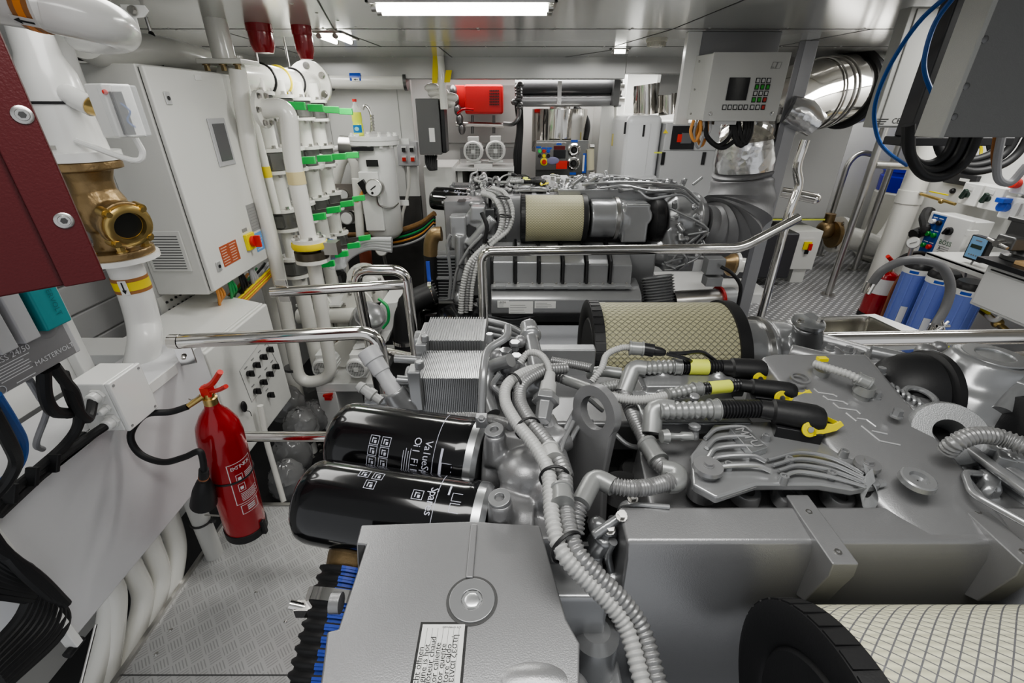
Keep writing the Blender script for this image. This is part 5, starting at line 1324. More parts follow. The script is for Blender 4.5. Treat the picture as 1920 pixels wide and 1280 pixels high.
# =============================================================== CONTROL PANEL
def panel():
    t = T('engine_control_box', 'light grey control panel with dark screen and keypad hanging from the ceiling', 'control panel')
    x0, x1, y0, y1, z0, z1 = .945, 1.30, 2.5, 2.66, -.066, .218
    B().prism([(x0, y0+.012, z0), (x0-.03, y1, z0), (x1, y1, z0), (x1, y0+.012, z0)], (0, 0, z1-z0)).build('body', mat('panel_light_grey', (.56, .56, .54), .35), t, bevel=.003)
    d = B().box(x0-.004, x1+.004, y0, y0+.011, z0-.003, z1+.003).build('door', mat('panel_light_grey', (.56, .56, .54)), t, bevel=.003)
    Y_ = y0-.001
    s = B().box(1.035, 1.135, Y_-.002, Y_, .022, .118).build('screen', SCREEN, d, bevel=.001)
    def key(u, v, m, n='key'):
        p = PY(u, v, Y_); k = B().obox(p, (.0095, 0, 0), (0, .0015, 0), (0, 0, .0115)).build(n, INK, d)
        B().obox(p+V((0, -.002, 0)), (.0062, 0, 0), (0, .0008, 0), (0, 0, .0078)).build('key_face', m, k, bevel=.0005)
    KG = mat('key_green', (.06, .38, .05), .4); KR = mat('key_red', (.50, .05, .04), .4); KW = mat('key_grey', (.55, .55, .54), .4)
    for r, (v, u0, ms) in enumerate(((151, 1421, (KW, KW, KW)), (163, 1419, (KG, KG, KG)), (175, 1416, (KW, KW, KW)), (187, 1413, (KG, KG, KR)))):
        for k, m in enumerate(ms): key(u0+k*10.2, v, m)
    for k in range(5): key(1358+k*10, 201, KW)
    for k, m in enumerate((KW, KW, KR)): key(1410+k*10.3, 201, m)
    b = B(); p = PY(1455, 122, Y_)
    b.tube([p+V((-.022, 0, -.014)), p+V((-.016, 0, .012)), p+V((.004, 0, .012)), p+V((-.002, 0, -.014)), p+V((-.022, 0, -.014))], .0008, 4)
    b.tube([p+V((.002, 0, -.014)), p+V((.008, 0, .012)), p+V((.026, 0, .012)), p+V((.020, 0, -.014)), p+V((.002, 0, -.014))], .0008, 4); b.build('logo', INKG, d)
    text('mtu', p+V((-.014, 0, -.008)), (1, 0, 0), (0, 0, 1), .009, INK, d)
    for (u, v) in ((1332, 213), (1447, 213)): B().lathe(PY(u, v, y0), (0, -1, 0), [(0, .0085), (.003, .0085), (.004, .006)], 16).build('lock', STEEL, d)
    for (u, v, y) in ((1311, 115, 2.62), (1302, 168, 2.62), (1295, 213, 2.62)):
        B().ball(PY(u, v, y), .005).build('screw', STEEL, t)
    B().box(.86, .93, 2.66, 2.70, -.09, .32).build('hanging_bracket', WHITE, t, bevel=.003)
    B().box(.93, 1.32, 2.665, 2.68, -.02, .32).build('rear_plate', mat('post_grey', (.34, .34, .35)), t, bevel=.003)
    g = B().box(1.01, 1.12, 2.52, 2.62, -.085, -.066).build('gland_plate', STEEL, t)
    for k, (u0, dv, m, r, y) in enumerate(((1297, 36, ORW, .008, 2.56), (1303, 48, GREY, .006, 2.56), (1309, 44, ORW, .008, 2.58), (1316, 30, GREYL, .005, 2.56))):
        pts = [PY(u0+4, 225, y), PY(u0-2, 225+dv*.6, y), PY(u0+6, 225+dv*1.1, y), PY(u0+16, 225+dv*.6, y), PY(u0+17, 225, y)]
        B().tube(sm(pts), r, 10).build('panel_cable', m, t)
    for k, (u0, u1, dv, r) in enumerate(((1320, 1372, 48, .012), (1322, 1385, 52, .012), (1372, 1398, 46, .012), (1376, 1404, 48, .012), (1384, 1410, 44, .012))):
        pts = [PY(u0, 225, 2.57), PY(u0+4, 225+dv*.6, 2.56), PY((u0+u1)/2, 225+dv, 2.55), PY(u1-3, 225+dv*.6, 2.56), PY(u1, 225, 2.57)]
        B().tube(sm(pts, 8), r, 12).build('black_cable', BLACK, t)
panel()

# =============================================================== TOP RIGHT BOXES
t = T('equipment_case', 'large dark grey metal case filling the top right corner', 'cabinet')
B().box(1.12, 2.2, 1.302, 1.375, -.072, .319).build('body', GREYP, t, bevel=.006)
fr = B().box(1.118, 2.2, 1.294, 1.302, -.074, .319).build('front_panel', GREYM, t, bevel=.003)
B().box(1.108, 1.122, 1.292, 1.375, -.076, .319).build('side_flange', GREYP, t, bevel=.003)
for (u, v) in ((1846, 74), (1811, 162), (1789, 219)): B().lathe(PY(u, v, 1.294), (0, -1, 0), [(0, .008), (.002, .008), (.003, .005)], 16).build('rivet', DSTEEL, t)
t = T('equipment_case', 'narrow pale grey metal case marked CE left of the dark grey case', 'cabinet')
B().box(1.365, 1.75, 1.905, 1.96, -.075, .30).build('body', GREYP, t, bevel=.003)
f = B().box(1.385, 1.60, 1.9, 1.906, -.07, .295).build('front_panel', mat('case_pale_grey', (.40, .40, .38), .35), t, bevel=.006)
text('CE', PY(1680, 227, 1.9), (1, 0, 0), (0, 0, 1), .026, INK, f)
p = PY(1660, 223, 1.9); b = B()
for k in range(3): b.box(p.x-.03, p.x+.012-.006*k, 1.8985, 1.8998, p.z-.002-k*.008, p.z+.001-k*.008)
b.build('small_print', INK, f)
for (u, v) in ((1768, 20), (1730, 135), (1700, 222)): B().lathe(PY(u, v, 1.9), (0, -1, 0), [(0, .010), (.003, .009)], 16).build('screw', STEEL, f)
t = T('cable_duct', 'dark slotted duct between the two grey cases at top right', 'cable duct')
B().box(1.27, 1.42, 1.60, 1.66, -.09, .31).build('duct', RUBD, t, bevel=.004)
B().box(1.24, 1.60, 1.58, 1.66, -.115, -.09).build('foot', RUBD, t, bevel=.003)
t = None
cable('blue_cable', 'blue cable arching in front of the pale grey case, the left of two', [PY(1790, -20, 1.5), PY(1720, 45, 1.6), PY(1665, 130, 1.7), PY(1640, 200, 1.75), PY(1645, 255, 1.8), PY(1665, 285, 1.85), PY(1700, 310, 1.9)], .0065, BLUEC)
cable('blue_cable', 'shorter blue cable vanishing behind the dark grey case', [PY(1800, -20, 1.5), PY(1755, 40, 1.55), PY(1735, 100, 1.56), PY(1735, 140, 1.56), PY(1755, 190, 1.56)], .0065, BLUEC)
def loop(lab, c, w, h, y, r, n, m=BLACK):
    for k in range(n):
        o = k*r*1.9
        pts = [PY(c[0]-w, 240, y)+V((o, 0, 0)), PY(c[0]-w*.85, c[1]-h*.2, y)+V((o*.9, -o*.2, o*.2)), PY(c[0]-w*.35, c[1]+h*.75, y)+V((o*.6, 0, o*.7)), PY(c[0]+w*.2, c[1]+h*.85, y)+V((0, 0, o)), PY(c[0]+w*.8, c[1]+h*.1, y)+V((-o*.5, 0, o*.7)), PY(c[0]+w*1.15, 240, y)+V((-o*.9, 0, 0))]
        cable('black_cable', lab, pts, r, m, group=lab[:60], seg=10, n=8)
def loop2(lab, P, y, r, n):
    cx = sum(p[0] for p in P)/len(P)
    for k in range(n):
        s = 1-.13*k
        pts = [PY(cx+(u-cx)*s, 250+(v-250)*s-(12 if j in (0, len(P)-1) else 0), y)+V((0, .02*k, 0)) for j, (u, v) in enumerate(P)]
        cable('black_cable', lab, pts, r, BLACK, group=lab[:60], seg=12, n=8)
loop2('thick black cable in the left loop hanging under the grey cases', ((1706, 246), (1708, 292), (1732, 328), (1772, 330), (1812, 300), (1842, 246)), 1.45, .0135, 3)
loop2('black cable in the wide loop hanging under the dark grey case', ((1752, 246), (1766, 290), (1812, 320), (1866, 314), (1908, 288), (1940, 246)), 1.8, .014, 3)
cable('grey_cable', 'grey cable loop at the right edge under the dark grey case', [PY(1880, 245, 1.5), PY(1870, 300, 1.5), PY(1872, 335, 1.5), PY(1895, 342, 1.5), PY(1925, 310, 1.5)], .011, GREY)
cable('orange_cable', 'thin orange cable beside the grey loop at the right edge', [PY(1868, 245, 1.52), PY(1862, 290, 1.52), PY(1866, 325, 1.52)], .006, mat('brown_orange_wire', (.35, .15, .05), .5))
for k in range(5):
    cable('black_cable', 'thin black cable in the small coil with a yellow band', [PY(1822+k*5, 250, 2.3), PY(1818+k*2, 300-k*3, 2.3), PY(1840, 318-k*4, 2.3), PY(1865-k*3, 290, 2.3), PY(1858-k*3, 250, 2.3)], .005, BLACK, group='thin black cables in a coil')
tag(B().torus(PY(1825, 285, 2.25), (.2, -1, .3), .045, .006, 28, 6).build('yellow_band', YEL), 'yellow band round the small coil of cables at top right', 'band')
# =============================================================== BACK WALL AND MIDDLE
t = T('pump_unit', 'red metal machine with a square of ventilation holes under the far ceiling', 'machine')
a, c = PY(872, 214, 4.75), PY(943, 155, 4.75)
bd = B().box(a.x, c.x, 4.75, 5.1, a.z, .17).build('housing', REDM, t, bevel=.02)
b = B()
for i in range(6):
    for j in range(6): p = PY(919+i*3.1, 170+j*5.2, 4.748); b.lathe(p, (0, -1, 0), [(0, .007), (.002, .007)], 6)
b.build('vent_holes', INK, bd)
B().box(a.x-.10, a.x, 4.85, 5.0, -.02, .17).build('side_bracket', REDM, t, bevel=.01)
B().tube(sm([PY(858, 213, 4.7), PY(870, 205, 4.68), PY(888, 206, 4.7)]), .012, 10).build('red_hose', RED, t)
for u in (886, 926):
    B().cyl(PY(u, 216, 4.85), PY(u, 250, 4.85), .014).build('leg', DSTEEL, t)
B().cyl(PY(855, 232, 4.85), PY(945, 235, 4.85), .022).build('cross_pipe', STEEL, t)
b = B(); 
for k in range(5): b.ball(PY(850+4*k, 170+18*k, 4.8), .05, (.7, 1, 1))
b.build('side_fittings', DSTEEL, t)
def small_motor(u, v, y, r, lab, group=None):
    t = T('electric_motor', lab, 'electric motor', group)
    o = PY(u, v, y)
    b = B(); b.lathe(o, (0, 1, 0), [(0, r*.9), (r*.15, r), (r*.5, r*1.03), (r*.52, r*.94), (r*2.2, r*.94)], 36)
    for k in range(18):
        a = 2*PI*k/18; b.obox(o+V((math.cos(a)*r*.95, r*1.3, math.sin(a)*r*.95)), V((math.cos(a), 0, math.sin(a)))*r*.08, (0, r*.8, 0), V((-math.sin(a), 0, math.cos(a)))*r*.02)
    body = b.build('body', WHITE, t)
    b = B(); b.lathe(o+V((0, -.001, 0)), (0, -1, 0), [(0, r*.78), (.001, r*.78)], 32); g = b.build('fan_grille', mat('grille_dark', (.05, .05, .05), .6), t)
    b = B()
    for k in range(-5, 6):
        x = k*r*.145; h = math.sqrt(max((r*.78)**2-x*x, 0))
        b.box(o.x+x-r*.018, o.x+x+r*.018, o.y-.006, o.y-.003, o.z-h, o.z+h); b.box(o.x-h, o.x+h, o.y-.006, o.y-.003, o.z+x-r*.018, o.z+x+r*.018)
    b.obox(o+V((0, -.006, 0)), (r*.2, 0, 0), (0, .003, 0), (0, 0, r*.2)); b.ring(o+V((0, -.003, 0)), (0, -1, 0), r*.86, r*.76, .004)
    b.build('grille_bars', WHITE, g)
    B().box(o.x-r*.55, o.x+r*.55, o.y+r*.3, o.y+r*1.6, o.z+r*.9, o.z+r*1.35).build('terminal_box', WHITE, t, bevel=r*.06)
    B().box(o.x-r*.75, o.x+r*.75, o.y+r*.3, o.y+r*1.6, o.z-r*1.12, o.z-r*.9).build('foot', WHITE, t, bevel=r*.05)
    return t
small_motor(887, 284, 4.5, .090, 'white electric motor with round fan grille on the far shelf, left of a pair')
small_motor(929, 283, 4.5, .090, 'white electric motor with round fan grille on the far shelf, right of a pair')
a, c = PY(848, 312, 4.45), PY(964, 303, 4.45)
t = T('wall_shelf', 'white steel shelf carrying the two small electric motors', 'shelf')
zt = PY(900, 304, 4.6).z
B().box(a.x, c.x, 4.42, 5.25, zt-.06, zt-.03).build('shelf_board', WHITE, t, bevel=.004); B().box(a.x+.2, c.x-.2, 4.45, 4.9, zt-.03, zt).build('motor_base', WHITE, t, bevel=.004)
for x in (a.x+.06, (a.x+c.x)/2, c.x-.03): B().box(x-.025, x+.025, 4.5, 5.25, -1.5, zt-.06).build('support', WHITE, t, bevel=.004)
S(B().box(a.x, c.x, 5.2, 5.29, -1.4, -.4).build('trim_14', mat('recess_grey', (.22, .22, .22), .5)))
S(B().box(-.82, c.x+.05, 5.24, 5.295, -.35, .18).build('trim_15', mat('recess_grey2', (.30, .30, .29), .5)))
# left side white casing by the shelf
t = T('pump_casing', 'low white enclosure with a slanted lid left of the far engine', 'enclosure')
a = PY(793, 315, 4.2); c = PY(848, 315, 4.2)
B().box(a.x, c.x, 4.2, 4.8, -1.5, a.z+.01).build('body', OFFW, t, bevel=.006)
# tube pair
def mem(v, lab, r, m):
    t = T('membrane_tube', lab, 'tube')
    a, c = PY(978, v, 4.75), PY(1152, v-1, 4.75)
    B().cyl(a, c, r, seg=28).build('tube', m, t)
    for p, d in ((a, -1), (c, 1)): B().cyl(p, p+V((d*.06, 0, 0)), r*1.12, seg=28).build('end_cap', DSTEEL, t)
    return t
mem(163, 'dark grey horizontal membrane tube, upper of two at the far wall', .062, mat('tube_dark_grey', (.16, .16, .165), .35, .3))
mem(189, 'bright steel horizontal membrane tube, lower of two at the far wall', .050, mat('tube_light_grey', (.45, .45, .46), .3, .3))
t = T('tube_bracket', 'steel hanger strap holding the two membrane tubes in the middle', 'bracket')
p, q = PY(1049, 152, 4.66), PY(1049, 196, 4.66); B().obox((p+q)/2, (.018, 0, 0), (0, .006, 0), (0, 0, (p-q).length/2)).build('strap', STEEL, t)
for v in (163, 189): B().bolt(PY(1049, v, 4.65), (0, -1, 0), .014, .012).build('bolt', STEEL, t)
t = T('membrane_rack', 'dark steel end frame with couplings at the right of the membrane tubes', 'frame')
p, q = PY(1153, 150, 4.7), PY(1153, 198, 4.7); B().obox((p+q)/2, (.03, 0, 0), (0, .08, 0), (0, 0, (p-q).length/2)).build('plate', DSTEEL, t, bevel=.004)
for v in (163, 189): B().cyl(PY(1160, v, 4.7), PY(1170, v, 4.7), .03).build('coupling', STEEL, t)
t = T('valve_cluster', 'dark cluster of valves and hoses at the left end of the membrane tubes', 'valve')
b = B()
for k in range(9): b.ball(PY(965+random.random()*12, 158+k*5.5, 4.6), .035, (1, 1, .8))
b.build('valve_bodies', DSTEEL, t)
for k in range(4):
    pts = [PY(968+k*3, 195, 4.6), PY(972+k*2, 240, 4.62), PY(966+k*3, 290, 4.6), PY(968+k*2, 330, 4.6)]
    B().tube(sm(pts), .018, 10).build('black_hose', BLACK, t)
B().tube(sm([PY(945, 232, 4.6), PY(962, 232, 4.55), PY(972, 220, 4.55), PY(974, 200, 4.6)]), .02, 10).build('bent_hose', DSTEEL, t)
# chrome drum
t = T('steel_drum', 'polished steel drum with crumpled reflections above the instrument board', 'drum')
o = PY(1047, 262, 4.9); h = .27; r = .265
B().lathe(o, (0, 0, 1), [(-.1, r), (h, r), (h+.004, r*.98), (h+.005, r*.3)], 48).build('shell', mat('crumpled_steel', (.72, .70, .66), .1, 1., bump=.6, scale=5), t)
b = B(); b.obox(o+V((0, -r, .1)), (.008, 0, 0), (0, .008, 0), (0, 0, .17)); b.build('seam', STEEL, t)
B().cyl(o+V((0, 0, h)), o+V((0, 0, h+.18)), .10).build('neck', STEEL, t)
t = T('hose', 'thick black hose curving down behind the drum at right', 'hose')
B().tube(sm([PY(1078, 200, 4.95), PY(1095, 215, 4.9), PY(1102, 235, 4.85), PY(1098, 262, 4.8)]), .025, 12).build('hose', BLACK, t)
# instrument board
t = T('instrument_board', 'stainless board with round gauges, lamps and a yellow emergency stop', 'control panel')
y = 4.5
a, c = PY(1003, 370, y), PY(1104, 263, y)
bd = B().box(a.x, c.x, y, y+.03, a.z, c.z).build('board', mat('board_steel', (.30, .30, .29), .25, .9), t, bevel=.003)
p, q = PY(1004, 319, y-.06), PY(1062, 267, y-.06)
bx = B().box(p.x, q.x, y-.07, y, p.z, q.z).build('control_box', mat('box_steel', (.36, .35, .34), .22, .9), t, bevel=.004)
def dot(u, v, r, m, n, h=.02, par=bx, yy=y-.07): return B().lathe(PY(u, v, yy), (0, -1, 0), [(0, r), (h*.8, r), (h, r*.8)], 20).build(n, m, par)
for (u, v, m) in ((1012, 283, GREEN), (1020, 283, REDP), (1028, 283, BLUEB), (1012, 292, INK), (1020, 292, YEL), (1028, 292, INK)): dot(u, v, .016, m, 'push_button')
dot(1020, 303, .034, YEL, 'stop_plate', .008); dot(1020, 303, .02, REDP, 'stop_button', .04)
B().obox(PY(1049, 277, y-.072), (.05, 0, 0), (0, .004, 0), (0, 0, .016)).build('red_display', mat('red_display', (.12, .01, .01), .3), bx)
B().obox(PY(1049, 289, y-.072), (.055, 0, 0), (0, .004, 0), (0, 0, .036)).build('black_display', SCREEN, bx)
B().obox(PY(1053, 309, y-.072), (.05, 0, 0), (0, .002, 0), (0, 0, .035)).build('red_label', REDP, bx)
B().ball(PY(1036, 301, y-.075), .06, (1, .1, .55)).build('grey_label', mat('lilac_grey', (.22, .22, .35), .5), bx)
for (u, v) in ((1010, 276), (1020, 278), (1030, 278), (1048, 270)): B().obox(PY(u, v, y-.072), (.022, 0, 0), (0, .002, 0), (0, 0, .008)).build('blue_tag', BLUEB, bx)
for i, (u, v) in enumerate(((1076, 281), (1075, 306), (1073, 341))):
    p = PY(u, v, y); g = B().lathe(p, (0, -1, 0), [(0, .058), (.02, .058), (.024, .045), (.01, .04), (.01, .001)], 32, True, False).build('round_gauge', CHROME, t)
    B().lathe(p+V((0, -.012, 0)), (0, -1, 0), [(0, .03), (.02, .015)], 20).build('gauge_eye', INK, g)
    B().obox(p+V((0, -.004, .075)), (.03, 0, 0), (0, .002, 0), (0, 0, .01)).build('blue_tag', BLUEB, g)
B().obox(PY(1096, 306, y-.003), (.018, 0, 0), (0, .003, 0), (0, 0, .085)).build('blue_meter', BLUEB, t); B().obox(PY(1094, 306, y-.007), (.008, 0, 0), (0, .003, 0), (0, 0, .07)).build('meter_scale', LABEL, t)
B().cyl(PY(1107, 280, y-.02), PY(1107, 318, y-.02), .035).build('flow_tube', mat('amber_white', (.62, .58, .42), .3), t)
for v in (275, 325): B().cyl(PY(1106, v, y-.03), PY(1114, v, y-.03), .018).build('tap', STEEL, t)
# white conduit and yellow valve on the far pilaster
t = T('wall_conduit', 'thin white pipe with a small yellow fitting on the far white pillar', 'pipe')
B().cyl(PY(1156, 160, 4.8), PY(1150, 375, 4.8), .016).build('pipe', PIPEW, t)
B().obox(PY(1153, 262, 4.78), (.028, 0, 0), (0, .03, 0), (0, 0, .055)).build('yellow_fitting', mat('faded_yellow', (.75, .65, .2), .4), t, bevel=.008)
# white rounded cabinet & sound shield
t = T('white_locker', 'tall white locker with rounded corners behind the far engine', 'locker')
y = 4.25; a, c = PY(1170, 400, y), PY(1232, 216, y)
B().box(PY(1168, 300, y).x, PY(1234, 300, y).x, y, 5.1, -1.5, c.z).build('body', mat('locker_white', (.70, .71, .72), .22, coat=.4), t, bevel=.05, seg=5)
d = B().box(PY(1172, 300, y).x, PY(1212, 300, y).x, y-.006, y, -1.4, c.z-.06).build('door', mat('locker_white', (.7, .71, .72)), t, bevel=.004)
for (u, v) in ((1172, 240), (1207, 245)): B().obox(PY(u, v, y-.009), (.008, 0, 0), (0, .004, 0), (0, 0, .045)).build('black_catch', BLACKP, d)
t = T('sound_enclosure', 'wide white generator enclosure with black display and flush latches', 'enclosure')
y = 4.2; x0, x1 = PY(1240, 300, y).x, PY(1355, 300, y).x; zt = PY(1300, 230, y).z; zs = PY(1300, 283, y).z
B().box(x0, x1+.25, y, 5.1, -1.5, zt).build('body', mat('enclosure_grey_white', (.50, .505, .51), .3), t, bevel=.01)
u_ = B().box(x0+.006, x1-.01, y-.006, y, zs+.004, zt-.01).build('upper_panel', mat('enclosure_grey_white', (.5, .505, .51)), t, bevel=.004)
l_ = B().box(x0+.006, x1-.01, y-.006, y, -1.45, zs-.004).build('lower_panel', mat('enclosure_grey_white', (.5, .505, .51)), t, bevel=.004)
for u in (1243, 1319): B().obox(PY(u, 297, y-.01), (.014, 0, 0), (0, .005, 0), (0, 0, .05)).build('flush_latch', BLACKP, l_)
s = B().obox(PY(1281, 258, y-.012), (.10, 0, 0), (0, .008, 0), (0, 0, .09)).build('display_frame', BLACKP, u_, bevel=.004)
B().obox(PY(1287, 259, y-.022), (.045, 0, 0), (0, .003, 0), (0, 0, .04)).build('display', SCREENG, s); B().obox(PY(1274, 259, y-.024), (.018, 0, 0), (0, .004, 0), (0, 0, .03)).build('red_switch', REDP, s)
B().prism([PY(u, v, y-.008) for u, v in ((1243, 250), (1253, 250), (1248, 242))], (0, -.001, 0)).build('warning_triangle', YELT, u_)
B().obox(PY(1234, 286, y-.008), (.035, 0, 0), (0, .001, 0), (0, 0, .006)).build('green_label', YELL, l_)
for (u0, u1, v0, v1, lab) in ((1190, 1236, 158, 214, 'crumpled polished steel duct above the white locker'), (1236, 1278, 175, 213, 'shorter polished duct next to the taller one above the locker')):
    p, q = PY((u0+u1)/2, v1, 4.5), PY((u0+u1)/2, v0, 4.5)
    tag(B().lathe(p, q-p, [(0, (u1-u0)/2/F*4.45), ((q-p).length, (u1-u0)/2/F*4.2)], 32).build('steel_duct', mat('crumpled_steel', (.72, .7, .66))), lab, 'duct')
S(B().box(PY(1236, 170, 4.4).x, PY(1300, 170, 4.4).x+.5, 4.4, 4.5, PY(1236, 178, 4.4).z, .34).build('trim_16', mat('trim_grey_box', (.42, .42, .41), .35)))
# right cabinet
y = 4.3
t = T('wall_cabinet', 'big pale grey cabinet with a yellow lower edge right of the grey post', 'cabinet')
x0, x1 = PY(1380, 300, y).x, PY(1592, 262, y).x; z0 = PY(1500, 410, y).z
B().box(x0, x1, y, 5.0, z0, .24).build('body', mat('cab_grey_white', (.40, .40, .395), .32), t, bevel=.008)
B().box(x0+.01, x1-.01, y-.012, y, z0+.006, .235).build('door', mat('cab_grey_white', (.4, .4, .395)), t, bevel=.006)
B().box(x0, x1, y-.014, y, z0-.012, z0).build('yellow_edge', YELL, t)
t = T('switch_cabinet', 'small white box with a red and yellow switch under the big cabinet', 'switch box')
y2 = 4.1; a, c = PY(1470, 505, y2), PY(1545, 433, y2)
B().box(a.x, c.x, y2, y2+.4, a.z, c.z).build('body', OFFW, t, bevel=.005)
p = PY(1513, 460, y2); B().obox(p, (.035, 0, 0), (0, .012, 0), (0, 0, .035)).build('switch_plate', YEL, t); B().obox(p+V((.02, -.02, -.01)), (.014, 0, 0), (0, .01, 0), (0, 0, .03)).build('red_knob', REDP, t)
B().obox(PY(1513, 447, y2), (.07, 0, 0), (0, .002, 0), (0, 0, .012)).build('label_plate', LABEL, t)
B().obox(PY(1512, 472, y2-.01), (.015, 0, 0), (0, .01, 0), (0, 0, .02)).build('padlock', BLACKP, t, bevel=.003)
B().box(a.x+.1, a.x+.22, y2+.02, y2+.1, -1.5, a.z).build('stand', OFFW, t)
t = T('pipe_flange', 'white flanged pipe with a bronze valve at the floor beside the far engine', 'pipe')
p = PY(1375, 495, 3.7); B().lathe(p, (1, 0, -.1), [(-.1, .05), (-.06, .07), (-.03, .1), (-.01, .1)], 24).build('bronze_valve', BRONZE, t); B().lathe(p, (1, 0, -.1), [(-.005, .105), (.02, .105), (.022, .06), (.2, .06)], 28).build('white_flange', PIPEW, t)
S(B().box(1.35, 2.2, 3.6, 5.0, -1.5, -1.42).build('trim_17', WHITE))
t = T('storage_box', 'dark grey box standing behind the rail near the far cabinets', 'box')
B().box(1.95, 2.55, 4.0, 4.4, -1.42, -1.0).build('body', mat('dark_box', (.05, .05, .055), .4), t, bevel=.02)

# ladder posts, drum at the far right
def prail(lab, pts, feet=()):
    t = T('handrail', lab, 'handrail'); B().tube(rc(pts, .08), .028, 16).build('tube', STEEL, t)
    for p in feet: B().cyl(p, p+V((0, 0, .012)), .055, seg=24).build('foot_flange', STEEL, t)
    return t
f1 = PZ(1552, 553, -1.5); f2 = PZ(1601, 506, -1.5); f3 = PZ(1535, 478, -1.5)
prail('nearest leaning stainless handrail post on the dotted floor', [f1, V((f1.x, f1.y, -.02))], (f1,))
prail('second stainless handrail post behind the nearest one', [f2, V((f2.x, f2.y, -.20))], (f2,))
prail('stainless handrail post farthest back, beside the big cabinet', [f3, PY(1590, 305, f3.y), PY(1612, 285, f3.y), PY(1640, 290, f3.y)], (f3,))
t = T('cross_rail', 'short horizontal stainless rail linking the leaning posts', 'handrail')
B().cyl(PY(1640, 308, 3.8), PY(1705, 312, 3.8), .028).build('tube', STEEL, t)
t = T('barrel', 'white barrel with bright blue bands at the far right', 'barrel')
o = PY(1665, 470, 4.85); o.z = -1.5; zt = PY(1665, 312, 4.85).z; zb = PY(1665, 358, 4.85).z; r = .29
B().lathe(o, (0, 0, 1), [(0, r*.9), (.05, r*1.05), (zb+1.5-.02, r*1.05), (zb+1.5, r)], 36).build('barrel_body', mat('cream_white', (.60, .59, .54), .35), t)
B().lathe(V((o.x, o.y, zb)), (0, 0, 1), [(0, r*1.02), (.14, r*1.04), (.15, r*.98), (.18, r*.98), (.19, r*1.02), (zt-zb, r)], 36).build('blue_band', mat('deep_blue', (.02, .02, .45), .25), t)
t = T('white_pipe', 'thick white vertical pipe behind the second extinguisher', 'pipe')
p, q = PY(1655, 500, 3.85), PY(1752, 240, 3.85); q = V((p.x, 3.85, .3))
B().cyl(V((p.x, 3.85, -1.5)), q, .085, seg=28).build('pipe', PIPEW, t); B().lathe(V((p.x, 3.85, PY(1705, 380, 3.85).z)), (0, 0, 1), [(0, .086), (0, .092), (.1, .092), (.1, .086)], 28).build('collar', PIPEW, t)
t = T('white_pipe', 'white flanged pipe lying along the floor at the far right', 'pipe')
p = PY(1570, 440, 4.6); q = PY(1645, 460, 4.6)
B().tube(sm([p, (p+q)/2, q, q+V((.12, 0, .15)), q+V((.2, 0, .6))]), .11, 24).build('pipe', PIPEW, t); B().lathe(p, (1, 0, -.1), [(-.02, .18), (.02, .18)], 28).build('flange', PIPEW, t)
bolts([(p+V((-.02, math.cos(k)*.14, math.sin(k)*.14)), (-1, 0, 0), .014, .012) for k in range(6)], 'flange_bolt', STEEL, t)
b = B(); b.ball(p+V((-.10, .05, .04)), .09); b.cyl(p+V((-.10, .05, .0)), p+V((-.10, .05, .2)), .05); b.cyl(p+V((-.06, 0, 0)), p+V((-.02, 0, 0)), .13); b.build('bronze_valve', BRONZE, t)

# =============================================================== RIGHT WALL
WX = 3.38
t = T('fire_extinguisher', 'short red extinguisher with a white label standing on the dotted floor', 'fire extinguisher')
o = PZ(1634, 572, -1.47); o = V((2.86, 3.33, -1.49)); r = .085
B().lathe(o, (.04, 0, 1), [(0, r*.9), (.02, r), (.30, r), (.35, r*.8), (.37, r*.4)], 32).build('cylinder', RED, t)
B().lathe(o, (.04, 0, 1), [(-.005, r*1.03), (.03, r*1.03)], 32).build('base_ring', BLACK, t)
b = B(); N = 14
for k in range(N):
    a0, a1 = PI+.1+1.5*k/N, PI+.1+1.5*(k+1)/N
    P0 = [o+V((math.cos(x)*r*1.01+.04*h, math.sin(x)*r*1.01, h)) for x, h in ((a0, .20), (a1, .20), (a1, .32), (a0, .32))]; b.quad(*P0)
b.build('white_label', LABEL, t)
B().cyl(o+V((.015, 0, .37)), o+V((.017, 0, .41)), .02).build('neck_valve', BRASS, t)
b = B(); b.tube([o+V((.03, 0, .40)), o+V((-.02, -.03, .46)), o+V((-.08, -.05, .5))], .014, 8); b.tube([o+V((.03, 0, .39)), o+V((-.03, -.02, .41))], .012, 8); b.build('handle', REDP, t)
B().tube(sm([o+V((.0, 0, .42)), o+V((.08, -.05, .52)), o+V((.2, -.05, .50)), o+V((.2, -.02, .3))]), .014, 10).build('hose', BLACK, t)
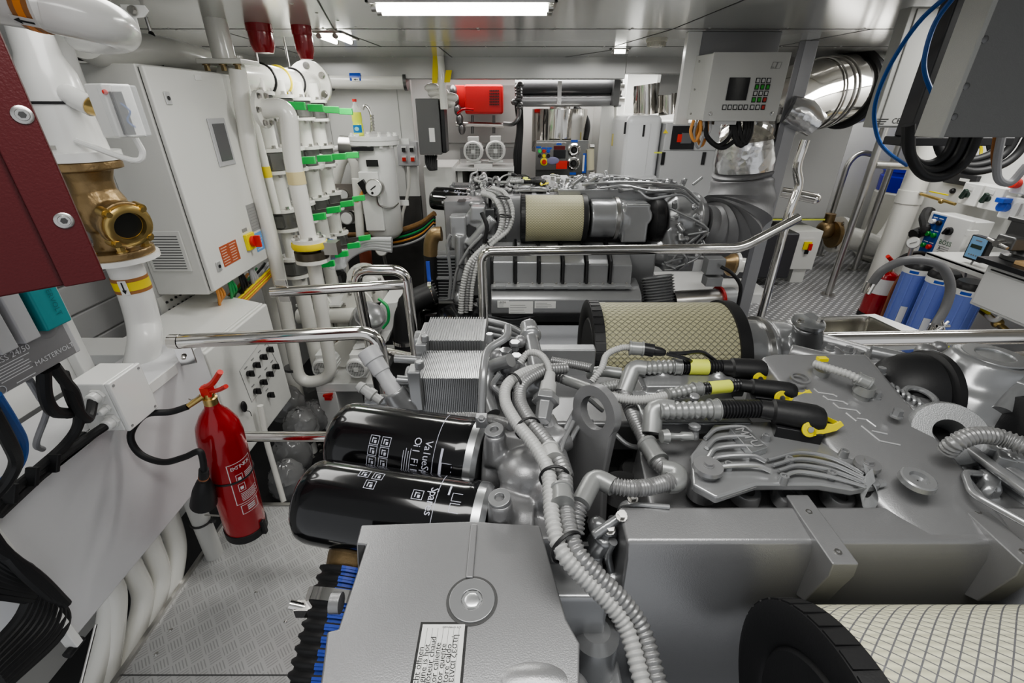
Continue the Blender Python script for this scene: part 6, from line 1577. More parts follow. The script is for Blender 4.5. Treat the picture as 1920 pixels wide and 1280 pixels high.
# water filters
def wfilter(u, v, lab, tape):
    t = T('water_filter', lab, 'water filter')
    o = PX(u, v, 2.75); o.z = -1.5; r = .078; h = .50
    b = B(); b.lathe(o, (0, 0, 1), [(0, r*.85), (.02, r*.95), (h-.02, r), (h, r*1.06)], 32)
    for k in range(10):
        a = 2*PI*k/10; b.obox(o+V((math.cos(a)*r*.97, math.sin(a)*r*.97, h*.5)), V((math.cos(a), math.sin(a), 0))*.005, V((-math.sin(a), math.cos(a), 0))*.004, (0, 0, h*.47))
    b.build('housing', BLUE, t)
    B().lathe(o+V((0, 0, h)), (0, 0, 1), [(0, r*1.08), (.05, r*1.08), (.07, r*.9)], 32).build('cap', BLACKP, t)
    B().lathe(o+V((0, 0, h-.005)), (0, 0, 1), [(0, r*1.09), (.035, r*1.09), (.035, r*1.08)], 32).build('label_band', LABEL, t)
    b = B()
    for k in range(6): a0 = PI+.35+k*.1; b.quad(*[o+V((math.cos(x)*r*1.1, math.sin(x)*r*1.1, z)) for x, z in ((a0, h+.002), (a0+.1, h+.002), (a0+.1, h+.02), (a0, h+.02))])
    b.build('band_print', BLUEB, t)
    b = B()
    for k in range(4): a0 = PI+.7+k*.12; b.quad(*[o+V((math.cos(x)*r*1.03, math.sin(x)*r*1.03, z)) for x, z in ((a0, .10), (a0+.12, .10), (a0+.12, .27), (a0, .27))])
    b.build('sticker', tape, t)
    return t
wfilter(1719, 512, 'blue water filter housing farthest left, with a white ring round it', LABEL)
wfilter(1766, 528, 'blue water filter housing in the middle with a white sticker', LABEL)
wfilter(1816, 548, 'blue water filter housing nearest the white drawer unit, yellow sticker', YELL)
t = T('filter_bracket', 'white sloping bracket plate above the blue water filters', 'bracket')
B().box(2.84, WX, 2.38, 3.05, -.905, -.89).build('plate', WHITE, t, bevel=.002); B().box(2.84, 2.85, 2.38, 3.05, -.93, -.89).build('front_lip', WHITE, t)
B().prism([(2.9, 2.5, -.89), (WX, 2.5, -.89), (WX, 2.5, -.72)], (0, .01, 0)).build('gusset', WHITE, t)
# BOSS box
def boss():
    t = T('pump_control_box', 'white control box with blue panel of green and red buttons on the right wall', 'control box')
    x = 3.1
    B().box(x+.025, x+.17, 3.1, 3.42, -.995, -.70).build('body', WHITE, t, bevel=.008)
    d = B().box(x, x+.028, 3.09, 3.43, -1.005, -.69).build('lid', WHITE, t, bevel=.01, seg=3)
    bp = B().box(x-.002, x, 3.285, 3.40, -.985, -.705).build('blue_panel', mat('panel_blue', (.02, .08, .32), .35), d)
    for (y, z, m) in ((3.37, -.755, LABEL), (3.32, -.755, INK), (3.37, -.845, mat('button_green', (.02, .25, .04), .3)), (3.32, -.845, mat('button_green', (.02, .25, .04), .3)), (3.37, -.93, mat('button_green', (.02, .25, .04), .3)), (3.32, -.93, REDP)):
        k = B().lathe((x-.002, y, z), (-1, 0, 0), [(0, .018), (.015, .018), (.02, .014)], 18).build('push_button', m, bp)
        b = B(); b.box(x-.0028, x-.002, y-.018, y+.018, z+.026, z+.032); b.build('button_label', WINK, bp)
    b = B(); b.lathe((x, 3.22, -.79), (-1, 0, 0), [(0, .028), (.02, .026)], 24); b.obox((x-.03, 3.22, -.79), (.012, 0, 0), (0, .006, .003), (0, -.01, .02)); b.build('rotary_switch', BLACKP, d)
    text('BOSS', (x, 3.215, -.875), (0, -1, 0), (0, 0, 1), .045, mat('dark_green_print', (.02, .12, .05), .5), d)
    b = B()
    for k in range(5): b.box(x-.001, x, 3.17, 3.26-.01*(k % 2), -.905-k*.014, -.901-k*.014)
    b.prism([(x-.001, 3.255, -.925), (x-.001, 3.235, -.925), (x-.001, 3.245, -.90)], (.001, 0, 0)); b.build('small_print', INKG, d)
    for z in (-.77, -.94): B().box(x-.006, x+.06, 3.075, 3.10, z-.02, z+.02).build('hinge', WHITE, t, bevel=.003)
boss()
def wallbox(lab, y0, y1, z0, z1, name='switch_box', cat='switch box'):
    t = T(name, lab, cat); B().box(WX-.10, WX, y0, y1, z0, z1).build('body', WHITE, t, bevel=.008); return t
for lab, y0 in (('white switch box with a dark lever above the pump control box, farther one', 3.31), ('white switch box with a dark lever above the pump control box, nearer one', 3.15)):
    t = wallbox(lab, y0, y0+.145, -.64, -.49)
    B().obox((WX-.103, y0+.08, -.525), (.002, 0, 0), (0, .02, 0), (0, 0, .014)).build('window', LABEL, t)
    b = B(); b.cyl((WX-.10, y0+.085, -.57), (WX-.12, y0+.085, -.57), .02); b.obox((WX-.13, y0+.085, -.565), (.012, 0, 0), (0, .01, .005), (0, -.01, .03)); b.build('lever', mat('dark_green_black', (.02, .04, .03), .4), t)
t = wallbox('white socket box with a red round socket and grey dial at the right edge', 2.85, 3.13, -.51, -.39, 'socket_box', 'socket')
B().lathe((WX-.10, 3.09, -.45), (-1, 0, .2), [(0, .03), (.04, .034), (.045, .02)], 24).build('red_socket', REDP, t)
b = B(); b.cyl((WX-.10, 2.99, -.45), (WX-.12, 2.99, -.45), .05); b.obox((WX-.125, 2.99, -.45), (.01, 0, 0), (0, .01, 0), (0, 0, .045)); b.build('dial', GREYL, t)
t = wallbox('white socket box with a blue socket and grey dial under the red one', 2.85, 3.13, -.67, -.53, 'socket_box', 'socket')
B().lathe((WX-.10, 3.09, -.60), (-1, 0, .2), [(0, .03), (.04, .034), (.045, .02)], 24).build('blue_socket', BLUEB, t); B().obox((WX-.14, 3.09, -.555), (.03, 0, 0), (0, .03, 0), (0, 0, .015)).build('socket_flap', BLUEB, t, bevel=.004)
b = B(); b.cyl((WX-.10, 2.99, -.60), (WX-.12, 2.99, -.60), .05); b.obox((WX-.125, 2.99, -.60), (.01, 0, 0), (0, .01, 0), (0, 0, .045)); b.build('dial', GREYL, t)
t = T('wall_bracket', 'dark metal bracket with oval holes high on the right wall', 'bracket')
B().box(WX-.03, WX, 3.45, 3.72, -.53, -.45).build('plate', RUBD, t, bevel=.006); B().box(WX-.033, WX-.03, 3.5, 3.58, -.50, -.48).build('slot', LABEL, t); B().ball((WX-.01, 3.62, -.58), .02).build('knob', BLACKP, t)
t = T('brass_valve', 'brass and steel valve with a yellow lever above the pump control box', 'valve')
p = PX(1765, 377, 3.25); b = B(); b.cyl(p+V((0, .22, .02)), p+V((0, -.12, 0)), .011); b.ball(p, .02); b.build('body', BRASS, t)
B().cyl(p+V((0, .3, .02)), p+V((0, .2, .02)), .017, seg=6).build('nut', STEEL, t); B().obox(p+V((0, .05, .05)), (.008, 0, 0), (0, .08, 0), (0, 0, .004)).build('lever', YEL, t)
# pressure gauge, pipes left of box
t = T('pressure_gauge', 'small round white pressure gauge on pipework left of the pump control box', 'gauge')
p = PX(1712, 455, 2.9); d = V((-.6, -.7, .2)).normalized(); B().lathe(p, d, [(0, .042), (.03, .042), (.032, .038)], 28).build('case', STEEL, t); B().lathe(p+d*.031, d, [(0, .036), (.002, .036)], 28).build('dial', LABEL, t)
B().obox(p+d*.035, V((.015, -.01, .01)), d*.001, V((.001, 0, .002))).build('needle', INK, t); B().cyl(p, p+V((.02, 0, -.14)), .014).build('stem', STEEL, t)
cable('black_hose', 'thick black hose bend left of the pump control box', [PX(1742, 395, 3.2), PX(1735, 410, 3.15), PX(1738, 430, 3.1), PX(1725, 435, 3.1), PX(1712, 440, 3.05)], .04, BLACK, 'hose')
cable('copper_pipe', 'bent copper pipe hanging below the pump control box', [PX(1755, 490, 3.1), PX(1757, 500, 3.05), PX(1750, 510, 3.0)], .014, COPPER, 'pipe')
cable('copper_pipe', 'thin dark copper pipe running down left of the blue filters', [PX(1690, 515, 2.85), PX(1672, 545, 2.85), PX(1650, 600, 2.85)], .012, COPPER, 'pipe')
# workbench with vise
t = T('drawer_unit', 'white drawer unit under the workbench at the right edge', 'drawer unit')
B().box(2.6, WX, 1.2, 2.4, -1.0, -.765).build('body', mat('drawer_white', (.62, .62, .61), .3), t, bevel=.006)
B().box(2.592, 2.6, 1.25, 2.385, -.985, -.80).build('drawer_front', mat('drawer_white', (.62, .62, .61)), t, bevel=.004)
B().box(2.595, 2.6, 1.25, 2.37, -.792, -.785).build('grip_groove', INK, t)
t = T('workbench', 'workbench top with black edge and pale wooden board at the right edge', 'workbench')
B().box(2.56, WX, 1.2, 2.44, -.762, -.735).build('base_board', BLACKP, t, bevel=.003); B().box(2.62, WX, 1.2, 2.30, -.735, -.715).build('wooden_top', WOOD, t, bevel=.003)
t = T('bench_vise', 'black bench vise clamped on the workbench at the right edge', 'vise')
c = V((2.74, 2.36, -.733)); 
B().lathe(c, (0, 0, 1), [(0, .10), (.02, .10), (.03, .07), (.06, .06)], 24).build('base', DSTEEL, t)
b = B(); b.box(c.x-.16, c.x+.12, c.y-.05, c.y+.05, c.z+.06, c.z+.13); b.build('slide', DSTEEL, t, bevel=.01)
for dx in (-.06, .03): b = B(); b.box(c.x+dx-.03, c.x+dx+.03, c.y-.08, c.y+.08, c.z+.11, c.z+.20); b.box(c.x+dx-.035, c.x+dx+.035, c.y-.10, c.y+.10, c.z+.19, c.z+.21); b.build('jaw', DSTEEL, t, bevel=.005)
b = B(); b.cyl((c.x-.2, c.y, c.z+.09), (c.x-.1, c.y, c.z+.09), .018); b.cyl((c.x-.19, c.y-.06, c.z+.08), (c.x-.19, c.y+.06, c.z+.10), .008); b.build('screw_handle', STEEL, t)
t = T('blue_meter', 'small light blue meter in a black frame between control box and vise', 'meter')
c = PX(1836, 466, 2.9); B().obox(c, (.02, 0, 0), (0, .062, 0), (0, 0, .075)).build('frame', BLACKP, t, bevel=.006)
f = B().obox(c+V((-.021, 0, .003)), (.002, 0, 0), (0, .05, 0), (0, 0, .064)).build('face', mat('meter_blue', (.28, .52, .80), .4), t)
B().obox(c+V((-.024, 0, .012)), (.001, 0, 0), (0, .036, 0), (0, 0, .011)).build('display', mat('lcd_dark', (.04, .07, .05), .2), f)
b = B()
for k in range(4): b.obox(c+V((-.024, .025-.016*k, -.04)), (.001, 0, 0), (0, .004, 0), (0, 0, .004))
b.box(c.x-.024, c.x-.023, c.y-.02, c.y+.02, c.z+.045, c.z+.052); b.build('face_print', INKG, f)
B().tube(sm([c+V((0, 0, -.07)), c+V((.01, .02, -.15)), c+V((.05, .05, -.2))]), .006, 8).build('lead', GREY, t)
t = T('brass_tap', 'brass ball valve with yellow lever low on the right under the drawer unit', 'valve')
p = PX(1870, 605, 2.9); b = B(); b.cyl(p+V((0, .12, .03)), p+V((0, -.1, -.03)), .018); b.ball(p, .03); b.cyl(p+V((0, -.08, -.02)), p+V((0, -.08, -.09)), .02); b.build('body', BRASS, t); B().obox(p+V((-.02, .12, .05)), (.008, 0, 0), (0, .07, .01), (0, 0, .008)).build('lever', YEL, t)
cable('white_hose', 'thin white hose looping beside the yellow lever valve at right', [PX(1850, 590, 2.9), PX(1862, 600, 2.85), PX(1875, 595, 2.85), PX(1880, 580, 2.9)], .014, PIPEW, 'hose')

# sink
def sink():
    t = T('sink', 'rectangular stainless steel sink set in a white counter at right', 'sink')
    z = -.74
    o = [PZ(u, v, z) for u, v in ((1509, 598), (1627, 594), (1706, 632), (1556, 641))]
    c = sum(o, V((0, 0, 0)))/4
    b = B(); rings = []
    def ringp(s, dz): 
        pts = []
        for i in range(4):
            p0, p1, p2 = o[i-1], o[i], o[(i+1) % 4]
            for k in range(6):
                t_ = k/5; a = p1.lerp(p0, .14); d_ = p1.lerp(p2, .14); q = a*(1-t_)**2+p1*2*t_*(1-t_)+d_*t_*t_
                pts.append(c+(q-c)*s+V((0, 0, dz)))
        return pts
    for s, dz in ((1.10, -.002), (1.10, .002), (1.03, .006), (1.0, .002), (.97, -.02), (.93, -.14), (.85, -.155), (.05, -.16)): rings.append(ringp(s, dz))
    b.rings(rings, False, True); b.build('basin', mat('sink_steel', (.50, .49, .46), .22, 1.), t)
    w = [PZ(u, v, z-.004) for u, v in ((1478, 600), (1640, 588), (1780, 640), (1540, 660))]
    cb = B(); o2 = ringp(1.03, -.004)
    # counter as a frame round the hole
    a = [p+V((0, 0, 0)) for p in w]
    for i in range(4):
        p0, p1 = a[i], a[(i+1) % 4]; q0, q1 = o[i]+V((0, 0, -.004)), o[(i+1) % 4]+V((0, 0, -.004))
        cb.prism([p0, p1, q1, q0], (0, 0, -.02))
    cb.build('counter', WHITE, t)
    fb = B()
    a2 = [a[0]+V((.02, 0, -.02)), a[3]+V((0, 0, -.02))]
    B().box(c.x-.16, c.x+.18, c.y-.1, c.y+.12, -1.5, z-.17).build('cupboard', WHITE, t)
    return c
sc_ = sink()
t = T('sink_faucet', 'arched grey hose faucet with chrome tip and wheel taps over the sink', 'faucet')
Yf = 1.75
pts = [PY(1752, 612, 1.62), PY(1773, 575, 1.64), PY(1782, 535, 1.66), PY(1765, 500, 1.68), PY(1730, 488, 1.70), PY(1690, 490, 1.72), PY(1655, 507, 1.74), PY(1634, 532, 1.75)]
B().tube(sm(pts, 8), .0165, 16).build('arched_hose', mat('faucet_hose_grey', (.16, .16, .165), .4), t)
B().cyl(PY(1634, 530, 1.75), PY(1624, 549, 1.75), .018, .016).build('spout_tip', CHROME, t)
p = PY(1750, 618, 1.60)
b = B(); b.cyl(p+V((0, 0, -.06)), p+V((0, 0, .02)), .018); b.build('body', CHROME, t)
for dx, dz in ((-.0, .03), (-.02, .0)):
    b = B(); c = p+V((dx, -.03, dz))
    for k in range(6): a = PI*k/3; b.cyl(c, c+V((.024*math.cos(a), 0, .024*math.sin(a))), .005)
    b.build('wheel_tap', CHROME, t)
b = B(); b.cyl(p+V((-.10, .02, -.03)), p+V((.04, 0, -.03)), .014); b.build('lever_arm', CHROME, t)

# =============================================================== LEFT BACK: pipework
def valve(o, r, lab, grp, lever=None, up=.13):
    """wafer valve between two white flanges; o = centre of lower flange"""
    t = T('butterfly_valve', lab, 'valve', grp)
    b = B(); b.lathe(o+V((0, 0, .016)), (0, 0, 1), [(0, r*.78), (.004, r*.86), (up-.036, r*.86), (up-.032, r*.78)], 20); b.obox(o+V((.0, -r*.85, up*.5)), (r*.3, 0, 0), (0, r*.25, 0), (0, 0, up*.25)); bd = b.build('valve_body', mat('valve_grey_metal', (.20, .20, .19), .35, .6), t)
    for z in (0, up-.016): 
        f = B().lathe(o+V((0, 0, z)), (0, 0, 1), [(0, r), (.016, r)], 24).build('flange', PIPEW, t)
        bolts([(o+V((math.cos(a)*r*.8, math.sin(a)*r*.8, z+(.016 if z else .0))), (0, 0, 1 if z else -1), .010, .012) for a in (PI/4, PI*.75, PI*1.25, PI*1.75)], 'flange_bolt', STEEL, f)
    if lever:
        d = V(lever).normalized(); p = o+V((r*.9, -r*.2, up*.5)); l = V(lever).length
        lv = B().obox(p+d*l*.25, d*l*.3, V((0, .004, 0)), V((0, 0, .013))).build('lever', STEEL, t)
        B().obox(p+d*l*.78, d*l*.26, (0, .010, 0), (0, 0, .017)).build('green_sleeve', GREEN, lv, bevel=.003)
    return t
t = T('pipe_manifold', 'white pipe manifold with a thick header and four branches by the left wall', 'pipework')
hz = .115; hx = -1.25
B().cyl((hx, 2.35, hz), (hx, 3.22, hz), .068, seg=28).build('header', PIPEW, t)
b = B(); b.lathe((hx, 3.22, hz), (0, 1, 0), [(-.0, .068), (0, .13), (.025, .13)], 32); f = b.build('end_flange', PIPEW, t)
bolts([((hx+math.cos(PI/3*k+.5)*.1, 3.219, hz+math.sin(PI/3*k+.5)*.1), (0, -1, 0), .016, .012) for k in range(6)], 'flange_bolt', STEEL, f)
for yy, m in ((2.62, BLACK), (2.98, BLACK), (2.80, YELT)): B().torus((hx, yy, hz), (0, 1, 0), .069, .008, 32, 8).build('pipe_clamp' if m is BLACK else 'yellow_ring', m, t)
for yy in (2.62, 2.98): B().cyl((hx, yy, hz+.07), (hx, yy, .32), .006).build('hanger_rod', STEEL, t)
YS = (2.48, 2.68, 2.88, 3.08); XS = -1.22
tiers = ((-.055, .115, 'top'), (-.31, .12, 'second'), (-.60, .115, 'third'), (-.86, .115, 'lowest'))
for j, yy in enumerate(YS):
    x = XS+.01*j
    z_prev = hz
    for i, (z, up, nm) in enumerate(tiers):
        zz = z-.02*j*(.5 if i < 2 else .2)
        B().cyl((x, yy, zz+up-.002), (x, yy, z_prev), .042, seg=20).build('branch_pipe', PIPEW, t)
        valve(V((x, yy, zz)), .078, ('butterfly valve with green lever sleeve in the %s row of the manifold, ' % nm)+('nearest', 'second', 'third', 'farthest')[j], 'butterfly valves of the white manifold', lever=(.17, -.05, (-.005, .01, .03, .035)[i]), up=up)
        z_prev = zz
    B().cyl((x, yy, z_prev), (x, yy, -1.5), .042, seg=20).build('branch_pipe', PIPEW, t)
# S-bends in front between rows
for k, (u, v) in enumerate(((595, 310), (545, 330))):
    y = 2.9-.35*k; pts = [PY(u-50, v+35, y), PY(u-40, v+12, y), PY(u-18, v+10, y), PY(u-5, v-8, y), PY(u+10, v-5, y)]
    B().tube(sm(pts, 6), .045, 18).build('s_bend', PIPEW, t)
# tall gate pipe in front with bend
def pipe(lab, runs, r, m=PIPEW, fl=(), rad=.09, name='white_pipe'):
    t = T(name, lab, 'pipe')
    for pts in runs: B().tube(rc(pts, rad, 8), r, 24).build('pipe', m, t)
    for (p, d, R_) in fl:
        f = B().lathe(p, d, [(0, R_), (.018, R_)], 28).build('flange', m, t); u, w = perp(V(d))
        bolts([(V(p)+(u*math.cos(PI/3*k)+w*math.sin(PI/3*k))*R_*.8+V(d).normalized()*.018, d, .010, .01) for k in range(6)], 'flange_bolt', STEEL, f)
    return t
yp = 2.2
p0 = PY(492, 203, yp); p1 = PY(545, 200, yp); p2 = PY(552, 300, yp); p3 = PY(562, 330, yp); fz = PY(580, 452, yp)
x_ = fz.x
t = pipe('big white pipe with an elbow running down to a valve taped yellow', [[PY(488, 205, yp), PY(540, 200, yp), PY(548, 300, yp), V((x_, yp, PY(566, 360, yp).z)), V((x_, yp, fz.z))]], .038, fl=((V((x_, yp, fz.z)), (0, 0, 1), .078), (PY(488, 205, yp), (1, 0, 0), .075)), rad=.14)
B().lathe(V((x_, yp, PY(563, 345, yp).z)), (0, 0, 1), [(0, .0385), (0, .0395), (.055, .0395), (.055, .0385)], 28).build('tape_rest', mat('stained_tape', (.72, .62, .35), .5), t)
t = T('line_valve', 'bronze and steel valve wrapped in yellow tape at the foot of the big pipe', 'valve')
vb = PY(585, 482, yp).z
b = B(); b.lathe((x_, yp, fz.z-.03), (0, 0, 1), [(0, .083), (.012, .086), (.03, .082)], 28); b.build('yellow_tape', YELT, t)
b = B(); b.lathe((x_, yp, vb), (0, 0, 1), [(0, .08), (.035, .08), (.036, .05), (fz.z-.03-vb, .045)], 28); b.build('valve_body', mat('valve_dark_bronze', (.15, .13, .10), .35, .7), t)
B().obox((x_+.1, yp, (fz.z+vb)/2+.01), (.04, 0, 0), (0, .03, 0), (0, 0, .03)).build('actuator', STEEL, t)
pipe('white pipe going down from the taped valve to a floor-level U bend', [[V((x_, yp, vb-.02)), PY(622, 700, yp)+V((0, 0, -.03)), PY(562, 720, yp)+V((0, 0, 0)), PY(512, 460, yp), PY(470, 300, yp), PY(445, 130, yp)]], .034, fl=((V((x_, yp, vb-.02)), (0, 0, 1), .082),), rad=.12)
b = B(); c = PY(547, 690, yp); tag(B().lathe(c, (.1, 0, 1), [(-.008, .035), (-.008, .04), (.008, .04), (.008, .035)], 24).build('pipe_clamp', DSTEEL), 'dark band clamp round the white U bend pipe near the floor', 'clamp')
pf = PY(585, 850, 2.42)
pipe('slim white pipe standing on a round foot flange in the bilge', [[PY(497, 505, 2.42), pf]], .042, fl=((pf, (0, 0, 1), .085),))
pipe('thin white riser pipe beside the tall cabinet with a yellow ring', [[PY(446, 105, 2.34), PY(520, 400, 2.34)]], .018)
tag(B().lathe(PY(498, 312, 2.34), PY(520, 400, 2.34)-PY(446, 105, 2.34), [(0, .0195), (.05, .0195)], 20).build('yellow_ring', YELT), 'yellow ring on the thin white riser pipe', 'band')
pipe('second thin white riser pipe running close to the tall cabinet', [[PY(436, 120, 2.36), PY(505, 420, 2.36), PY(530, 560, 2.36)]], .020)
p = PY(430, 112, 2.3)
t = T('flanged_pipe', 'white vertical pipe with square flange hanging from the ceiling left of the sirens', 'pipe')
B().cyl(V((p.x-.02, 2.3, .32)), V((p.x-.02, 2.3, p.z)), .045, seg=24).build('pipe', PIPEW, t); B().box(p.x-.10, p.x+.09, 2.22, 2.38, p.z-.02, p.z+.0).build('flange_plate', PIPEW, t, bevel=.004)
bolts([((p.x+dx, 2.24, p.z-.02), (0, 0, -1), .012, .02) for dx in (-.07, 0, .06)], 'flange_bolt', mat('brown_bolt', (.28, .22, .12), .4, .6), t)
# far horizontal pipe with blue band
t = pipe('white horizontal pipe with a blue arrow band high on the far left wall', [[PY(592, 230, 4.05), PY(588, 150, 4.05), PY(762, 152, 4.05)]], .058, rad=.12)
a = PY(660, 147, 4.05)
B().lathe(a, (1, 0, 0), [(0, .059), (0, .0605), (.085, .0605), (.085, .059)], 24).build('blue_band', BLUEB, t); B().obox(a+V((.045, -.061, -.01)), (.028, 0, 0), (0, .001, 0), (0, 0, .012)).build('arrow_tag', LABEL, t)
B().prism([a+V((.03, -.0625, -.01)), a+V((.045, -.0625, -.003)), a+V((.045, -.0625, -.008)), a+V((.062, -.0625, -.008)), a+V((.062, -.0625, -.012)), a+V((.045, -.0625, -.012)), a+V((.045, -.0625, -.017))], (0, -.0005, 0)).build('arrow', INK, t)
for u in (620, 761): B().lathe(PY(u, 152, 4.05), (1, 0, 0), [(-.012, .06), (-.012, .066), (.012, .066), (.012, .06)], 24).build('clamp', DSTEEL, t)
pipe('slim white pipe with an orange-brown ring rising beside the green levers', [[PY(590, 225, 3.5), PY(586, 260, 3.5), PY(582, 310, 3.5)]], .04)
# thin white pipe down from ceiling with yellow tape (centre)
t = T('ceiling_pipe', 'white pipe with torn yellow tape coming out of the ceiling beam', 'pipe')
B().cyl(PY(825, 105, 3.95), PY(833, 205, 3.95), .03, seg=18).build('pipe', PIPEW, t)
for (u, v, w, h) in ((816, 130, .02, .09), (840, 143, .022, .04)): B().obox(PY(u, v, 3.93), (w, 0, 0), (0, .003, 0), (.01, 0, h)).build('yellow_tape', YELT, t)
b = B()
for k in range(7): b.ball(PY(810+k*6, 165+7*(k % 3)+k*3, 4.1), .05, (1.2, 1, .7))
b.build('white_fittings', PIPEW, t)
# strainer vessel
t = T('strainer_vessel', 'tall white cylindrical strainer with bolted lid and round gauge', 'vessel')
yv = 3.6; o = V((PY(700, 250, yv).x, yv, 0)); zt = PY(700, 262, yv).z; zb = PY(728, 432, yv).z; R_ = .135
B().lathe(V((o.x, yv, zb)), (0, 0, 1), [(-.07, R_*.35), (-.04, R_*.8), (0, R_), (zt-zb, R_)], 36).build('vessel', WHITE, t)
lid = B().lathe(V((o.x, yv, zt)), (0, 0, 1), [(-.03, .175), (-.005, .175), (-.004, .168), (0, .168), (.0, .175), (.028, .175)], 40).build('lid', WHITE, t)
for k in range(12): a = PI/6*k; bolts([((o.x+math.cos(a)*.155, yv+math.sin(a)*.155, zt+.028), (0, 0, 1), .014, .014), ((o.x+math.cos(a)*.155, yv+math.sin(a)*.155, zt-.03), (0, 0, -1), .014, .014)], 'lid_bolt', WHITE, lid)
B().box(o.x-.10, o.x+.04, yv-R_-.03, yv-R_+.03, zt-.62, zt-.20).build('name_panel', WHITE, t, bevel=.005)
B().obox(PY(698, 306, yv-R_-.031), (.042, 0, 0), (0, .002, 0), (0, 0, .022)).build('type_plate', INK, t)
B().cyl(PY(672, 277, yv-.02), PY(640, 275, yv-.02), .075, seg=28).build('actuator_drum', STEEL, t)
B().cyl(PY(676, 277, yv-.02), PY(668, 277, yv-.02), .09, seg=28).build('port_flange', WHITE, t)
B().obox(PY(680, 279, yv-.16), (.075, 0, 0), (0, .012, 0), (0, 0, .012)).build('black_lever', BLACKP, t)
B().cyl(PY(640, 277, yv), PY(622, 280, yv), .02).build('stub', WHITE, t)
g = PY(704, 352, yv-.2); B().lathe(g, (-.15, -1, .1), [(-.05, .05), (0, .062), (.03, .062), (.034, .055)], 30).build('gauge_case', STEEL, t); dl = B().lathe(g+V((-.005, -.033, .003)), (-.15, -1, .1), [(0, .054), (.002, .054)], 30).build('gauge_dial', LABEL, t)
B().obox(g+V((-.006, -.038, .006)), (.02, 0, .014), (0, .001, 0), (-.002, 0, .003)).build('gauge_needle', INK, dl)
for dx in (-.016, .016): B().cyl(g+V((dx, -.034, -.03)), g+V((dx, -.04, -.03)), .009).build('gauge_plug', INK, dl)
B().obox(PY(683, 350, yv-.18), (.02, 0, .012), (0, .02, 0), (-.02, 0, .04)).build('cable_plug', BLACKP, t)
for k in range(3): B().tube(sm([PY(680, 358, yv-.18), PY(674+k*2, 368, yv-.18), PY(666+k*2, 378, yv-.17)]), .007, 8).build('orange_wire', ORW, t)
B().tube(rc([g+V((.0, 0, -.05)), PY(708, 385, yv-.17), PY(735, 392, yv-.14), PY(747, 380, yv-.1)], .05), .007, 8).build('impulse_tube', STEEL, t)
for (u, v) in ((752, 265), (752, 380)): B().obox(PY(u, v, yv+.1), (.06, 0, 0), (0, .01, 0), (0, 0, .02)).build('mount_lug', WHITE, t)
# bottle and steel snap hose on the lid
t = T('detergent_bottle', 'clear bottle of yellow-green liquid with red cap standing on the strainer lid', 'bottle')
q = V((PY(674, 245, yv).x, yv-.02, zt+.029)); s = 1.0
B().lathe(q, (0, 0, 1), [(0, .032), (.006, .036), (.07, .036), (.085, .031), (.10, .035), (.15, .034)], 28).build('liquid', LIQ, t)
B().lathe(q, (0, 0, 1), [(.15, .0345), (.165, .035), (.185, .022), (.20, .013), (.215, .013)], 28).build('bottle_neck', CLEAR, t)
B().lathe(q, (0, 0, 1), [(.215, .015), (.232, .015)], 20).build('red_cap', REDP, t)
b = B()
for k in range(8): a0 = -PI/2-.9+k*.24; b.quad(*[q+V((math.cos(x)*.0368, math.sin(x)*.0368, z)) for x, z in ((a0, .02), (a0+.24, .02), (a0+.24, .07), (a0, .07))])
lb_ = b.build('blue_label', mat('bottle_label_blue', (.02, .18, .45), .4), t); B().ball(q+V((.0, -.0375, .045)), .016, (1, .08, .8)).build('label_patch', mat('label_aqua', (.3, .6, .6), .5), lb_)
t = T('vent_hose', 'thin steel gooseneck vent standing on the strainer lid', 'hose')
B().tube(sm([PY(696, 248, yv), PY(697, 225, yv), PY(692, 205, yv), PY(684, 198, yv), PY(680, 205, yv)]), .009, 10).build('gooseneck', STEEL, t); B().corr([PY(700, 246, yv-.01), PY(697, 215, yv-.01)], .014, .02, .3, 10).build('spring', STEEL, t)
# switch box on the wall
t = T('switch_box', 'grey box with two black and two red switches on the far wall', 'switch box')
y = 4.16; a, c = PY(749, 310, y), PY(783, 265, y); B().box(a.x, c.x, y-.04, 4.199, a.z, c.z).build('body', GREYL, t, bevel=.006)
for (u, v, m) in ((757, 279, INK), (772, 279, INK), (758, 297, REDP), (774, 297, REDP)):
    p = PY(u, v, y-.045); B().obox(p, (.02, 0, 0), (0, .006, 0), (0, 0, .02)).build('switch_plate', LABEL, t); B().obox(p+V((0, -.01, -.006)), (.015, 0, 0), (0, .01, 0), (0, 0, .015)).build('switch', m, t, bevel=.002)
cable('white_conduit', 'thin white conduit running down the wall from the grey switch box', [PY(766, 312, 4.12), PY(767, 345, 4.12), PY(762, 375, 4.12), PY(755, 400, 4.12), PY(752, 430, 4.12)], .014, PIPEW, 'conduit')
t = T('dark_cabinet', 'flat dark grey cabinet with a white label hanging at the far wall', 'cabinet')
y = 3.95; a, c = PY(787, 290, y), PY(822, 190, y); B().box(a.x, c.x, y, 4.19, a.z, c.z+.02).build('body', mat('cabinet_mid_grey', (.13, .13, .13), .35), t, bevel=.006)
B().box(c.x, PY(834, 240, y).x, y+.02, 4.15, a.z+.01, c.z+.01).build('side_housing', BLACKP, t, bevel=.01); B().obox(PY(810, 253, y-.002), (.022, 0, 0), (0, .001, 0), (0, 0, .05)).build('label_plate', LABEL, t)
b = B()
for k in range(6): b.tube(sm([PY(798+k*4, 291, 4.05), PY(800+k*3, 308, 4.03), PY(808+k*2, 318, 4.02), PY(818, 300, 4.05)]), .010, 8)
b.build('cable_loops', BLACK, t)
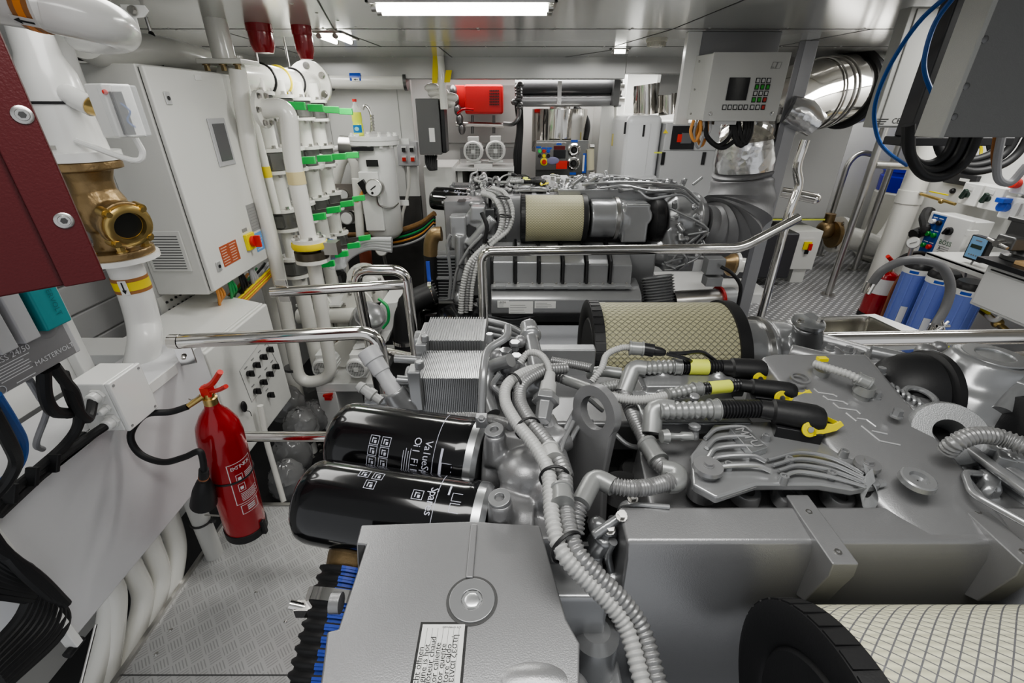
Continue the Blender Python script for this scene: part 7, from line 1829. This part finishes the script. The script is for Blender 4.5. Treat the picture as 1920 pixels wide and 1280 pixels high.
# white block with valve behind small oil filter
cable('wire_bundle', 'bundle of orange, green and black wires left of the far engine', [PY(640, 440, 3.75), PY(700, 440, 3.72), PY(750, 432, 3.7), PY(790, 418, 3.65), PY(815, 400, 3.6)], .022, mat('bundle_brown', (.30, .17, .07), .5, var=.4, vscale=60), 'cables')
for k, m in enumerate((BLACK, GREENW, BLACK, ORW, BLACK, GREYL)):
    cable('wire', 'wire in the sagging bundle between the strainer and the far engine', [PY(640, 446+k*3, 3.7), PY(700, 447+k*3.2, 3.66), PY(750, 440+k*4, 3.64), PY(790, 426+k*4, 3.6), PY(815, 407+k*3, 3.55)], .012, m, 'cables', group='wires between the strainer and the far engine')
# twin motors low down
m1 = small_motor(604, 693, 2.36, .066, 'white electric motor low in the bilge, left of two behind the U bend')
m2 = small_motor(668, 692, 2.36, .066, 'white electric motor low in the bilge, right of two behind the U bend')
t = T('pump_plinth', 'white steel pump base with a small red valve under the two low motors', 'base')
a, c = PY(592, 716, 2.4), PY(710, 716, 2.4); B().box(a.x, c.x, 2.38, 2.9, a.z-.06, a.z).build('top_plate', WHITE, t, bevel=.005); B().box(a.x, a.x+.12, 2.38, 2.8, -2.1, a.z-.06).build('leg_box', WHITE, t, bevel=.005)
p = PY(616, 745, 2.36); b = B(); b.obox(p, (.02, 0, 0), (0, .015, 0), (0, 0, .012)); b.obox(p+V((0, 0, .02)), (.03, 0, .006), (0, .008, 0), (0, 0, .006)); b.build('red_valve', REDP, t)
t = T('bronze_pump', 'round bronze pump casing behind the low motors', 'pump')
B().lathe(PY(655, 655, 2.75), (0, -1, 0), [(0, .12), (.05, .125), (.07, .08)], 28).build('casing', BRONZE, t); f = B().lathe(PY(650, 660, 2.6), (.6, -1, 0), [(0, .10), (.02, .10)], 28).build('white_flange', PIPEW, t)
# mid clutter: cross pipes with flanges, pump, wrapped motor
pipe('white cross pipe with two flanges behind the arched rail', [[PY(560, 593, 2.7), PY(700, 590, 2.7)]], .05, fl=((PY(598, 575, 2.75), (-.2, -1, .2), .10), (PY(672, 572, 2.75), (-.2, -1, .2), .11)), rad=.05)
pipe('white vertical pipe stub below the cross pipe', [[PY(640, 592, 2.75), PY(648, 650, 2.75)]], .04)
pipe('white vertical pipe stub at left below the cross pipe', [[PY(580, 560, 2.8), PY(590, 660, 2.8)]], .04)
t = T('white_shelf', 'white steel shelf plate behind the taped valve', 'shelf')
a, c = PY(565, 560, 2.8), PY(645, 548, 2.8); B().box(a.x, c.x, 2.7, 3.2, a.z-.02, a.z).build('plate', WHITE, t, bevel=.006)
pipe('big white flanged pipe end near the bronze hose', [[PY(680, 525, 3.0), PY(700, 522, 3.0), PY(712, 560, 3.0)]], .07, fl=((PY(684, 525, 2.95), (.3, -1, .1), .12),))
t = T('wrapped_motor', 'silver motor wrapped in clear film with a green wire behind the rail loop', 'electric motor')
o = PY(690, 600, 2.55); d = V((.35, -.3, .55)).normalized()
B().lathe(o, d, [(-.14, .06), (-.13, .085), (0, .09), (.08, .085), (.1, .05)], 24).build('body', SILVERS, t); B().lathe(o, d, [(-.10, .09), (-.08, .10), (0, .105), (.05, .10)], 14).build('film', PLASTIC, t)
B().obox(o+V((.02, -.02, -.12)), (.10, 0, .02), (0, .09, 0), (0, 0, .008)).build('base_plate', WHITE, t)
B().tube(sm([PY(710, 560, 2.45), PY(726, 575, 2.42), PY(728, 600, 2.42), PY(718, 615, 2.42)]), .009, 8).build('green_wire', GREENW, t)
t = T('floor_ledge', 'white L-shaped ledge beside the wrapped motor', 'ledge')
B().prism([PY(u, v, 2.6) for u, v in ((712, 570), (745, 566), (745, 590), (728, 640), (715, 640))], (0, .35, 0)).build('plate', WHITE, t, bevel=.005)
t = T('clear_filter', 'clear filter bowl with blue bracket near the taped valve', 'filter')
B().lathe(PY(630, 485, 2.7), (0, 0, 1), [(-.06, .04), (-.05, .055), (.05, .055), (.055, .04)], 20).build('bowl', CLEAR, t); B().obox(PY(621, 468, 2.68), (.02, 0, 0), (0, .03, 0), (0, 0, .06)).build('bracket', BLUEB, t, bevel=.01)
t = T('gauge_panel', 'dark board with two round gauges behind the green levers', 'gauge panel')
y = 3.9; a, c = PY(612, 395, y), PY(662, 345, y); B().box(a.x, c.x, y, y+.02, a.z, c.z).build('board', mat('gauge_board', (.22, .20, .18), .4), t)
for (u, v) in ((644, 365), (622, 365)):
    g = B().lathe(PY(u, v, y), (0, -1, 0), [(0, .045), (.03, .045), (.034, .038)], 26).build('gauge', STEEL, t); B().lathe(PY(u, v, y-.034), (0, -1, 0), [(0, .036), (.002, .036)], 26).build('dial', LABEL, g)
t = T('pressure_gauge', 'round white pressure gauge under the strainer vessel', 'gauge')
p = PY(717, 467, 3.4); B().lathe(p, (0, -1, .2), [(0, .05), (.03, .05)], 26).build('case', STEEL, t); B().lathe(p+V((0, -.031, .006)), (0, -1, .2), [(0, .043), (.002, .043)], 26).build('dial', LABEL, t); B().cyl(p, p+V((.01, .02, -.2)), .012).build('stem', STEEL, t)
t = T('pressure_gauge', 'round gauge on a steel plate beside the lower green levers', 'gauge')
p = PY(652, 408, 3.6); B().obox(p+V((-.04, .03, 0)), (.12, 0, 0), (0, .008, 0), (0, 0, .05)).build('plate', STEEL, t); B().lathe(p, (0, -1, .1), [(0, .05), (.03, .05)], 26).build('case', STEEL, t); B().lathe(p+V((0, -.031, .003)), (0, -1, .1), [(0, .043), (.002, .043)], 26).build('dial', LABEL, t)
pipe('rust-red short pipe below the strainer vessel', [[PY(683, 455, 3.3), PY(688, 505, 3.3)]], .045, mat('rust_red_pipe', (.25, .06, .03), .5), name='red_pipe')
pipe('slim white pipe with a yellow tip left of the strainer', [[PY(668, 335, 3.5), PY(676, 445, 3.5)]], .032)
tag(B().cyl(PY(677, 443, 3.5), PY(678, 452, 3.5), .034).build('yellow_ring', YELT), 'yellow ring at the lower end of the slim white pipe', 'band')
pipe('white pipe curving from behind the green levers to the strainer', [[PY(610, 410, 4.0), PY(640, 300, 4.0), PY(655, 285, 4.0), PY(668, 310, 4.0), PY(672, 400, 4.0)]], .045, rad=.15)
# grey corrugated hoses low
for k in range(4):
    cable('grey_hose', 'grey hose in the coil behind the taped valve', [PY(640, 500+k*6, 3.0), PY(650, 470+k*5, 3.05), PY(690, 452+k*4, 3.1), PY(735, 450+k*6, 3.1)], .022, GREYL, 'hose', group='coiled grey hoses behind the taped valve')
t = T('motor_unit', 'dark pump motor lying behind the white shelf', 'pump')
B().lathe(PY(620, 520, 3.0), (.3, -1, .1), [(0, .10), (.05, .11), (.06, .08), (.08, .08)], 24).build('housing', DSTEEL, t); b = B()
for k in range(5): b.tube(sm([PY(610+k*3, 520, 2.9), PY(625+k*5, 500+k*3, 2.88), PY(645, 515+k*5, 2.9)]), .012, 8)
b.build('cables', BLACK, t)
# plastic-wrapped bilge items
for i, (u, v, y, r) in enumerate(((540, 760, 2.3, .10), (565, 800, 2.2, .10), (548, 850, 2.1, .11), (590, 780, 2.4, .09), (540, 900, 1.9, .10), (575, 740, 2.6, .1))):
    p = PY(u, v, y); tag(B().ball(p, r, (1, 1, 1.3), 26, 20).jit(r*.06).build('film_wrapped_fitting', PLASTIC, smooth=28), 'fitting wrapped in crinkled clear film down in the bilge', 'wrapped fitting', 'film-wrapped fittings in the bilge')
pipe('bent white pipe strapped beside the edge of the tread plate', [[PY(488, 760, 1.62), PY(500, 830, 1.6), PY(512, 870, 1.58), PY(532, 940, 1.5)]], .012)
# grey box and dark parts between the engines
t = T('grey_case', 'grey box standing between the two engines', 'box')
B().box(.14, .52, 2.05, 2.5, FZ-.2, -1.18).build('body', mat('case_blue_grey', (.22, .225, .24), .35), t, bevel=.012)
B().box(.1, .6, 2.6, 2.9, -1.6, -1.35).build('dark_plate', BLACKP, t)
for k in range(3):
    pipe(('topmost', 'middle', 'lowest')[k]+' silver pipe running low under the far engine', [[PY(900, 598+k*12, 2.45), PY(960+k*10, 612+k*12, 2.45), PY(1000+k*15, 640+k*10, 2.45)]], .02, SILVERS, name='silver_pipe')

# =============================================================== LEFT FOREGROUND: pipes and bronze valve
def yellow_band(t, o, d, r, h, m1, m2):
    B().lathe(o, d, [(0, r*1.005), (0, r*1.02), (h, r*1.02), (h, r*1.005)], 32).build('brown_band', m1, t)
    B().lathe(V(o)+V(d).normalized()*h*.22, d, [(0, r*1.01), (0, r*1.03), (h*.56, r*1.03), (h*.56, r*1.01)], 32).build('bright_band', m2, t)
def leftpipe():
    y = 1.28; x = PY(222, 470, y).x
    zf = PY(222, 478, y).z; z2 = PY(160, 300, y).z
    t = T('supply_pipe', 'white pipe with a yellow and brown arrow band below the bronze valve', 'pipe')
    B().lathe((x, y, zf-.012), (0, 0, 1), [(0, .094), (.014, .094)], 40).build('flange', WHITE, t)
    pts = [V((x, y, zf-.01)), V((x, y, PY(245, 545, y).z)), PY(268, 600, y), PY(272, 640, y-.03), PY(262, 690, y-.05)]
    B().tube(sm(pts, 8), .044, 30).build('pipe', WHITE, t)
    zb = PY(238, 543, y).z; yellow_band(t, (x, y, zb), (0, 0, 1), .0445, .045, BROWNB, YELT)
    B().obox((x+.012, y-.046, zb+.022), (.010, .002, 0), (0, .001, 0), (0, 0, .021)).build('arrow_tag', LABEL, t)
    q = V((x+.012, y-.0475, zb+.022)); B().prism([q+V(p) for p in ((0, 0, -.018), (.007, 0, -.006), (.002, 0, -.006), (.002, 0, .017), (-.002, 0, .017), (-.002, 0, -.006), (-.007, 0, -.006))], (0, -.0006, 0)).build('arrow', INK, t)
    v = T('bronze_valve', 'cast bronze valve with an open round port between two white flanges', 'valve')
    def fb(b):
        b.lathe((x, y, zf), (0, 0, 1), [(0, .086), (.022, .086), (.023, .05), (.05, .045), (z2-zf-.05, .05), (z2-zf-.024, .06), (z2-zf-.022, .084), (z2-zf, .084)], 36)
        b.ball((x, y, (zf+z2)/2), .066, (1, 1, 1.2)); b.cyl((x, y, (zf+z2)/2-.01), (x+.095, y-.05, (zf+z2)/2-.03), .05, .05)
        c = V((x+.09, y-.047, (zf+z2)/2-.029)); d = V((.095, -.05, -.02)).normalized(); b.lathe(c, d, [(-.012, .062), (.008, .062)], 30)
    casting('body', fb, .0028, BRONZE, v)
    c = V((x+.095, y-.05, (zf+z2)/2-.03)); d = V((.095, -.05, -.02)).normalized()
    B().lathe(c, d, [(0, .056), (.014, .056), (.018, .050), (.018, .038), (.003, .036), (.003, .001)], 36, True, False).build('port_ring', BRASS, v)
    b = B(); b.lathe(c+d*(.0035), d, [(0, .0345), (.0006, .0345)], 30); b.build('dark_inside', mat('port_dark', (.02, .02, .018), .3), v)
    u, w = perp(d)
    for k in range(4):
        a = PI/4+PI/2*k; p = c+(u*math.cos(a)+w*math.sin(a))*.056; b = B(); b.lathe(p-d*.02, d, [(0, .013), (.03, .013)], 16); b.bolt(p+d*.01, d, .008, .008); b.build('clamp_bolt', BRASS, v)
    for k in range(6):
        a = PI/3*k+.3; B().bolt((x+math.cos(a)*.072, y+math.sin(a)*.072, zf+.022), (0, 0, 1), .011, .013).build('flange_bolt', BRASS, v)
    text('NW', (x-.02, y-.064, (zf+z2)/2+.0), (1, -.25, 0), (0, 0, 1), .02, BRONZE, v, ext=.001)
    u_ = T('insulated_pipe', 'thick white pipe with side branch above the bronze valve', 'pipe')
    B().lathe((x, y, z2), (0, 0, 1), [(0, .090), (.022, .090), (.024, .068), (.035, .067), (.10, .062), (.13, .062)], 40).build('lower_cone', WHITE, u_)
    B().lathe((x, y, z2+.13), (0, 0, 1), [(0, .062), (.0, .065), (.006, .065), (.006, .062)], 40).build('black_ring', BLACK, u_)
    B().lathe((x, y, z2+.136), (0, 0, 1), [(0, .062), (.06, .058), (.10, .045), (.16, .04)], 40).build('upper_cone', WHITE, u_)
    B().tube(sm([V((x, y, z2+.17)), V((x+.05, y-.02, z2+.15)), V((x+.105, y-.03, z2+.125))]), .024, 20).build('side_branch', WHITE, u_)
    B().cyl((x+.10, y-.03, z2+.127), (x+.13, y-.033, z2+.120), .021, seg=20).build('brass_coupling', BRASS, u_)
    B().obox((x-.01, y-.067, z2+.035), (.018, 0, 0), (0, .002, 0), (0, 0, .005)).build('metal_tag', STEEL, u_)
    w_ = T('wrapped_pipe', 'pale grey pipe wrapped in film at the upper left', 'pipe')
    B().tube(sm([PY(110, 185, 1.5), PY(70, 80, 1.5), PY(40, 10, 1.45), PY(20, -60, 1.4)], 6), .075, 26).build('pipe', mat('film_wrapped_pipe', (.48, .48, .47), .25, bump=.5, scale=20), w_)
    j = T('sensor_box', 'small white sensor box with a clear lid mounted on the pipe elbow', 'sensor')
    p = V((x+.165, y-.035, z2+.115))
    B().obox(p, (.03, -.012, 0), (.012, .03, 0), (0, 0, .058)).build('case', WHITE, j, bevel=.004)
    B().obox(p+V((.034, -.018, 0)), (.024, -.01, 0), (.011, .028, 0), (0, 0, .055)).build('clear_lid', CLEAR, j, bevel=.004)
    B().obox(p+V((.031, -.028, -.005)), (.014, -.004, 0), (.003, .006, 0), (0, 0, .046)).build('circuit_board', INK, j)
    B().tube(sm([p+V((.04, -.035, .02)), p+V((.055, -.03, .0)), p+V((.045, -.035, -.02)), p+V((.055, -.03, -.035))]), .002, 6).build('blue_wire', BLUEC, j)
    B().ball(p+V((.02, -.04, .04)), .006).build('red_lamp', REDP, j)
    B().tube(sm([p+V((.03, -.01, -.06)), p+V((.035, -.01, -.095)), p+V((.01, -.02, -.11)), V((x+.05, y-.05, z2+.05))]), .0075, 10).build('flex_conduit', WHITE, j)
leftpipe()
t = T('overhead_pipe', 'large glossy white pipe with an orange arrow band crossing the top left corner', 'pipe')
pts = [PY(-120, -22, .80), PY(55, 8, .80), PY(75, 12, .80), PY(170, 34, .84), PY(214, 50, .92), PY(222, 62, 1.05), PY(195, 70, 1.2), PY(150, 70, 1.35)]
B().tube(sm(pts, 10), .032, 30).build('pipe', WHITE, t)
a, c = PY(50, 7, .80), PY(86, 14.5, .802); d = c-a
B().lathe(a, d, [(0, .032), (0, .0332), (d.length, .0332), (d.length, .032)], 32).build('brown_band', BROWNB, t); B().lathe(a+d*.3, d, [(0, .0332), (0, .0338), (d.length*.4, .0338), (d.length*.4, .0332)], 32).build('orange_band', ORANGE, t)
n = V((.0, -.75, -.65)).normalized(); n = (n-d.normalized()*n.dot(d.normalized())).normalized(); s = d.normalized().cross(n)
q = (a+c)/2+n*.0342; dh = d.normalized()
B().obox(q, dh*.017, s*.006, n*.0003).build('arrow_tag', LABEL, t)
B().prism([q+n*.0006+dh*x_+s*y_ for x_, y_ in ((-.014, 0), (-.005, .0045), (-.005, .0013), (.012, .0013), (.012, -.0013), (-.005, -.0013), (-.005, -.0045))], n*.0003).build('arrow', INK, t)
t = T('overhead_pipe', 'second white pipe with a dark clamp running behind the tall cabinet top', 'pipe')
pts = [PY(150, 70, 1.6), PY(200, 95, 1.8), PY(290, 95, 2.1), PY(360, 110, 2.35), PY(420, 140, 2.5), PY(430, 200, 2.55)]
P_ = sm(pts, 8); B().tube(P_, .055, 28).build('pipe', mat('pipe_grey_cream', (.60, .60, .57), .2), t)
c = PY(293, 95, 2.11); B().torus(c, (1, .85, 0), .057, .008, 32, 8).build('clamp', BLACK, t); B().cyl(c+V((0, 0, .05)), V((c.x, c.y, .3)), .006).build('hanger_rod', STEEL, t)
t = T('hanger_bracket', 'white triangular hanger bracket above the overhead pipes at left', 'bracket')
B().prism([PY(u, v, 1.6) for u, v in ((225, 8), (270, 10), (278, 20), (270, 32), (255, 34), (262, 60), (240, 62))], (0, .004, 0)).build('plate', WHITE, t); B().bolt(PY(250, 20, 1.595), (0, -1, 0), .01, .01).build('bolt', STEEL, t)
for k in range(5):
    cable('cable_run', 'orange or black cable in the bundle above the tall cabinet', [PY(80, 78+k*6, 1.75), PY(130, 84+k*5, 1.85), PY(180, 96+k*4, 2.0)], .012, ORW if k % 2 else BLACK, group='cable bundle above the tall cabinet')
# =============================================================== LIGHT, CAMERA
def area(name, loc, size, sy, power, rot=(0, 0, 0), col=(1, .99, .96)):
    l = bpy.data.lights.new(name, 'AREA'); l.shape = 'RECTANGLE'; l.size = size; l.size_y = sy; l.energy = power; l.color = col
    o = bpy.data.objects.new(name, l); C.objects.link(o); o.location = loc; o.rotation_euler = rot; return o
area('tube_light_centre', (-.05, 2.0, .29), .7, .14, 6.68)
area('tube_light_left', (-.91, 2.8, .29), .15, .3, 3.71)
area('fill_light_near', (.1, .35, .30), 1.0, .25, 1.3*4.46)  # added fill above the near engine, no fitting there
area('fill_light_near_left', (-.75, 1.2, .30), .3, .8, 3.71)  # added fill over the left deck plate, no tube modelled
area('fill_light_right', (1.9, 1.6, .30), .9, .3, 7.43)  # added fill for the right side, no lamp fitting behind it
area('fill_light_right_far', (2.9, 3.2, .30), 1.0, .4, 10.4)  # added to brighten the far right wall, no fixture
area('tube_light_far', (.7, 3.4, .29), .9, .3, 8.91)
area('fill_light_back', (0.0, 4.75, .30), 1.8, .25, 11.88)  # added to lift the back wall, no lamp in view
area('fill_light_back_right', (2.9, 4.8, .30), 1.8, .25, 8.91)  # added fill for the back right corner, no tube there
area('fill_light_left_far', (-1.4, 3.4, .29), .3, .8, 4.46)  # added fill over the left pipework, no fixture
area('fill_light_back_mid', (1.5, 4.85, .30), 1.0, .25, 9)  # added to lift the dark space above the white locker
w = bpy.data.worlds.new('World'); bpy.context.scene.world = w; w.use_nodes = True
w.node_tree.nodes['Background'].inputs[0].default_value = (.95, .97, 1, 1); w.node_tree.nodes['Background'].inputs[1].default_value = .5
cd = bpy.data.cameras.new('camera'); co = bpy.data.objects.new('camera', cd); C.objects.link(co)
cd.lens = 16; cd.sensor_width = 36; cd.clip_start = .02
co.rotation_euler = (PI/2-PITCH, 0, 0)
bpy.context.scene.camera = co
finalize()
sc = bpy.context.scene
sc.view_settings.view_transform = 'AgX'; sc.view_settings.look = 'AgX - Medium High Contrast'; sc.view_settings.exposure = .4
